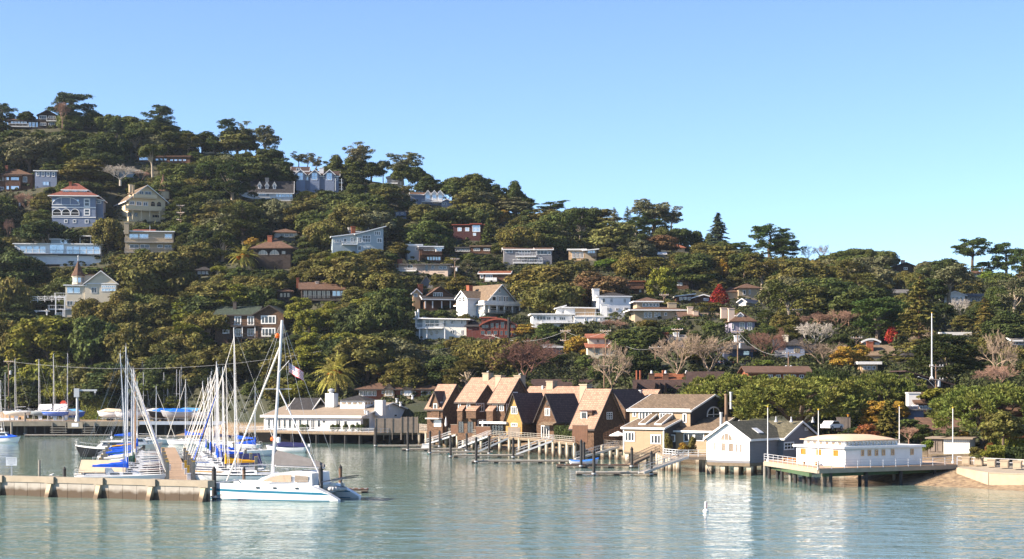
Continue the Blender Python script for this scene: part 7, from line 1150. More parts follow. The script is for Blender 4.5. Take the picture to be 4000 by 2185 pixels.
t = thing('stop_sign', 'red octagonal stop sign on a post by the boatyard bushes', 'sign', (P(248, 0, 478).x, 478, ZY)); MB().cyl((0, .03, 0), (0, .03, 3.4), .05, n=6).obj('post', 'galvanised', t); o8 = [(.95*math.cos(R(22.5+45*i)), .95*math.sin(R(22.5+45*i))) for i in range(8)]; b_ = MB().prism([(x, z+4.2) for x, z in o8], -.03, .02).obj('panel', 'stop_red', t); text('STOP', .55, 'sign_white', b_, (0, -.036, 4.2), (R(90), 0, 0))
def trailer(parent, L):
    m_ = MB(); m_.box(-L*.45, L*.45, -.7, -.58, .55, .7).box(-L*.45, L*.45, .58, .7, .55, .7)
    for x in (-L*.25, 0, L*.25): m_.box(x-.08, x+.08, -.58, .58, .5, .62)
    for x in (-L*.3, L*.3):
        for s in (-1, 1): m_.cyl((x, s*.9, .1), (x, s*.55, 1.5), .05, n=5)
    o = m_.obj('trailer', 'galvanised', parent)
    for x in (-.4, .4):
        for s in (-1, 1): MB().cyl((x, s*.75, .33), (x, s*.95, .33), .33, n=10).obj('wheel', 'black', o)
for u, y, L, ang, kw, mast, lb in ((65, 461, 7.2, 180, dict(hull='gel_cream', cover=None, stripe=None, boom=True, furl=None), 13.2, 'cream keelboat on a trailer at the left end of the boatyard'), (158, 464, 7.0, 180, dict(hull='pale_blue', cover=None, stripe=None, furl=None, tent='canvas_white'), 13, 'pale blue keelboat with a white tent on the boatyard wharf'), (215, 459, 7.0, 180, dict(hull='hull_blue', cover=None, stripe='gel_white', furl=None), 14.4, 'bright blue keelboat on a trailer on the boatyard wharf'), (258, 466, 7.2, 0, dict(hull='gel_white', cover=None, stripe=None, furl=None, tent='canvas_white'), 14.6, 'white keelboat under a white tent on the boatyard wharf')):
    b = sailboat(lb, P(u, 0, y).x, y, R(ang), L, 2.0, mast=mast, group='keelboats on trailers in the boatyard', z=ZY+1.75, keel=True, free=.7, **kw)
    m_ = MB()
    for x in (-L*.3, L*.25):
        for s in (-1, 1): m_.cyl((x, s*.9, -1.74), (x, s*.5, -.1), .05, n=5)
    m_.box(-L*.4, L*.4, -.6, .6, -1.6, -1.5); m_.obj('cradle', 'galvanised', b)
motorboat('low dinghy under a light blue cover behind the jib crane', P(285, 0, 470).x, 470, R(5), 6.5, 'hull_blue', house=False, cover=mat('tarp_light', (.1, .35, .75), .6, .15, 1.5), engine=False, z=ZY+1.1)
for u, y, L, ang, hull, cov, lb in ((560, 470, 6.5, 10, 'gel_white', 'canvas_grey', 'boat under a grey tent cover behind the mast cluster in the boatyard'), (610, 462, 6.0, 200, 'gel_white', 'canvas_white', 'white open boat left of the blue tarps in the boatyard'), (640, 459, 6.5, 200, 'hull_black', 'tarp_blue', 'boat under the left-hand bright blue tarp in the boatyard'), (690, 457, 6.5, 195, 'rubber_grey', 'tarp_blue', 'boat under the right-hand bright blue tarp in the boatyard'), (735, 466, 6.8, 190, 'gel_white', 'tarp_light', 'white boat with a raised light blue cover in the boatyard'), (850, 470, 7.5, 5, 'gel_white', 'canvas_navy', 'white launch with a purple-blue cover in front of the boatyard building'), (760, 458, 6, 185, 'gel_white', None, 'bare white launch at the steel edge of the wharf'), (430, 466, 5.5, 180, 'gel_white', 'canvas_tan', 'small boat under a tan cover by the clipped hedge'), (500, 458, 5.5, 190, 'gel_white', None, 'bare white dinghy at the wharf edge behind the masts')):
    b = motorboat(lb, P(u, 0, y).x, y, R(ang), L*1.25, hull, house=False, cover=cov, engine=u in (610, 690), z=ZY+1.25, grp='boats on trailers in the boatyard'); o_ = trailer(b, L); [c for c in b.children if c.name.startswith('trailer')][0].location.z = -1.25
for i, (u, vt, y, m_) in enumerate(((20, 1455, 470, 'mast_metal'), (3, 1485, 466, 'mast_metal'), (556, 1402, 474, 'mast_dark'), (560, 1455, 472, 'mast_metal'), (640, 1455, 475, 'mast_metal'), (690, 1444, 473, 'mast_metal'), (702, 1446, 470, 'mast_metal'), (708, 1428, 476, 'mast_metal'), (655, 1518, 474, 'mast_metal'), (528, 1450, 478, 'mast_metal'))):
    z1 = CH+(VH-vt)/F*y-ZY; t = thing('boat_mast', f"{['silver mast standing left of the left-end utility pole','short silver mast at the very left edge','thin dark mast behind the main mast cluster','silver mast beside the thin dark one','silver mast above the middle of the clipped hedge','left silver mast of three above the blue tarps','middle silver mast of three above the blue tarps','tallest silver mast above the blue tarps','short silver mast above the long pergola','silver mast just right of the main mast cluster'][i]}", 'mast', (P(u, 0, y).x, y, ZY), 0, 'bare masts of dinghies in the boatyard'); MB().cyl((0, 0, 0), (0, 0, z1), .075, .05, 7).obj('mast', m_, t); q = MB()
    for s in (-1, 1): q.cyl((0, 0, z1*.97), (s*1.3, .3, z1*.52), .013, n=3); q.cyl((s*1.3, .3, z1*.52), (s*1.3, .3, .8), .013, n=3)
    q.cyl((0, 0, z1*.99), (2.4, 0, .8), .013, n=3); q.cyl((-.8, 0, z1*.52), (.8, 0, z1*.52), .03, n=4); q.obj('rigging', 'wire', t)
    MB().box(-1.6, 2.4, -.6, .6, .003, .6).obj('dinghy_hull', 'gel_white', t)
h = H('boat_shed', 'pale flat-walled boatyard building with a low grey hipped roof behind the masts', 'the boatyard building', 716, 930, 1637, y=489, occ=(716, 960, 1515, 1590)); h.vol(722, 930, 1637, 1543, 'hip', 1516, 12, 'pinkish', 'roof_grey', ov=1.2).win((780, 1560, 800, 1590, 1, 1), (812, 1560, 830, 1590, 1, 1), (850, 1560, 868, 1590, 1, 1), pane='roof_tan', trim='tan').vol(925, 1005, 1637, 1560, 'hip', 1548, 8, 'pinkish', 'roof_dark', dy=1)
[setattr(o.data.materials, 'x', 0) if 0 else o.data.materials.__setitem__(0, MATS['concrete_pale']) for o in h.root.children if o.name.startswith('wall')]
t = thing('pergola', 'long low pale pergola beside the boatyard building', 'pergola', (P(655, 0, 482).x, 482, ZY)); m_ = MB()
for i in range(22): x = -4+i*.45; m_.box(x, x+.12, -1.2, 1.2, 2.45, 2.62)
m_.box(-4.2, 5.8, -1.0, -.85, 2.25, 2.448).box(-4.2, 5.8, .85, 1.0, 2.25, 2.448).obj('top_rails', 'pinkish', t)
for x in (-4, -.8, 2.4, 5.6): MB().box(x-.1, x+.1, -1.0, -.8, 0, 2.248).obj('post', 'pinkish', t)
t = thing('mesh_fence', 'faded orange mesh fence at the left end behind the boatyard', 'fence', (P(-30, 0, 484).x, 484, ZY)); MB().box(0, 9, 0, .05, .1, 2.0).obj('mesh', 'peach', t); MB().box(0, .1, -.08, -.003, 0, 2.2).box(4.5, 4.6, -.08, -.003, 0, 2.2).box(8.9, 9, -.08, -.003, 0, 2.2).obj('post_row', 'timber', t)
HEDGES.append(('hedge', 'rounded end of the tall clipped hedge beside the jib crane', 0, 8.5, 0, 4, 0, 6.0, 'yellow', 5200, (P(315, 0, 478).x, 478, ZY))); HEDGES.append(('hedge', 'long straight clipped hedge running behind the boatyard', 0, 22, 0, 2.5, 0, 6.3, 'yellow', 8000, (P(425, 0, 491).x, 491, ZY))); HEDGES.append(('hedge', 'dark clipped hedge at the left end of the shingled houses', 0, 3.4, 0, 1.5, 0, 4.2, 'dark', 1800, (P(1617, 0, 392).x, 392, 2.5))); HEDGES.append(('hedge', 'dark ivy-covered screen beside the brown gable house', 0, 4.2, 0, .8, 0, 2.3, 'green', 1500, (P(2165, 0, 327).x, 327, 2.95))); HEDGES.append(('hedge', 'low clipped hedge between the boatyard building and the club', 0, 14, 0, 2, 0, 3, 'green', 3500, (P(1000, 0, 470).x, 470, 4)))
# ---------------- utility poles and wires
POLES = []
def upole(u, vt, vb, lb, arms=1, tr=0, y=None, lamp=0, m='pole_wood', w=2.6):
    y = y or hill_y(u, vb); p = P(u, vb, y); hh = (vb-vt)*y/F; t = thing('utility_pole', lb, 'utility pole', p, R(rnd.uniform(-12, 12)), 'utility poles on the slope'); MB().cyl((0, 0, -1), (0, 0, hh), .17, .12, 8).obj('pole', m, t)
    for k in range(arms):
        z = hh-.35-k*2.3; a = MB(); a.box(-w/2, w/2, -.3, -.17, z-.08, z+.08); beam(a, (-.75, -.2, z-.08), (0, -.15, z-.8), .06, .06); beam(a, (.75, -.2, z-.08), (0, -.15, z-.8), .06, .06); ao = a.obj('crossarm', 'pinkish', t)
        for x in (-w*.46, -w*.25, w*.25, w*.46): MB().lathe([(.05, 0), (.09, .08), (.06, .22)], 6, (x, -.235, z+.082)).obj('insulator', 'galvanised', ao)
    for k in range(tr): MB().lathe([(.28, 0), (.3, .1), (.3, 1.0), (.15, 1.15)], 10, (-.5 if k else .5, -.1, hh-3.9)).obj('transformer', 'galvanised', t)
    if lamp: q = MB(); e = (lamp*3.2, 0, hh-2.2); q.tube([(0, 0, hh-4.2), (lamp*1.5, 0, hh-2.7), e], [.05, .05, .05], 6).lathe([(.1, -.1), (.25, 0), (.12, .12)], 8, e); q.obj('lamp_arm', 'galvanised', t)
    POLES.append((u, p, hh)); return t
for q in ((72, 762, 848, 'utility pole with a transformer left of the blue Victorian house', 0, 1), (706, 800, 945, 'utility pole with stacked crossarms right of the tan balcony house', 3, 0), (862, 830, 900, 'utility pole leaning left on the middle slope', 1, 0), (1428, 1333, 1470, 'utility pole on the slope above the fruiting palm', 2, 0), (1777, 1008, 1125, 'utility pole with heavy fittings beside the long pale house', 2, 1), (1914, 1305, 1395, 'bright orange-lit pole in front of the barrel-roofed red house', 1, 0), (2209, 1288, 1390, 'utility pole with two crossarms left of the terracotta-roofed house', 2, 0), (2360, 1382, 1530, 'leaning white-lit pole beside the leafless grey tree', 2, 0), (2366, 1288, 1400, 'utility pole with a street light before the terracotta-roofed house', 1, 0, None, 1), (2560, 1352, 1460, 'utility pole above the dark brown gablet block', 1, 0), (2646, 1282, 1370, 'utility pole by the grey house with orange chimneys', 1, 0), (2594, 1148, 1205, 'pale pole behind the lookout hip-roof house', 1, 0), (2882, 1290, 1430, 'red-brown utility pole in front of the dark blue hip house', 2, 1), (3080, 1375, 1490, 'red-brown utility pole with twin transformers before the long grey-brown roof', 1, 2), (3114, 1205, 1260, 'thin pale pole left of the pink tree row', 1, 0), (3316, 1177, 1290, 'tall pale pole in the leafless pink tree row', 2, 0), (3345, 1315, 1380, 'pole with a transformer left of the arched-eave house', 1, 1), (3656, 1424, 1535, 'brown pole with a curved street lamp before the dark slope-roofed house', 2, 1, 312, -1), (34, 1408, 1610, 'pole with a grey transformer at the left end of the boatyard', 1, 1, 486)): upole(*q)
def wire(a, b, sag, lb, r=.022):
    pts = []
    for i in range(13): q = i/12; p = a.lerp(b, q); p.z -= sag*4*q*(1-q); pts.append(p-a)
    t = thing('overhead_wire', lb, 'wire', a, 0, 'overhead wires'); MB().tube(pts, [r]*13, 4).obj('cable', 'wire', t)
top = lambda i: POLES[i][1]+Vector((0, 0, POLES[i][2]-.3))
for a, b, s, lb in ((18, 3, 4, 'long wire from the boatyard pole to the pole above the fruiting palm'), (1, 2, 2, 'wire between the two poles right of the tan balcony house'), (5, 6, 2, 'wire from the orange-lit pole to the two-armed pole'), (6, 8, 1.5, 'wire running to the pole with the street light'), (8, 9, 2, 'wire from the street-light pole towards the plane trees'), (9, 12, 2, 'wire from the plane trees to the red-brown pole'), (12, 13, 2, 'wire between the two red-brown poles'), (3, 5, 3, 'wire from the palm pole to the orange-lit pole')): wire(top(a), top(b), s, lb)
# mooring lines of the catamaran
for a, b, lb in (((-3.2, 4.0, 1.6), P(1250, 1952, 200.6), 'mooring line from the catamaran side to the black pile'), ((CL*.47, 3.3, 1.8), P(838, 1945, 203), 'mooring line from the catamaran bow to its pile')): wire(mw @ Vector(a), b, .1, lb, .02)
# ---- the ground sheet, rows along the shore, cut level under the houses
us = list(range(-1400, -100, 100))+list(range(-100, 4100, 24))+list(range(4100, 5401, 100))
tv = []; tf = []
NR = 170
def carved(x, y, z):
    """the slope is cut level where a house stands"""
    for (hx, hy, hz, c, s_, x0, x1, y0, y1, r) in CUTS:
        dx, dy = x-hx, y-hy
        if abs(dx) > r or abs(dy) > r: continue
        a, b = dx*c+dy*s_, -dx*s_+dy*c
        if x0-(7 if s_ > .35 else 2.2) < a < x1+2.2 and y0-3 < b < y1+2.2: z = min(z, hz-.3)
    return z
CUTS = [(h.root.location.x, h.root.location.y, h.z, math.cos(h.yaw), math.sin(h.yaw), min(v[0] for v in h.boxes), max(v[1] for v in h.boxes), min(v[2] for v in h.boxes), max(v[3] for v in h.boxes), 45) for h in HOUSES if h.boxes and h.z > 3.8]
for u in us:
    ysh = lerp_table(T_SHORE, u); y0 = lerp_table(T_Y0, u); yr = lerp_table(T_YR, u)
    ys = list(np.linspace(ysh-45, y0+4, 50))+list(np.linspace(y0+8, yr, 95))+list(np.linspace(yr+12, yr+330, 25))
    for y in ys:
        x = (u-2000)/F*y; tv.append((x, y, carved(x, y, ground(x, y))))
for i in range(len(us)-1):
    for j in range(NR-1):
        a = i*NR+j; tf.append((a, a+NR, a+NR+1, a+1))
me = bpy.data.meshes.new("hill"); me.from_pydata(tv, [], tf); me.update()
hill = link("hill", me, 'hill_ground', smooth=True); hill["kind"] = "structure"
# ---------------- foliage
def leaf_material(name, trans=0.25):
    m = bpy.data.materials.new(name); m.use_nodes = True; n = m.node_tree.nodes; L = m.node_tree.links; b = n["Principled BSDF"]; out = n["Material Output"]
    b.inputs["Roughness"].default_value = 0.62; b.inputs["Specular IOR Level"].default_value = 0.08
    oi = n.new("ShaderNodeObjectInfo"); g = n.new("ShaderNodeNewGeometry"); tc = n.new("ShaderNodeTexCoord")
    mr = n.new("ShaderNodeMapRange"); mr.inputs[3].default_value = 0.55; mr.inputs[4].default_value = 1.5; L.new(g.outputs["Random Per Island"], mr.inputs[0])
    nz = n.new("ShaderNodeTexNoise"); nz.inputs["Scale"].default_value = 0.35; nz.inputs["Detail"].default_value = 3; L.new(tc.outputs["Object"], nz.inputs[0])
    hs = n.new("ShaderNodeHueSaturation"); L.new(oi.outputs["Color"], hs.inputs["Color"]); L.new(mr.outputs[0], hs.inputs["Value"])
    mh = n.new("ShaderNodeMapRange"); mh.inputs[1].default_value = 0.3; mh.inputs[2].default_value = 0.7; mh.inputs[3].default_value = 0.475; mh.inputs[4].default_value = 0.525; L.new(nz.outputs[0], mh.inputs[0]); L.new(mh.outputs[0], hs.inputs["Hue"])
    L.new(hs.outputs[0], b.inputs["Base Color"])
    t = n.new("ShaderNodeBsdfTranslucent"); L.new(hs.outputs[0], t.inputs[0]); mx = n.new("ShaderNodeMixShader"); mx.inputs[0].default_value = trans
    L.new(b.outputs[0], mx.inputs[1]); L.new(t.outputs[0], mx.inputs[2]); L.new(mx.outputs[0], out.inputs[0]); MATS[name] = m
leaf_material('leaves', 0.16)
mat('bark', (0.12, 0.09, 0.065), 0.9, 0.3, 1.5, 'rough'); mat('bark_pale', (0.33, 0.27, 0.2), 0.9, 0.25, 1.5); mat('bark_red', (0.16, 0.08, 0.05), 0.9, 0.3, 1.5, 'rough')
mat('twig_grey', (0.27, 0.2, 0.14), 0.9, 0.2, 1.0); mat('twig_red', (0.15, 0.075, 0.055), 0.9, 0.25, 1.0); mat('twig_pink', (0.28, 0.17, 0.12), 0.9, 0.25, 1.0); mat('twig_white', (0.38, 0.34, 0.29), 0.9, 0.15, 1.0)
def unit(a): return a/np.maximum(np.linalg.norm(a, axis=1, keepdims=True), 1e-9)
def quads(name, c, nrm, ln, wd, along=None):
    """a mesh of leaf faces: centres c, normals nrm, half lengths ln, half widths wd"""
    N = len(c); nrm = unit(nrm)
    a = npr.normal(size=(N, 3)) if along is None else along
    a = unit(a-nrm*np.sum(a*nrm, axis=1, keepdims=True)); b = np.cross(nrm, a)
    a = a*ln[:, None]; b = b*wd[:, None]
    v = np.stack([c-a-b*.6, c+a*.2-b, c+a, c-a*.1+b], axis=1).reshape(-1, 3).astype(np.float32)
    me = bpy.data.meshes.new(name); me.vertices.add(4*N); me.vertices.foreach_set("co", v.ravel())
    me.loops.add(4*N); me.loops.foreach_set("vertex_index", np.arange(4*N, dtype=np.int32))
    me.polygons.add(N); me.polygons.foreach_set("loop_start", np.arange(0, 4*N, 4, dtype=np.int32)); me.polygons.foreach_set("loop_total", np.full(N, 4, dtype=np.int32))
    me.update(); me.validate(); return me
def sphere_pts(n): return unit(npr.normal(size=(n, 3)))
def clump_leaves(clumps, ls=0.42, asp=0.6, jit=0.55, tuft=False, up=0.15):
    C = []; Nn = []; A = []
    for (x, y, z, rx, rz, n) in clumps:
        d = sphere_pts(n); d[:, 2] = np.where((d[:, 2] < -0.3) & (npr.random(n) < .6), -d[:, 2], d[:, 2])
        r = 0.5+0.55*npr.random(n)**0.6+(npr.random(n) < .12)*npr.random(n)*.4
        C.append(np.array([x, y, z])+d*r[:, None]*np.array([rx, rx, rz])); A.append(d+npr.normal(size=(n, 3))*.35+[0, 0, .3 if tuft else 0])
        Nn.append(d*np.array([1, 1, rx/rz])+npr.normal(size=(n, 3))*jit+[0, 0, up])
    C = np.concatenate(C); Nn = np.concatenate(Nn); A = np.concatenate(A); N = len(C); s = ls*(0.6+0.8*npr.random(N))
    return (C, np.cross(A, npr.normal(size=(N, 3))) if tuft else Nn, s, s*asp, A if tuft else None)
def limb(mb, p0, p1, r0, r1, k=4, wig=0.12, n=5):
    p0 = np.array(p0, float); p1 = np.array(p1, float); L = np.linalg.norm(p1-p0); pts = []
    for i in range(k+1):
        t = i/k; p = p0+(p1-p0)*t+np.array([0, 0, L*.1*math.sin(math.pi*t)])
        if 0 < i < k: p = p+npr.normal(size=3)*wig*L/k
        pts.append(p)
    mb.tube([tuple(p) for p in pts], [r0+(r1-r0)*i/k for i in range(k+1)], n); return pts
PROTO = {}
def proto(kind, var, crown, trunk, crown_name='crown', bark='bark', leafm='leaves'):
    r = bpy.data.objects.new(kind, None); t = trunk.obj('trunk', bark) if isinstance(trunk, MB) else None
    c = crown.obj(crown_name, leafm) if isinstance(crown, MB) else link(crown_name, crown, leafm)
    kids = [o for o in (t, c) if o]
    for o in kids: COL.objects.unlink(o)
    zs = [v.co.z for v in c.data.vertices]; xs = [v.co.x for v in c.data.vertices]
    srt = sorted(xs); PROTO.setdefault(kind, []).append((r, kids, max(zs), srt[int(len(srt)*.985)]-srt[int(len(srt)*.015)]))
def oak(W=12, Hh=9, nc=60, nl=220, base=.16, gap=0.0, ls=.31):
    cl = []; a = W/2-1.2; cz = Hh*(base+.22); c = Hh-cz-1.0; tr = MB(); fork = (0, 0, Hh*.22)
    for i in range(nc):
        th = rnd.uniform(0, 2*math.pi); ph = math.asin(rnd.uniform(-0.5, 1)); q = rnd.uniform(.62, 1.0) if rnd.random() < .85 else rnd.uniform(.2, .6)
        r = rnd.uniform(1.1, 2.1)*W/12
        cl.append((a*q*math.cos(ph)*math.cos(th), a*q*math.cos(ph)*math.sin(th), cz+c*q*math.sin(ph), r, r*rnd.uniform(.6, .85), int(nl*(r/1.6)**2)))
    if gap: cl = [k for k in cl if rnd.random() > gap]
    lean = rnd.uniform(-.6, .6); tr.tube([(0, 0, -3), (lean*.4, 0, Hh*.1), (lean, .1, Hh*.22)], [.42*W/12, .34*W/12, .28*W/12], 7)
    for k in rnd.sample(cl, min(9, len(cl))): limb(tr, (lean, .1, Hh*.21), k[:3], .2*W/12, .05, 4, .25)
    return quads('crown', *clump_leaves(cl, ls)), tr
for i in range(6): c_, t_ = oak(rnd.uniform(11, 14), rnd.uniform(8, 10.5)); proto('oak_tree', i, c_, t_)
for i in range(2): c_, t_ = oak(10, 11, 44, 260, .2); proto('round_tree', i, c_, t_)
for i in range(2): c_, t_ = oak(13, 9, 34, 190, .42, .15); proto('open_oak_tree', i, c_, t_, bark='bark_pale')
def eucalyptus(Hh=17, W=11):
    tr = MB(); cl = []; tr.tube([(0, 0, -3), (.3, 0, Hh*.2), (-.2, .2, Hh*.4), (.2, 0, Hh*.62)], [.45, .4, .3, .2], 7)
    for i in range(17):
        th = rnd.uniform(0, 2*math.pi); z = Hh*rnd.uniform(.4, .95); rr = W/2*rnd.uniform(.35, 1)*(1.1-abs(z/Hh-.62))
        e = (rr*math.cos(th), rr*math.sin(th), z); pts = limb(tr, (0, 0, Hh*rnd.uniform(.25, .6)), e, .15, .04, 4, .3)
        for p in pts[2:]:
            for j in range(2): r = rnd.uniform(.7, 1.3); cl.append((p[0]+rnd.gauss(0, .7), p[1]+rnd.gauss(0, .7), p[2]+rnd.gauss(.2, .6), r, r*.8, 75))
    return quads('crown', *clump_leaves(cl, .29, .5, .9)), tr
for i in range(3): c_, t_ = eucalyptus(); proto('eucalyptus_tree', i, c_, t_, bark='bark_pale')
def skyline_pine(Hh=17, W=12, flat=False):
    tr = MB(); cl = []; tr.tube([(0, 0, -3), (.2, 0, Hh*.3), (-.3, .2, Hh*.6), (.3, 0, Hh*.88)], [.5, .42, .3, .1], 7)
    for i in range(26 if flat else 40):
        th = rnd.uniform(0, 2*math.pi); t = rnd.uniform(.5 if flat else .22, .93); z = Hh*t
        rr = W/2*rnd.uniform(.5, 1)*((1-(abs(t-.72)/.45)**2) if flat else math.sqrt(max(.05, 1-((t-.5)/.52)**2))); e = (rr*math.cos(th), rr*math.sin(th), z+rr*.12)
        limb(tr, (0, 0, z-rr*.25), e, .13, .04, 3, .2)
        for j in range(3):
            q = rnd.uniform(.55, 1.05); r = rnd.uniform(.7, 1.25); cl.append((e[0]*q+rnd.gauss(0, .4), e[1]*q+rnd.gauss(0, .4), z+rr*.12*q+rnd.gauss(.2, .3), r*1.15, r*(.62 if flat else .9), 120))
    for j in range(4): cl.append((rnd.gauss(.2, .5), rnd.gauss(0, .5), Hh*rnd.uniform(.88, .97), .9, .7, 70))
    return quads('crown', *clump_leaves(cl, .29, .4, .6, tuft=True)), tr
for i in range(3): c_, t_ = skyline_pine(); proto('monterey_pine', i, c_, t_)
for i in range(2): c_, t_ = skyline_pine(14, 13, True); proto('flat_topped_pine', i, c_, t_)
def conifer(Hh=22, W=10, sparse=1.0, droop=.25):
    tr = MB().tube([(0, 0, -3), (0, 0, Hh*.5), (0, 0, Hh*.98)], [.42, .25, .03], 7); C = []; Nn = []; A = []
    z = Hh*.06
    while z < Hh*.985:
        t = z/Hh; rr = W/2*(1-t)**.8*rnd.uniform(.8, 1.1)+.15; nb = 8 if t < .8 else 5
        for b in range(nb):
            if rnd.random() > sparse: continue
            th = rnd.uniform(0, 2*math.pi); d = np.array([math.cos(th), math.sin(th), 0]); L = rr*rnd.uniform(.7, 1.1); n = max(4, int(L*11*sparse))
            tr.cyl((0, 0, z), tuple(d*L*.8+[0, 0, z-droop*L*.5]), .05, .02, 3, False)
            q = npr.random(n)**.75; side = np.array([-d[1], d[0], 0])
            p = d*(q*L)[:, None]+side*(npr.normal(size=n)*.28*(1.1-q)*L*.6)[:, None]+np.array([0, 0, z])-np.array([0, 0, 1])*(droop*L*q**1.6)[:, None]+npr.normal(size=(n, 3))*.1
            C.append(p); Nn.append(np.tile(d*.55+[0, 0, .8], (n, 1))+npr.normal(size=(n, 3))*.5); A.append(np.tile(d-[0, 0, .35], (n, 1))+npr.normal(size=(n, 3))*.4)
        z += Hh*.03*(1.2-t*.5)
    C = np.concatenate(C); N = len(C); s = .42*(.6+.8*npr.random(N))
    return quads('crown', C, np.concatenate(Nn), s, s*.42, np.concatenate(A)), tr
for i in range(2): c_, t_ = conifer(); proto('conifer', i, c_, t_, bark='bark_red')
c_, t_ = conifer(24, 13, .62, .1); proto('redwood', 0, c_, t_, bark='bark_red')
c_, t_ = conifer(10, 5.5, 1, .1); proto('small_conifer', 0, c_, t_)
def cypress(Hh=14, W=15, nc=75):
    tr = MB().tube([(0, 0, -3), (0, 0, Hh*.3)], [.7, .5], 8); cl = []
    for i in range(nc):
        th = rnd.uniform(0, 2*math.pi); t = rnd.uniform(.12, 1); rr = W/2*math.sqrt(max(0, 1-t**2.2))*rnd.uniform(.55, 1); e = (rr*math.cos(th), rr*math.sin(th), Hh*(.12+.82*t))
        if i % 4 == 0: limb(tr, (0, 0, Hh*.25), e, .2, .05, 3, .15)
        r = rnd.uniform(1.1, 2.0); cl.append((*e, r, r*.42, 230))
    return quads('crown', *clump_leaves(cl, .34, .38, .5, tuft=True, up=.6)), tr
for i in range(2): c_, t_ = cypress(); proto('cypress', i, c_, t_, bark='bark_pale')
def umbrella(Hh=11, W=18, nc=380, lowbase=.4, shift=0):
    tr = MB(); cl = []; a = W/2-.6; cz = Hh*lowbase+.6; c = Hh-cz-.5; fork = (shift*.5, 0, Hh*.2)
    tr.tube([(0, 0, -2), (shift*.2, 0, Hh*.1), fork], [.6, .5, .45], 8); ends = []
    for i in range(9):
        th = 2*math.pi*i/9+rnd.uniform(-.2, .2); q = rnd.uniform(.4, .85); e = (a*q*math.cos(th)+shift, a*q*math.sin(th), cz+c*math.sqrt(1-q*q)*.8)
        pts = limb(tr, fork, e, .3, .08, 5, .16, 6)
        for j in range(3): ee = (e[0]+rnd.gauss(0, 1.6), e[1]+rnd.gauss(0, 1.6), e[2]+rnd.uniform(0, .8)); limb(tr, tuple(pts[3]), ee, .12, .03, 3, .2, 4)
    for i in range(nc):
        th = rnd.uniform(0, 2*math.pi); sp = rnd.uniform(-.12, 1)**1 if 0 else rnd.uniform(-.15, 1); ph = math.asin(sp); q = rnd.uniform(.8, 1.02)*(1+.07*math.sin(3*th+1)+.06*math.sin(5*th+ph*4)); r = rnd.uniform(.55, .95)
        cl.append((a*q*math.cos(ph)*math.cos(th)+shift, a*q*math.cos(ph)*math.sin(th), cz+c*q*math.copysign(abs(math.sin(ph))**.65, math.sin(ph)), r, r*.75, 84))
    return quads('crown', *clump_leaves(cl, .27, .3, .5, tuft=True, up=.3)), tr
for i in range(3): c_, t_ = umbrella(11, 18, 390, .44, 0 if i < 2 else 2.2); proto('umbrella_pine', i, c_, t_)
def bare(Hh=10, W=12, depth=6, spread=.5, thick=.3, droop=False, twig=.02):
    mb = MB()
    def grow(p, d, L, r, k):
        q = p+d*L; m = p+d*L*.5+Vector((rnd.gauss(0, .06), rnd.gauss(0, .06), rnd.gauss(0, .04)))*L
        mb.cyl(p, m, r, r*.85, 4 if k > 2 else 3, False); mb.cyl(m, q, r*.85, max(twig, r*.68), 4 if k > 2 else 3, False)
        if k == 0: return
        for i in range(3 if k > 1 else 4):
            s = spread*(1.15 if k == depth else 1); nd = (d+Vector((rnd.gauss(0, s), rnd.gauss(0, s), rnd.gauss(.06 if not droop else -.02, s*.55)))).normalized()
            grow(q if i else m.lerp(q, rnd.uniform(.3, 1)), nd, L*rnd.uniform(.62, .85), max(twig, r*.62), k-1)
    t = MB().tube([(0, 0, -2), (0, 0, Hh*.12)], [thick*1.2, thick], 7)
    for i in range(4):
        a = 2*math.pi*i/4+rnd.uniform(-.4, .4); d = Vector((math.cos(a)*.65*W/Hh, math.sin(a)*.65*W/Hh, 1)).normalized(); grow(Vector((0, 0, Hh*.1)), d, Hh*.27, thick*.6, depth-1)
    return mb, t
for i in range(3): c_, t_ = bare(); proto('bare_tree', i, c_, t_, 'branches', 'twig_grey', 'twig_grey')
for i in range(2): c_, t_ = bare(9, 13, 7, .46, .3, twig=.017); proto('bare_red_tree', i, c_, t_, 'branches', 'twig_red', 'twig_red')
c_, t_ = bare(8, 11, 7, .46, .25, twig=.016); proto('bare_pink_tree', 0, c_, t_, 'branches', 'twig_pink', 'twig_pink')
c_, t_ = bare(8, 8, 6, .5, .22, twig=.022); proto('bare_white_tree', 0, c_, t_, 'branches', 'twig_white', 'twig_white')
def column_tree(Hh=11, W=5.5, nl=2100, fall=.9):
    tr = MB().tube([(0, 0, -2), (0, 0, Hh*.9)], [.18, .04], 6); t = npr.random(nl)**.8; th = npr.random(nl)*2*math.pi; rr = W/2*np.sqrt(npr.random(nl))*np.clip(np.minimum(t*3.5+.35, (1-t)**fall*1.5+.08), 0, 1)
    C = np.stack([rr*np.cos(th), rr*np.sin(th), Hh*(.1+.9*t)], axis=1)+npr.normal(size=(nl, 3))*.15; s = .3*(.6+.8*npr.random(nl))
    for i in range(16): a = rnd.uniform(0, 6.28); z = rnd.uniform(.15, .8)*Hh; tr.cyl((0, 0, z), (math.cos(a)*W*.4*(1-z/Hh), math.sin(a)*W*.4*(1-z/Hh), z+1.2), .05, .02, 3, False)
    return quads('crown', C, npr.normal(size=(nl, 3))+[0, 0, .5], s, s*.7), tr
c_, t_ = column_tree(); proto('red_maple', 0, c_, t_, bark='bark_pale')
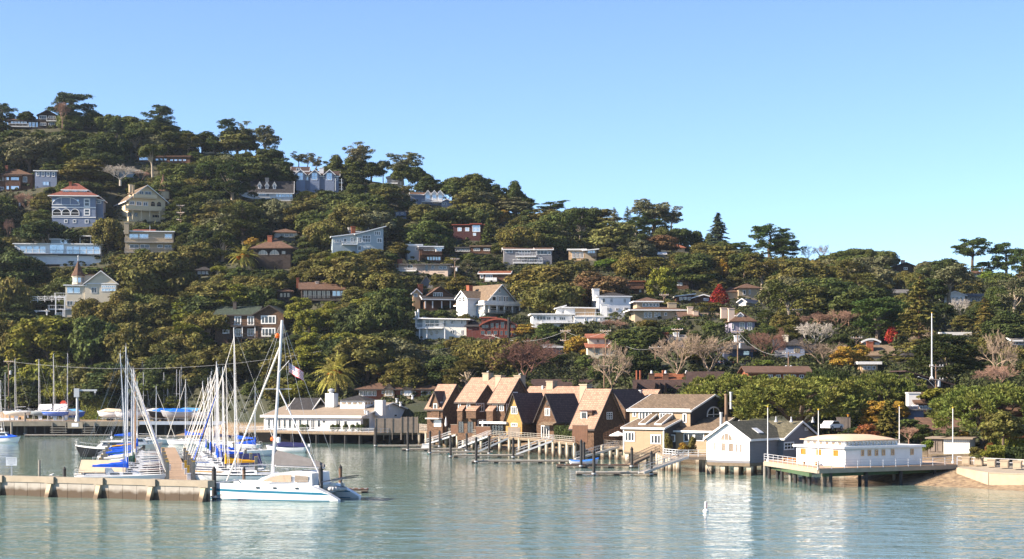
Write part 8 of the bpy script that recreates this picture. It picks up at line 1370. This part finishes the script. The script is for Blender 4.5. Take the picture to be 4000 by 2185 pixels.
def shrub(nc=9, nl=150, W=3.4, Hh=2.6, ls=.22):
    cl = []
    for i in range(nc): r = rnd.uniform(.6, 1.0); cl.append((rnd.uniform(-1, 1)*(W/2-r), rnd.uniform(-1, 1)*(W/2-r), rnd.uniform(.3, Hh-r*.8), r, r*.85, nl))
    return quads('crown', *clump_leaves(cl, ls)), MB().cyl((0, 0, -1.5), (0, 0, .8), .12, .08, 5)
for i in range(3): c_, t_ = shrub(); proto('shrub', i, c_, t_)
def ball_shrub():
    return quads('crown', *clump_leaves([(0, 0, 1, 1.0, 1.0, 1500)], .1, .7, .25)), MB().cyl((0, 0, -.5), (0, 0, .6), .1, .08, 5)
c_, t_ = ball_shrub(); proto('round_bush', 0, c_, t_)
def palm(Hh=8.5, W=11, nf=85):
    tr = MB().tube([(0, 0, -2), (.1, 0, Hh*.3), (0, 0, Hh*.62)], [.62, .5, .55], 10); tr.ball((0, 0, Hh*.66), .8, 10)
    C = []; Nn = []; A = []; Ln = []; wd = []
    for i in range(nf):
        th = rnd.uniform(0, 6.283); el = math.asin(rnd.uniform(-.45, 1)); d = np.array([math.cos(th), math.sin(th), 0]); L = W/2*rnd.uniform(.85, 1.1); p = np.array([0, 0, Hh*.66]); v = d*math.cos(el)+np.array([0, 0, math.sin(el)])
        side = np.array([-d[1], d[0], 0]); k = 15
        for j in range(k):
            p = p+v*L/k; v = v+np.array([0, 0, -.085-(.03 if el < .3 else 0)]); v = v/np.linalg.norm(v)
            if j > 1:
                w = .5*math.sin(math.pi*min(1, (j+1)/k)**.7)+.1
                for sgn in (-1, 1): C.append(p+side*sgn*w*.55-[0, 0, .12*w]); Nn.append(np.cross(v, side)+npr.normal(size=3)*.2+side*sgn*.4); A.append(side*sgn+v*.8); Ln.append(w*.8); wd.append(.1)
            C.append(p.copy()); Nn.append(np.cross(v, side)); A.append(v.copy()); Ln.append(L/k*.6); wd.append(.06)
    return quads('fronds', np.array(C), np.array(Nn), np.array(Ln), np.array(wd), np.array(A)), tr
c_, t_ = palm(); proto('palm_tree', 0, c_, t_, 'fronds', 'bark')
cf = [(math.cos(a)*1.15*q, math.sin(a)*1.15*q, 5.3+z,   .55, .6, 60) for a, q, z in [(rnd.uniform(0, 6.28), rnd.uniform(.7, 1.3), rnd.uniform(-.4, .7)) for _ in range(20)]]
fr = link('fruit', quads('fruit', *clump_leaves(cf, .16)), 'leaves'); COL.objects.unlink(fr); fr.color = (.75, .22, .02, 1); PROTO['palm_tree'][0][1].append(fr)
LC = dict(needle=(.085, .1, .026), dark=(.034, .048, .016), oak=(.055, .068, .021), olive=(.085, .083, .026), green=(.055, .074, .022), yellow=(.11, .12, .02), light=(.11, .125, .045), gold=(.25, .17, .035), red=(.27, .04, .03), grey=(.1, .105, .06), pine=(.055, .085, .026), bronze=(.09, .083, .024), brown=(.1, .065, .035), bright=(.09, .13, .022), palm=(.17, .16, .04), rust=(.14, .06, .025), blue=(.05, .075, .05))
LOOK = dict(needle='deep green', dark='dark', oak='mid green', olive='olive', green='fresh green', yellow='yellow-green', light='pale green', gold='golden', red='scarlet', grey='grey-green', pine='deep green', bronze='bronze', brown='brown', bright='bright green', palm='green', rust='rust red', blue='blue-green')
KIND = dict(oak_tree='oak', round_tree='rounded tree', open_oak_tree='open-limbed oak', eucalyptus_tree='airy eucalyptus', monterey_pine='shaggy pine', flat_topped_pine='flat-topped pine', conifer='pointed conifer', redwood='sparse redwood', small_conifer='small conifer', cypress='spreading cypress', umbrella_pine='umbrella pine', bare_tree='leafless grey tree', bare_red_tree='leafless maroon tree', bare_pink_tree='leafless pinkish tree', bare_white_tree='leafless white-barked tree', red_maple='narrow tree', shrub='shrub', round_bush='clipped round bush', palm_tree='date palm')
CATS = dict(shrub='shrub', round_bush='bush')
TREES = []; NHOUSE = len(OCC)
def tree(kind, u0, u1, vt, vb, col='oak', label=None, y=None, group=None, var=None, vg=None, squash=None, reg=True):
    y = y or hill_y((u0+u1)/2, vg or vb); s = F/y; pr = PROTO[kind]; r, kids, hz, wx = pr[rnd.randrange(len(pr)) if var is None else var]
    o = r.copy(); COL.objects.link(o); o.location = P((u0+u1)/2, vb, y); sx = (u1-u0)/s/wx; o.scale = (sx, sx, (vb-vt)/s/hz)
    fixed = kind == 'umbrella_pine' and var == 2; boost = 1.15 if kind == 'umbrella_pine' else 1
    o.rotation_euler[2] = 0 if fixed else rnd.uniform(0, 6.283)
    for k in kids:
        c = k.copy(); COL.objects.link(c); c.parent = o
        if k.name.startswith(('crown', 'fronds')):
            b = [q*(1.22 if kind != 'red_maple' else 1) for q in LC[col]] if col != 'gold' else LC[col]; f = rnd.uniform(.85, 1.18)*boost; g = rnd.uniform(.94, 1.06); c.color = (b[0]*f*g*1.06, b[1]*f, b[2]*f*.85, 1)
    cat = CATS.get(kind, 'tree'); nm = kind; o.name = nm
    tag(o, label or '', cat, group or ('shrubs and bushes on the slope' if cat != 'tree' else 'trees on the hillside'))
    TREES.append([o, kind, col, (u0+u1)/2, (vt+vb)/2, u1-u0, vb-vt, bool(label), y])
    if reg and label: OCC.append((u0+(u1-u0)*.12, u1-(u1-u0)*.12, vt+(vb-vt)*.08, vb-(vb-vt)*.25, y))
    return o
T = tree
# the skyline from the left
T('monterey_pine', -40, 55, 402, 500, 'blue'); T('oak_tree', 66, 134, 434, 478, 'oak'); T('oak_tree', 232, 320, 440, 512, 'light')
T('monterey_pine', 205, 366, 358, 500, 'blue', 'big shaggy pine standing highest on the skyline above the dark gabled ridge house', var=0)
T('bare_pink_tree', 212, 275, 395, 480, 'oak', 'leafless pinkish tree in front of the highest skyline pine', y=685)
for q in ((235, 330, 428, 500), (310, 405, 430, 505), (385, 480, 446, 520), (450, 555, 450, 528), (520, 600, 472, 540)): T('oak_tree', *q, 'oak')
T('small_conifer', 430, 482, 468, 522, 'blue', 'small bluish conifer in front of the long low ridge house', y=655)
T('monterey_pine', 572, 676, 408, 530, 'blue', 'shaggy bluish pine on the skyline right of the long low ridge house'); T('oak_tree', 560, 690, 470, 545, 'oak')
for q in ((660, 760, 506, 575), (735, 845, 510, 580), (800, 880, 540, 600)): T('oak_tree', *q, 'dark')
T('monterey_pine', 850, 930, 462, 580, 'blue', 'bluish pine behind the pale billowing tree on the skyline'); T('eucalyptus_tree', 915, 1005, 475, 590, 'grey')
T('round_tree', 852, 1000, 505, 605, 'light', 'broad pale billowing tree on the skyline above the small white ridge house'); T('eucalyptus_tree', 985, 1088, 492, 640, 'grey', 'tall airy grey-green tree at the right end of the billowing skyline clump')
T('oak_tree', 1000, 1105, 580, 660, 'dark'); T('eucalyptus_tree', 1138, 1194, 592, 652, 'grey', 'thin windswept tree leaning left above the three-gabled blue house'); T('eucalyptus_tree', 1178, 1228, 598, 660, 'grey', 'slender open tree rising behind the middle gable of the three-gabled blue house'); T('eucalyptus_tree', 1214, 1260, 612, 668, 'grey', 'slender open tree beside the white chimney of the three-gabled blue house')
T('oak_tree', 1255, 1346, 603, 690, 'oak'); T('eucalyptus_tree', 1345, 1465, 548, 680, 'grey', 'tall airy eucalyptus topping the skyline right of the three-gabled blue house', var=0); T('oak_tree', 1345, 1430, 615, 690, 'oak'); T('oak_tree', 1405, 1495, 632, 700, 'dark')
T('open_oak_tree', 1472, 1522, 624, 702, 'grey', 'small open oak with a bent bare trunk beside the tan ridge house'); T('eucalyptus_tree', 1512, 1636, 596, 705, 'grey', 'airy eucalyptus standing behind the tan ridge house', var=1); T('oak_tree', 1535, 1610, 640, 712, 'oak'); T('oak_tree', 1598, 1666, 650, 725, 'dark'); T('oak_tree', 1630, 1730, 675, 760, 'dark')
for q, c in (((1725, 1815, 688, 775), 'oak'), ((1790, 1912, 676, 775), 'oak'), ((1820, 1905, 728, 790), 'olive'), ((1905, 1990, 715, 800), 'dark'), ((1955, 2042, 704, 800), 'dark'), ((2015, 2082, 764, 822), 'dark')): T('oak_tree', *q, c)
T('flat_topped_pine', 2085, 2212, 784, 842, 'pine', 'flat-topped pine floating on the skyline left of the big dark cypress'); T('round_tree', 2060, 2200, 815, 905, 'olive'); T('oak_tree', 2095, 2240, 822, 930, 'oak')
T('cypress', 2200, 2336, 818, 950, 'dark', 'big dark feathery cypress on the skyline with windswept top', var=0)
T('redwood', 2370, 2428, 810, 905, 'grey', 'left of two thin skyline redwoods beside the great eucalyptus'); T('redwood', 2424, 2478, 806, 905, 'blue', 'right of two thin skyline redwoods beside the great eucalyptus')
T('eucalyptus_tree', 2480, 2620, 776, 905, 'grey', 'great airy eucalyptus with the highest crown on the middle skyline', var=2); T('eucalyptus_tree', 2575, 2672, 806, 905, 'grey', 'right-hand half of the great skyline eucalyptus, thin and drooping'); T('monterey_pine', 2495, 2625, 822, 930, 'pine', 'dark pine filling the lower middle of the great skyline eucalyptus'); T('cypress', 2445, 2520, 845, 930, 'pine')
T('round_tree', 2312, 2482, 862, 985, 'light', 'wide pale yellow-green tree below the two thin skyline redwoods', var=0)
for q, c in (((2555, 2640, 885, 960), 'oak'), ((2620, 2700, 890, 965), 'dark'), ((2690, 2745, 898, 970), 'dark'), ((2520, 2640, 915, 985), 'brown'), ((2735, 2790, 910, 975), 'oak')): T('oak_tree', *q, c)
T('conifer', 2756, 2854, 830, 990, 'blue', 'lone tall pointed conifer on the skyline'); T('oak_tree', 2700, 2800, 945, 1015, 'olive'); T('oak_tree', 2790, 2880, 940, 1020, 'oak'); T('monterey_pine', 2850, 2950, 944, 1010, 'pine')
T('monterey_pine', 2935, 3078, 876, 1010, 'pine', 'tall rounded skyline pine right of the lone pointed conifer', var=1); T('monterey_pine', 2995, 3125, 930, 1020, 'pine')
T('bare_tree', 3118, 3190, 953, 1025, 'oak', 'left of two faint leafless trees on the low skyline'); T('bare_tree', 3180, 3240, 950, 1025, 'oak', 'right of two faint leafless trees on the low skyline')
for q, c in (((3080, 3180, 1005, 1060), 'olive'), ((3190, 3300, 985, 1050), 'oak'), ((3255, 3370, 966, 1050), 'oak'), ((3330, 3425, 970, 1050), 'oak'), ((3405, 3505, 978, 1060), 'oak'), ((3575, 3650, 1018, 1075), 'grey'), ((3625, 3745, 1007, 1075), 'dark')): T('oak_tree', *q, c)
T('flat_topped_pine', 3728, 3868, 928, 1062, 'pine', 'leaning flat-topped pine with a long bare trunk on the right skyline', var=0); T('cypress', 3798, 3878, 1022, 1072, 'pine'); T('monterey_pine', 3872, 3988, 944, 1085, 'pine', 'open tall pine near the right edge of the skyline', var=2); T('monterey_pine', 3955, 4035, 966, 1095, 'pine'); T('round_tree', 3830, 3905, 1058, 1105, 'bright')
# trees with a look of their own below the skyline
T('cypress', 830, 985, 626, 808, 'dark', 'very dark layered cypress left of the white house with three dormers', var=1)
T('column_x' if 0 else 'red_maple', 230, 290, 560, 655, 'yellow', 'narrow yellow-green tree on the upper left slope'); T('open_oak_tree', 545, 645, 560, 660, 'oak', 'open oak with a twisted pale trunk in front of the flat-roofed brown house', y=560); T('round_tree', 240, 425, 622, 720, 'bronze', 'great rounded bronze-green oak above the blue Victorian house', var=0)
T('bare_white_tree', 410, 530, 645, 710, 'oak', 'leafless white-twigged tree on the upper left slope', y=590); T('bare_pink_tree', 525, 580, 662, 710, 'oak', 'leafless pinkish bush beside the white-twigged tree')
T('bare_pink_tree', 66, 140, 748, 835, 'oak', 'leafless tawny tree left of the blue Victorian house'); T('bare_pink_tree', 10, 55, 850, 935, 'oak', 'leafless pinkish poplar at the left edge above the white glass-walled house')
T('open_oak_tree', 72, 290, 855, 1000, 'dark', 'wide dark umbrella-like tree standing before the white glass-walled house', var=0, y=None, vg=1015)
T('oak_tree', 360, 485, 850, 980, 'olive', 'olive tree between the white glass-walled house and the tan balcony house')
T('oak_tree', -60, 165, 970, 1150, 'dark', 'large dark tree at the left edge beside the cream turret house'); T('oak_tree', -50, 120, 1080, 1290, 'bronze'); T('oak_tree', -70, 80, 1240, 1480, 'bronze')
T('oak_tree', 480, 730, 975, 1190, 'olive', 'huge olive oak with pale limbs below the tan balcony house', var=1); T('round_tree', 520, 620, 968, 1090, 'green', 'fresh green tree crowning the huge olive oak below the tan balcony house')
T('oak_tree', 370, 560, 1130, 1290, 'bronze', 'bronze oak covering the right corner of the cream turret house'); T('oak_tree', 290, 420, 1162, 1280, 'bronze'); T('oak_tree', 440, 600, 1175, 1330, 'olive'); T('oak_tree', 560, 730, 1150, 1310, 'olive'); T('oak_tree', 560, 740, 1270, 1420, 'bronze')
T('round_tree', 58, 300, 1232, 1470, 'yellow', 'large yellow-green tree below the cream turret house by the boatyard', var=1); T('round_tree', 280, 450, 1228, 1470, 'green', 'tall fresh green leafy tree below the cream turret house'); T('oak_tree', 110, 200, 1290, 1420, 'bronze'); T('oak_tree', 430, 590, 1250, 1480, 'bronze'); T('oak_tree', 640, 715, 1285, 1370, 'olive'); T('round_tree', 715, 820, 1295, 1470, 'bronze'); T('oak_tree', 570, 730, 1380, 1540, 'dark'); T('oak_tree', 60, 260, 1400, 1560, 'yellow'); T('oak_tree', 250, 430, 1420, 1580, 'olive')
T('palm_tree', 893, 1008, 945, 1065, 'palm', 'date palm beside the dark hip-roofed house on the slope', y=None); T('round_tree', 955, 1012, 925, 1000, 'gold', 'golden shrub-tree behind the palm on the slope')
T('palm_tree', 1232, 1395, 1368, 1560, 'palm', 'date palm with orange fruit behind the white yacht club building')
T('round_tree', 1118, 1222, 1158, 1270, 'yellow', 'yellow-green bushy tree left of the glazed chalet front'); T('round_tree', 1158, 1252, 1205, 1330, 'yellow', 'yellow-green tree with grey inner twigs below the glazed chalet'); T('round_tree', 1250, 1325, 1203, 1300, 'yellow', 'yellow-green tree right below the glazed chalet'); T('round_tree', 1162, 1255, 1295, 1400, 'yellow', 'upper of the yellow-green column of foliage above the fruiting palm'); T('round_tree', 1155, 1290, 1345, 1470, 'yellow', 'lowest yellow-green tree left of the fruiting palm')
T('oak_tree', 1390, 1585, 1150, 1330, 'oak', 'broad dark oak between the glazed chalet and the white butterfly-roof house', var=2); T('oak_tree', 1310, 1480, 1180, 1330, 'dark')
T('red_maple', 2780, 2842, 1108, 1205, 'red', 'bright scarlet tree beside the white-edged low gable house'); T('red_maple', 3462, 3508, 1262, 1350, 'red', 'scarlet tree rising behind the tan shingle roof')
T('bare_red_tree', 1908, 2192, 1308, 1500, 'oak', 'large leafless maroon tree behind the shingled harbour houses', var=0); T('bare_tree', 2295, 2490, 1330, 1540, 'oak', 'leafless grey tree behind the big shingled harbour house', var=0); T('bare_tree', 2560, 2730, 1300, 1480, 'oak', 'left of two pale-limbed leafless plane trees above the dark brown roofs', var=1); T('bare_tree', 2680, 2860, 1290, 1470, 'oak', 'right of two pale-limbed leafless plane trees above the dark brown roofs', var=2)
T('bare_red_tree', 2935, 3062, 1278, 1420, 'oak', 'rust tinted leafless tree between the dark and grey hip-roofed houses', var=1); T('bare_pink_tree', 3110, 3240, 1218, 1300, 'oak', 'left end of the leafless pink tree row on the right slope'); T('bare_pink_tree', 3200, 3345, 1208, 1300, 'oak', 'right end of the leafless pink tree row on the right slope'); T('bare_white_tree', 3105, 3255, 1258, 1370, 'oak', 'pale leafless tree below the pink tree row'); T('bare_tree', 3130, 3300, 1320, 1440, 'oak')
T('bare_tree', 3810, 3990, 1280, 1500, 'oak', 'leafless grey tree above the big umbrella pine at the right', var=0); T('bare_pink_tree', 3815, 3975, 1420, 1530, 'oak', 'leafless pinkish tree behind the big umbrella pine at the right'); T('bare_white_tree', 3715, 3790, 1165, 1245, 'oak', 'pale leafless tree below the long white house among eucalyptus'); T('bare_pink_tree', 2350, 2450, 1245, 1300, 'oak'); T('bare_pink_tree', 2080, 2130, 1250, 1290, 'oak')
T('redwood', 3495, 3690, 1070, 1420, 'bronze', 'tall sparse bronze redwood on the right slope'); T('redwood', 3790, 3900, 1160, 1330, 'bronze'); T('cypress', 3565, 3835, 1300, 1500, 'dark', 'wide dark spreading cypress behind the tall white flagpole', var=0); T('eucalyptus_tree', 3620, 3800, 1030, 1190, 'grey'); T('eucalyptus_tree', 3890, 4040, 1085, 1240, 'grey', 'eucalyptus with forked pale trunks at the right edge of the slope')
T('monterey_pine', 3330, 3530, 1160, 1330, 'pine', 'broad pale-trunked pine on the right slope above the arched-eave house'); T('round_tree', 3250, 3345, 1350, 1450, 'gold', 'golden tree above the umbrella pines'); T('round_tree', 3320, 3400, 1345, 1440, 'gold', 'second golden tree above the umbrella pines'); T('round_tree', 2920, 3030, 1405, 1460, 'bright'); T('round_tree', 2015, 2100, 1265, 1320, 'gold', 'golden rounded shrub-tree right of the barrel-roofed red house'); T('round_tree', 2210, 2300, 1310, 1400, 'gold', 'golden shrub-tree left of the terracotta-roofed house'); T('round_tree', 1940, 1985, 818, 880, 'gold', 'golden tree below the middle skyline'); T('conifer', 1875, 1940, 850, 965, 'green', 'green cone-shaped tree right of the dark red house'); T('round_tree', 2325, 2430, 1010, 1060, 'bright', 'bright green domed tree below the tan tilted-roof house'); T('round_tree', 2540, 2640, 1040, 1180, 'yellow', 'upright yellow-green tree above the lookout hip-roof house'); T('red_maple', 2795, 2850, 1010, 1090, 'gold', 'amber shrub-tree on the slope below the lone pointed conifer')
T('oak_tree', 2390, 2610, 1270, 1390, 'oak', 'large dark oak right of the terracotta-roofed house', var=3); T('flat_topped_pine', 2712, 2832, 1180, 1250, 'olive', 'dark flat-topped tree in front of the brown roof with pink chimneys'); T('oak_tree', 2240, 2450, 1055, 1190, 'brown', 'brownish oak left of the white two-storey house', var=4); T('oak_tree', 2065, 2260, 1100, 1230, 'olive', 'large olive oak right of the blue gabled porch house', var=5); T('oak_tree', 2000, 2240, 1035, 1180, 'bronze')
# along the waterfront
T('umbrella_pine', 2680, 3050, 1452, 1700, 'needle', 'left-most umbrella pine behind the beige harbour house', y=305, var=0); T('umbrella_pine', 2860, 3370, 1460, 1722, 'needle', 'widest umbrella pine, behind the grey harbour house', y=292, var=1); T('umbrella_pine', 3290, 3610, 1448, 1690, 'needle', 'umbrella pine behind the golden tree and white flagpoles', y=312, var=0); T('umbrella_pine', 3130, 3330, 1435, 1620, 'dark', 'small dark umbrella pine set back between its larger neighbours', y=335, var=1)
T('umbrella_pine', 3605, 4040, 1485, 1760, 'needle', 'umbrella pine with leaning trunk above the white garage doors', y=258, var=2)
T('round_tree', 3372, 3482, 1562, 1680, 'gold', 'golden tree left of the small conifer by the lamp post', y=285); T('round_tree', 3478, 3548, 1565, 1650, 'gold', 'golden tree right of the small conifer by the white flagpole', y=287); T('small_conifer', 3428, 3512, 1556, 1705, 'bronze', 'small bronze-green conifer between two golden trees', y=272); T('round_tree', 3850, 3985, 1600, 1745, 'olive', 'glossy magnolia in front of the big leaning umbrella pine', y=246); T('bare_pink_tree', 3510, 3590, 1665, 1725, 'oak', y=262); T('shrub', 3350, 3430, 1655, 1705, 'rust', y=266); T('round_tree', 3560, 3640, 1655, 1730, 'dark', y=264); T('shrub', 3290, 3370, 1668, 1710, 'dark', y=268); T('shrub', 3510, 3600, 1635, 1670, 'green', y=280); T('shrub', 3735, 3785, 1685, 1715, 'gold', 'golden low shrub on the garage bank', y=262); T('shrub', 3590, 3690, 1515, 1560, 'yellow', y=300)
T('shrub', 3790, 3850, 1745, 1782, 'olive', y=246); T('shrub', 3843, 3882, 1728, 1768, 'rust', 'rust red rounded bush beside the clipped hedge', y=244); T('shrub', 3840, 3925, 1755, 1790, 'yellow', y=236); T('round_bush', 3808, 3834, 1772, 1793, 'oak', 'dark clipped ball bush at the end of the roadside planting wall', y=234)
T('shrub', 3600, 3645, 1715, 1765, 'bright', y=252)
T('round_tree', 1455, 1530, 1445, 1540, 'brown', y=None, vg=1500); T('oak_tree', 1500, 1680, 1395, 1530, 'bronze', 'bronze oak behind the brown-roofed ranch house', var=0); T('cypress', 1735, 1915, 1400, 1530, 'olive', 'layered cypress rising behind the long shingled roofs', var=1)
# ---------------- the rest of the wood: trees set on the slope wherever no house would be hidden
def clash(u0, u1, vt, vb, y, occ=None):
    for (a, b, c, d, hy) in occ or OCC:
        if y < hy+3 and u0 < b and u1 > a and vt < d and vb-(vb-vt)*.15 > c: return True
        if abs(y-hy) < 9 and u0*.5+u1*.5 > a-8 and u0*.5+u1*.5 < b+8: return True
    return False
BASES = [(t[3], t[4]+t[6]/2, 1) for t in TREES]
def vridge(u): return lerp_table(T_VR, u)
cand = []
for k in range(16000):
    u = rnd.uniform(-60, 4060); a = vridge(u)+5; b = lerp_table(T_V0, u)-6
    if u > 2650: b = min(b, 1462)
    cand.append((u, rnd.uniform(a, b)))
n_auto = 0; by_kind = {}
for t in TREES: by_kind[t[1]] = by_kind.get(t[1], 0)+1
for (u, v) in cand:
    if n_auto >= 520: break
    y = hill_y(u, v); s = F/y
    ok = all(((u-bu)/(s*4.7))**2+((v-bv)/(s*2.7))**2 > 1 for bu, bv, _ in BASES)
    if not ok: continue
    q = rnd.random(); right = u > 2650
    kind = 'oak_tree' if q < .66 else 'round_tree' if q < .8 else 'open_oak_tree' if q < .87 else 'eucalyptus_tree' if q < (.93 if right else .88) else 'cypress' if q < .955 else 'monterey_pine' if q < .985 else 'bare_tree' if right else 'oak_tree'
    if kind == 'oak_tree' and by_kind.get(kind, 0) > 285: kind = 'round_tree'
    for sc in (1.0, .78, .6, .42):
        w = rnd.uniform(10.5, 15)*sc*s; hh = w*rnd.uniform(.68, .85)*(1.35 if kind in ('eucalyptus_tree', 'monterey_pine') else 1.1 if kind == 'round_tree' else 1)
        if v-hh < vridge(u)-62: hh = v-vridge(u)+62
        if not clash(u-w*.44, u+w*.44, v-hh, v, y): break
    else: continue
    low = (v-1000)/500
    pal = ['oak', 'oak', 'oak', 'dark', 'olive', 'olive', 'green', 'grey'] if low < 0 else ['oak', 'olive', 'olive', 'bronze', 'dark', 'green', 'yellow' if u < 1500 else 'grey']
    T(kind, u-w/2, u+w/2, v-hh, v, rnd.choice(pal), y=y, reg=False); BASES.append((u, v, 1)); n_auto += 1; by_kind[kind] = by_kind.get(kind, 0)+1
print('auto trees', n_auto, by_kind)
# ---------------- low growth between the trees: one object nobody could count
C = []; K = 0
while K < 10500:
    u = rnd.uniform(-80, 4080); a = vridge(u)-2; v = rnd.uniform(a, lerp_table(T_V0, u)+12); y = hill_y(u, v); s = F/y; K += 1
    hh = rnd.uniform(1.0, 3.4)
    hit = False
    for t in (1.0, .5):
        if clash(u-1.6*s, u+1.6*s, v-hh*t*s, v+4, y, OCC[:NHOUSE]): hit = True; hh = .7
    p = P(u, v, y); r = rnd.uniform(.8, 1.9)*(.6 if hit else 1)
    C.append((p.x, p.y, p.z+hh*.35, r, hh*.55, 42))
us_ = quads('undergrowth', *clump_leaves(C, .34))
under = link('undergrowth', us_, 'leaves'); under.color = (.052, .06, .022, 1); under["kind"] = "stuff"; under["label"] = "low scrub and ivy covering the hillside between the trees"
# ---------------- labels: what it looks like and the nearest thing one can find
ORD = ['', 'second ', 'third ', 'fourth ', 'fifth ', 'sixth ', 'seventh ', 'eighth ', 'ninth ', 'tenth ', 'eleventh ', 'twelfth ', 'thirteenth ', 'fourteenth ']
def label_trees():
    buck = {}
    for t in TREES:
        if t[7]: continue
        o, kind, col, u, v, w, hgt, _, y = t
        d = sorted((((u-l[1])**2*.8+(v-l[2]+40)**2, l) for l in LAND), key=lambda q: q[0])[0]
        l = d[1]; du, dv = u-l[1], v-(l[2]-45)
        rel = ('above' if dv < 0 else 'below') if abs(dv)*1.2 > abs(du) else ('right of' if du > 0 else 'left of')
        m = w/(F/y); size = 'small' if m < 7.5 else 'broad' if m > 12.5 else ''
        look = (size+' '+('' if kind.startswith('bare') else LOOK[col]+' ')+KIND[kind]).strip()
        buck.setdefault((look, rel, l[0]), []).append((d[0], o))
    for (look, rel, sh), ts in buck.items():
        ts.sort(key=lambda q: q[0])
        for i, (_, o) in enumerate(ts):
            o["label"] = f"{look} {'just' if len(ts) == 1 else ORD[i].strip()+' nearest' if i else 'nearest'} {rel} {sh}"
for q in HEDGES: hedge(q[0], q[1], *q[2:10], R(-20), q[10], grp='clipped hedges by the seaside road')
i = 0
for u, r in ((1182, 1.0), (1198, .8), (1300, .9), (1318, .9), (1350, .9), (1378, .9), (1400, .9), (1415, .8)):
    T('round_bush', u-13*r, u+13*r, 1652, 1686, 'dark', f"{['first','second','third','fourth','fifth','sixth','seventh','eighth'][i]} clipped ball bush from the left along the club terrace", y=394-i, group='clipped ball bushes on the club terrace', reg=False); i += 1
for u, v0, v1, y, c, lb in ((2700, 1704, 1765, 272, 'olive', 'potted olive-green bush on the white-railed deck'), (2672, 1728, 1756, 270, 'gold', 'golden potted plant on the white-railed deck'), (2612, 1690, 1762, 271, 'olive', 'tall potted shrub by the beige house doors')): T('shrub', u-16, u+16, v0, v1, c, lb, y=y, group='potted plants on the decks', reg=False)
# ---------------- the air: one even box of thin haze
hz = bpy.data.materials.new("air_haze"); hz.use_nodes = True; n = hz.node_tree.nodes; n.remove(n["Principled BSDF"]); pv = n.new("ShaderNodeVolumePrincipled")
pv.inputs["Color"].default_value = (0.72, 0.84, 1.0, 1); pv.inputs["Density"].default_value = 0.00004; pv.inputs["Anisotropy"].default_value = 0.2
hz.node_tree.links.new(pv.outputs[0], n["Material Output"].inputs["Volume"])
ho = MB().box(-1300, 1300, -420, 1420, -7.2, 165).obj("haze", hz); ho["kind"] = "stuff"; ho["label"] = "thin pale haze filling the air over the harbour"
label_trees()
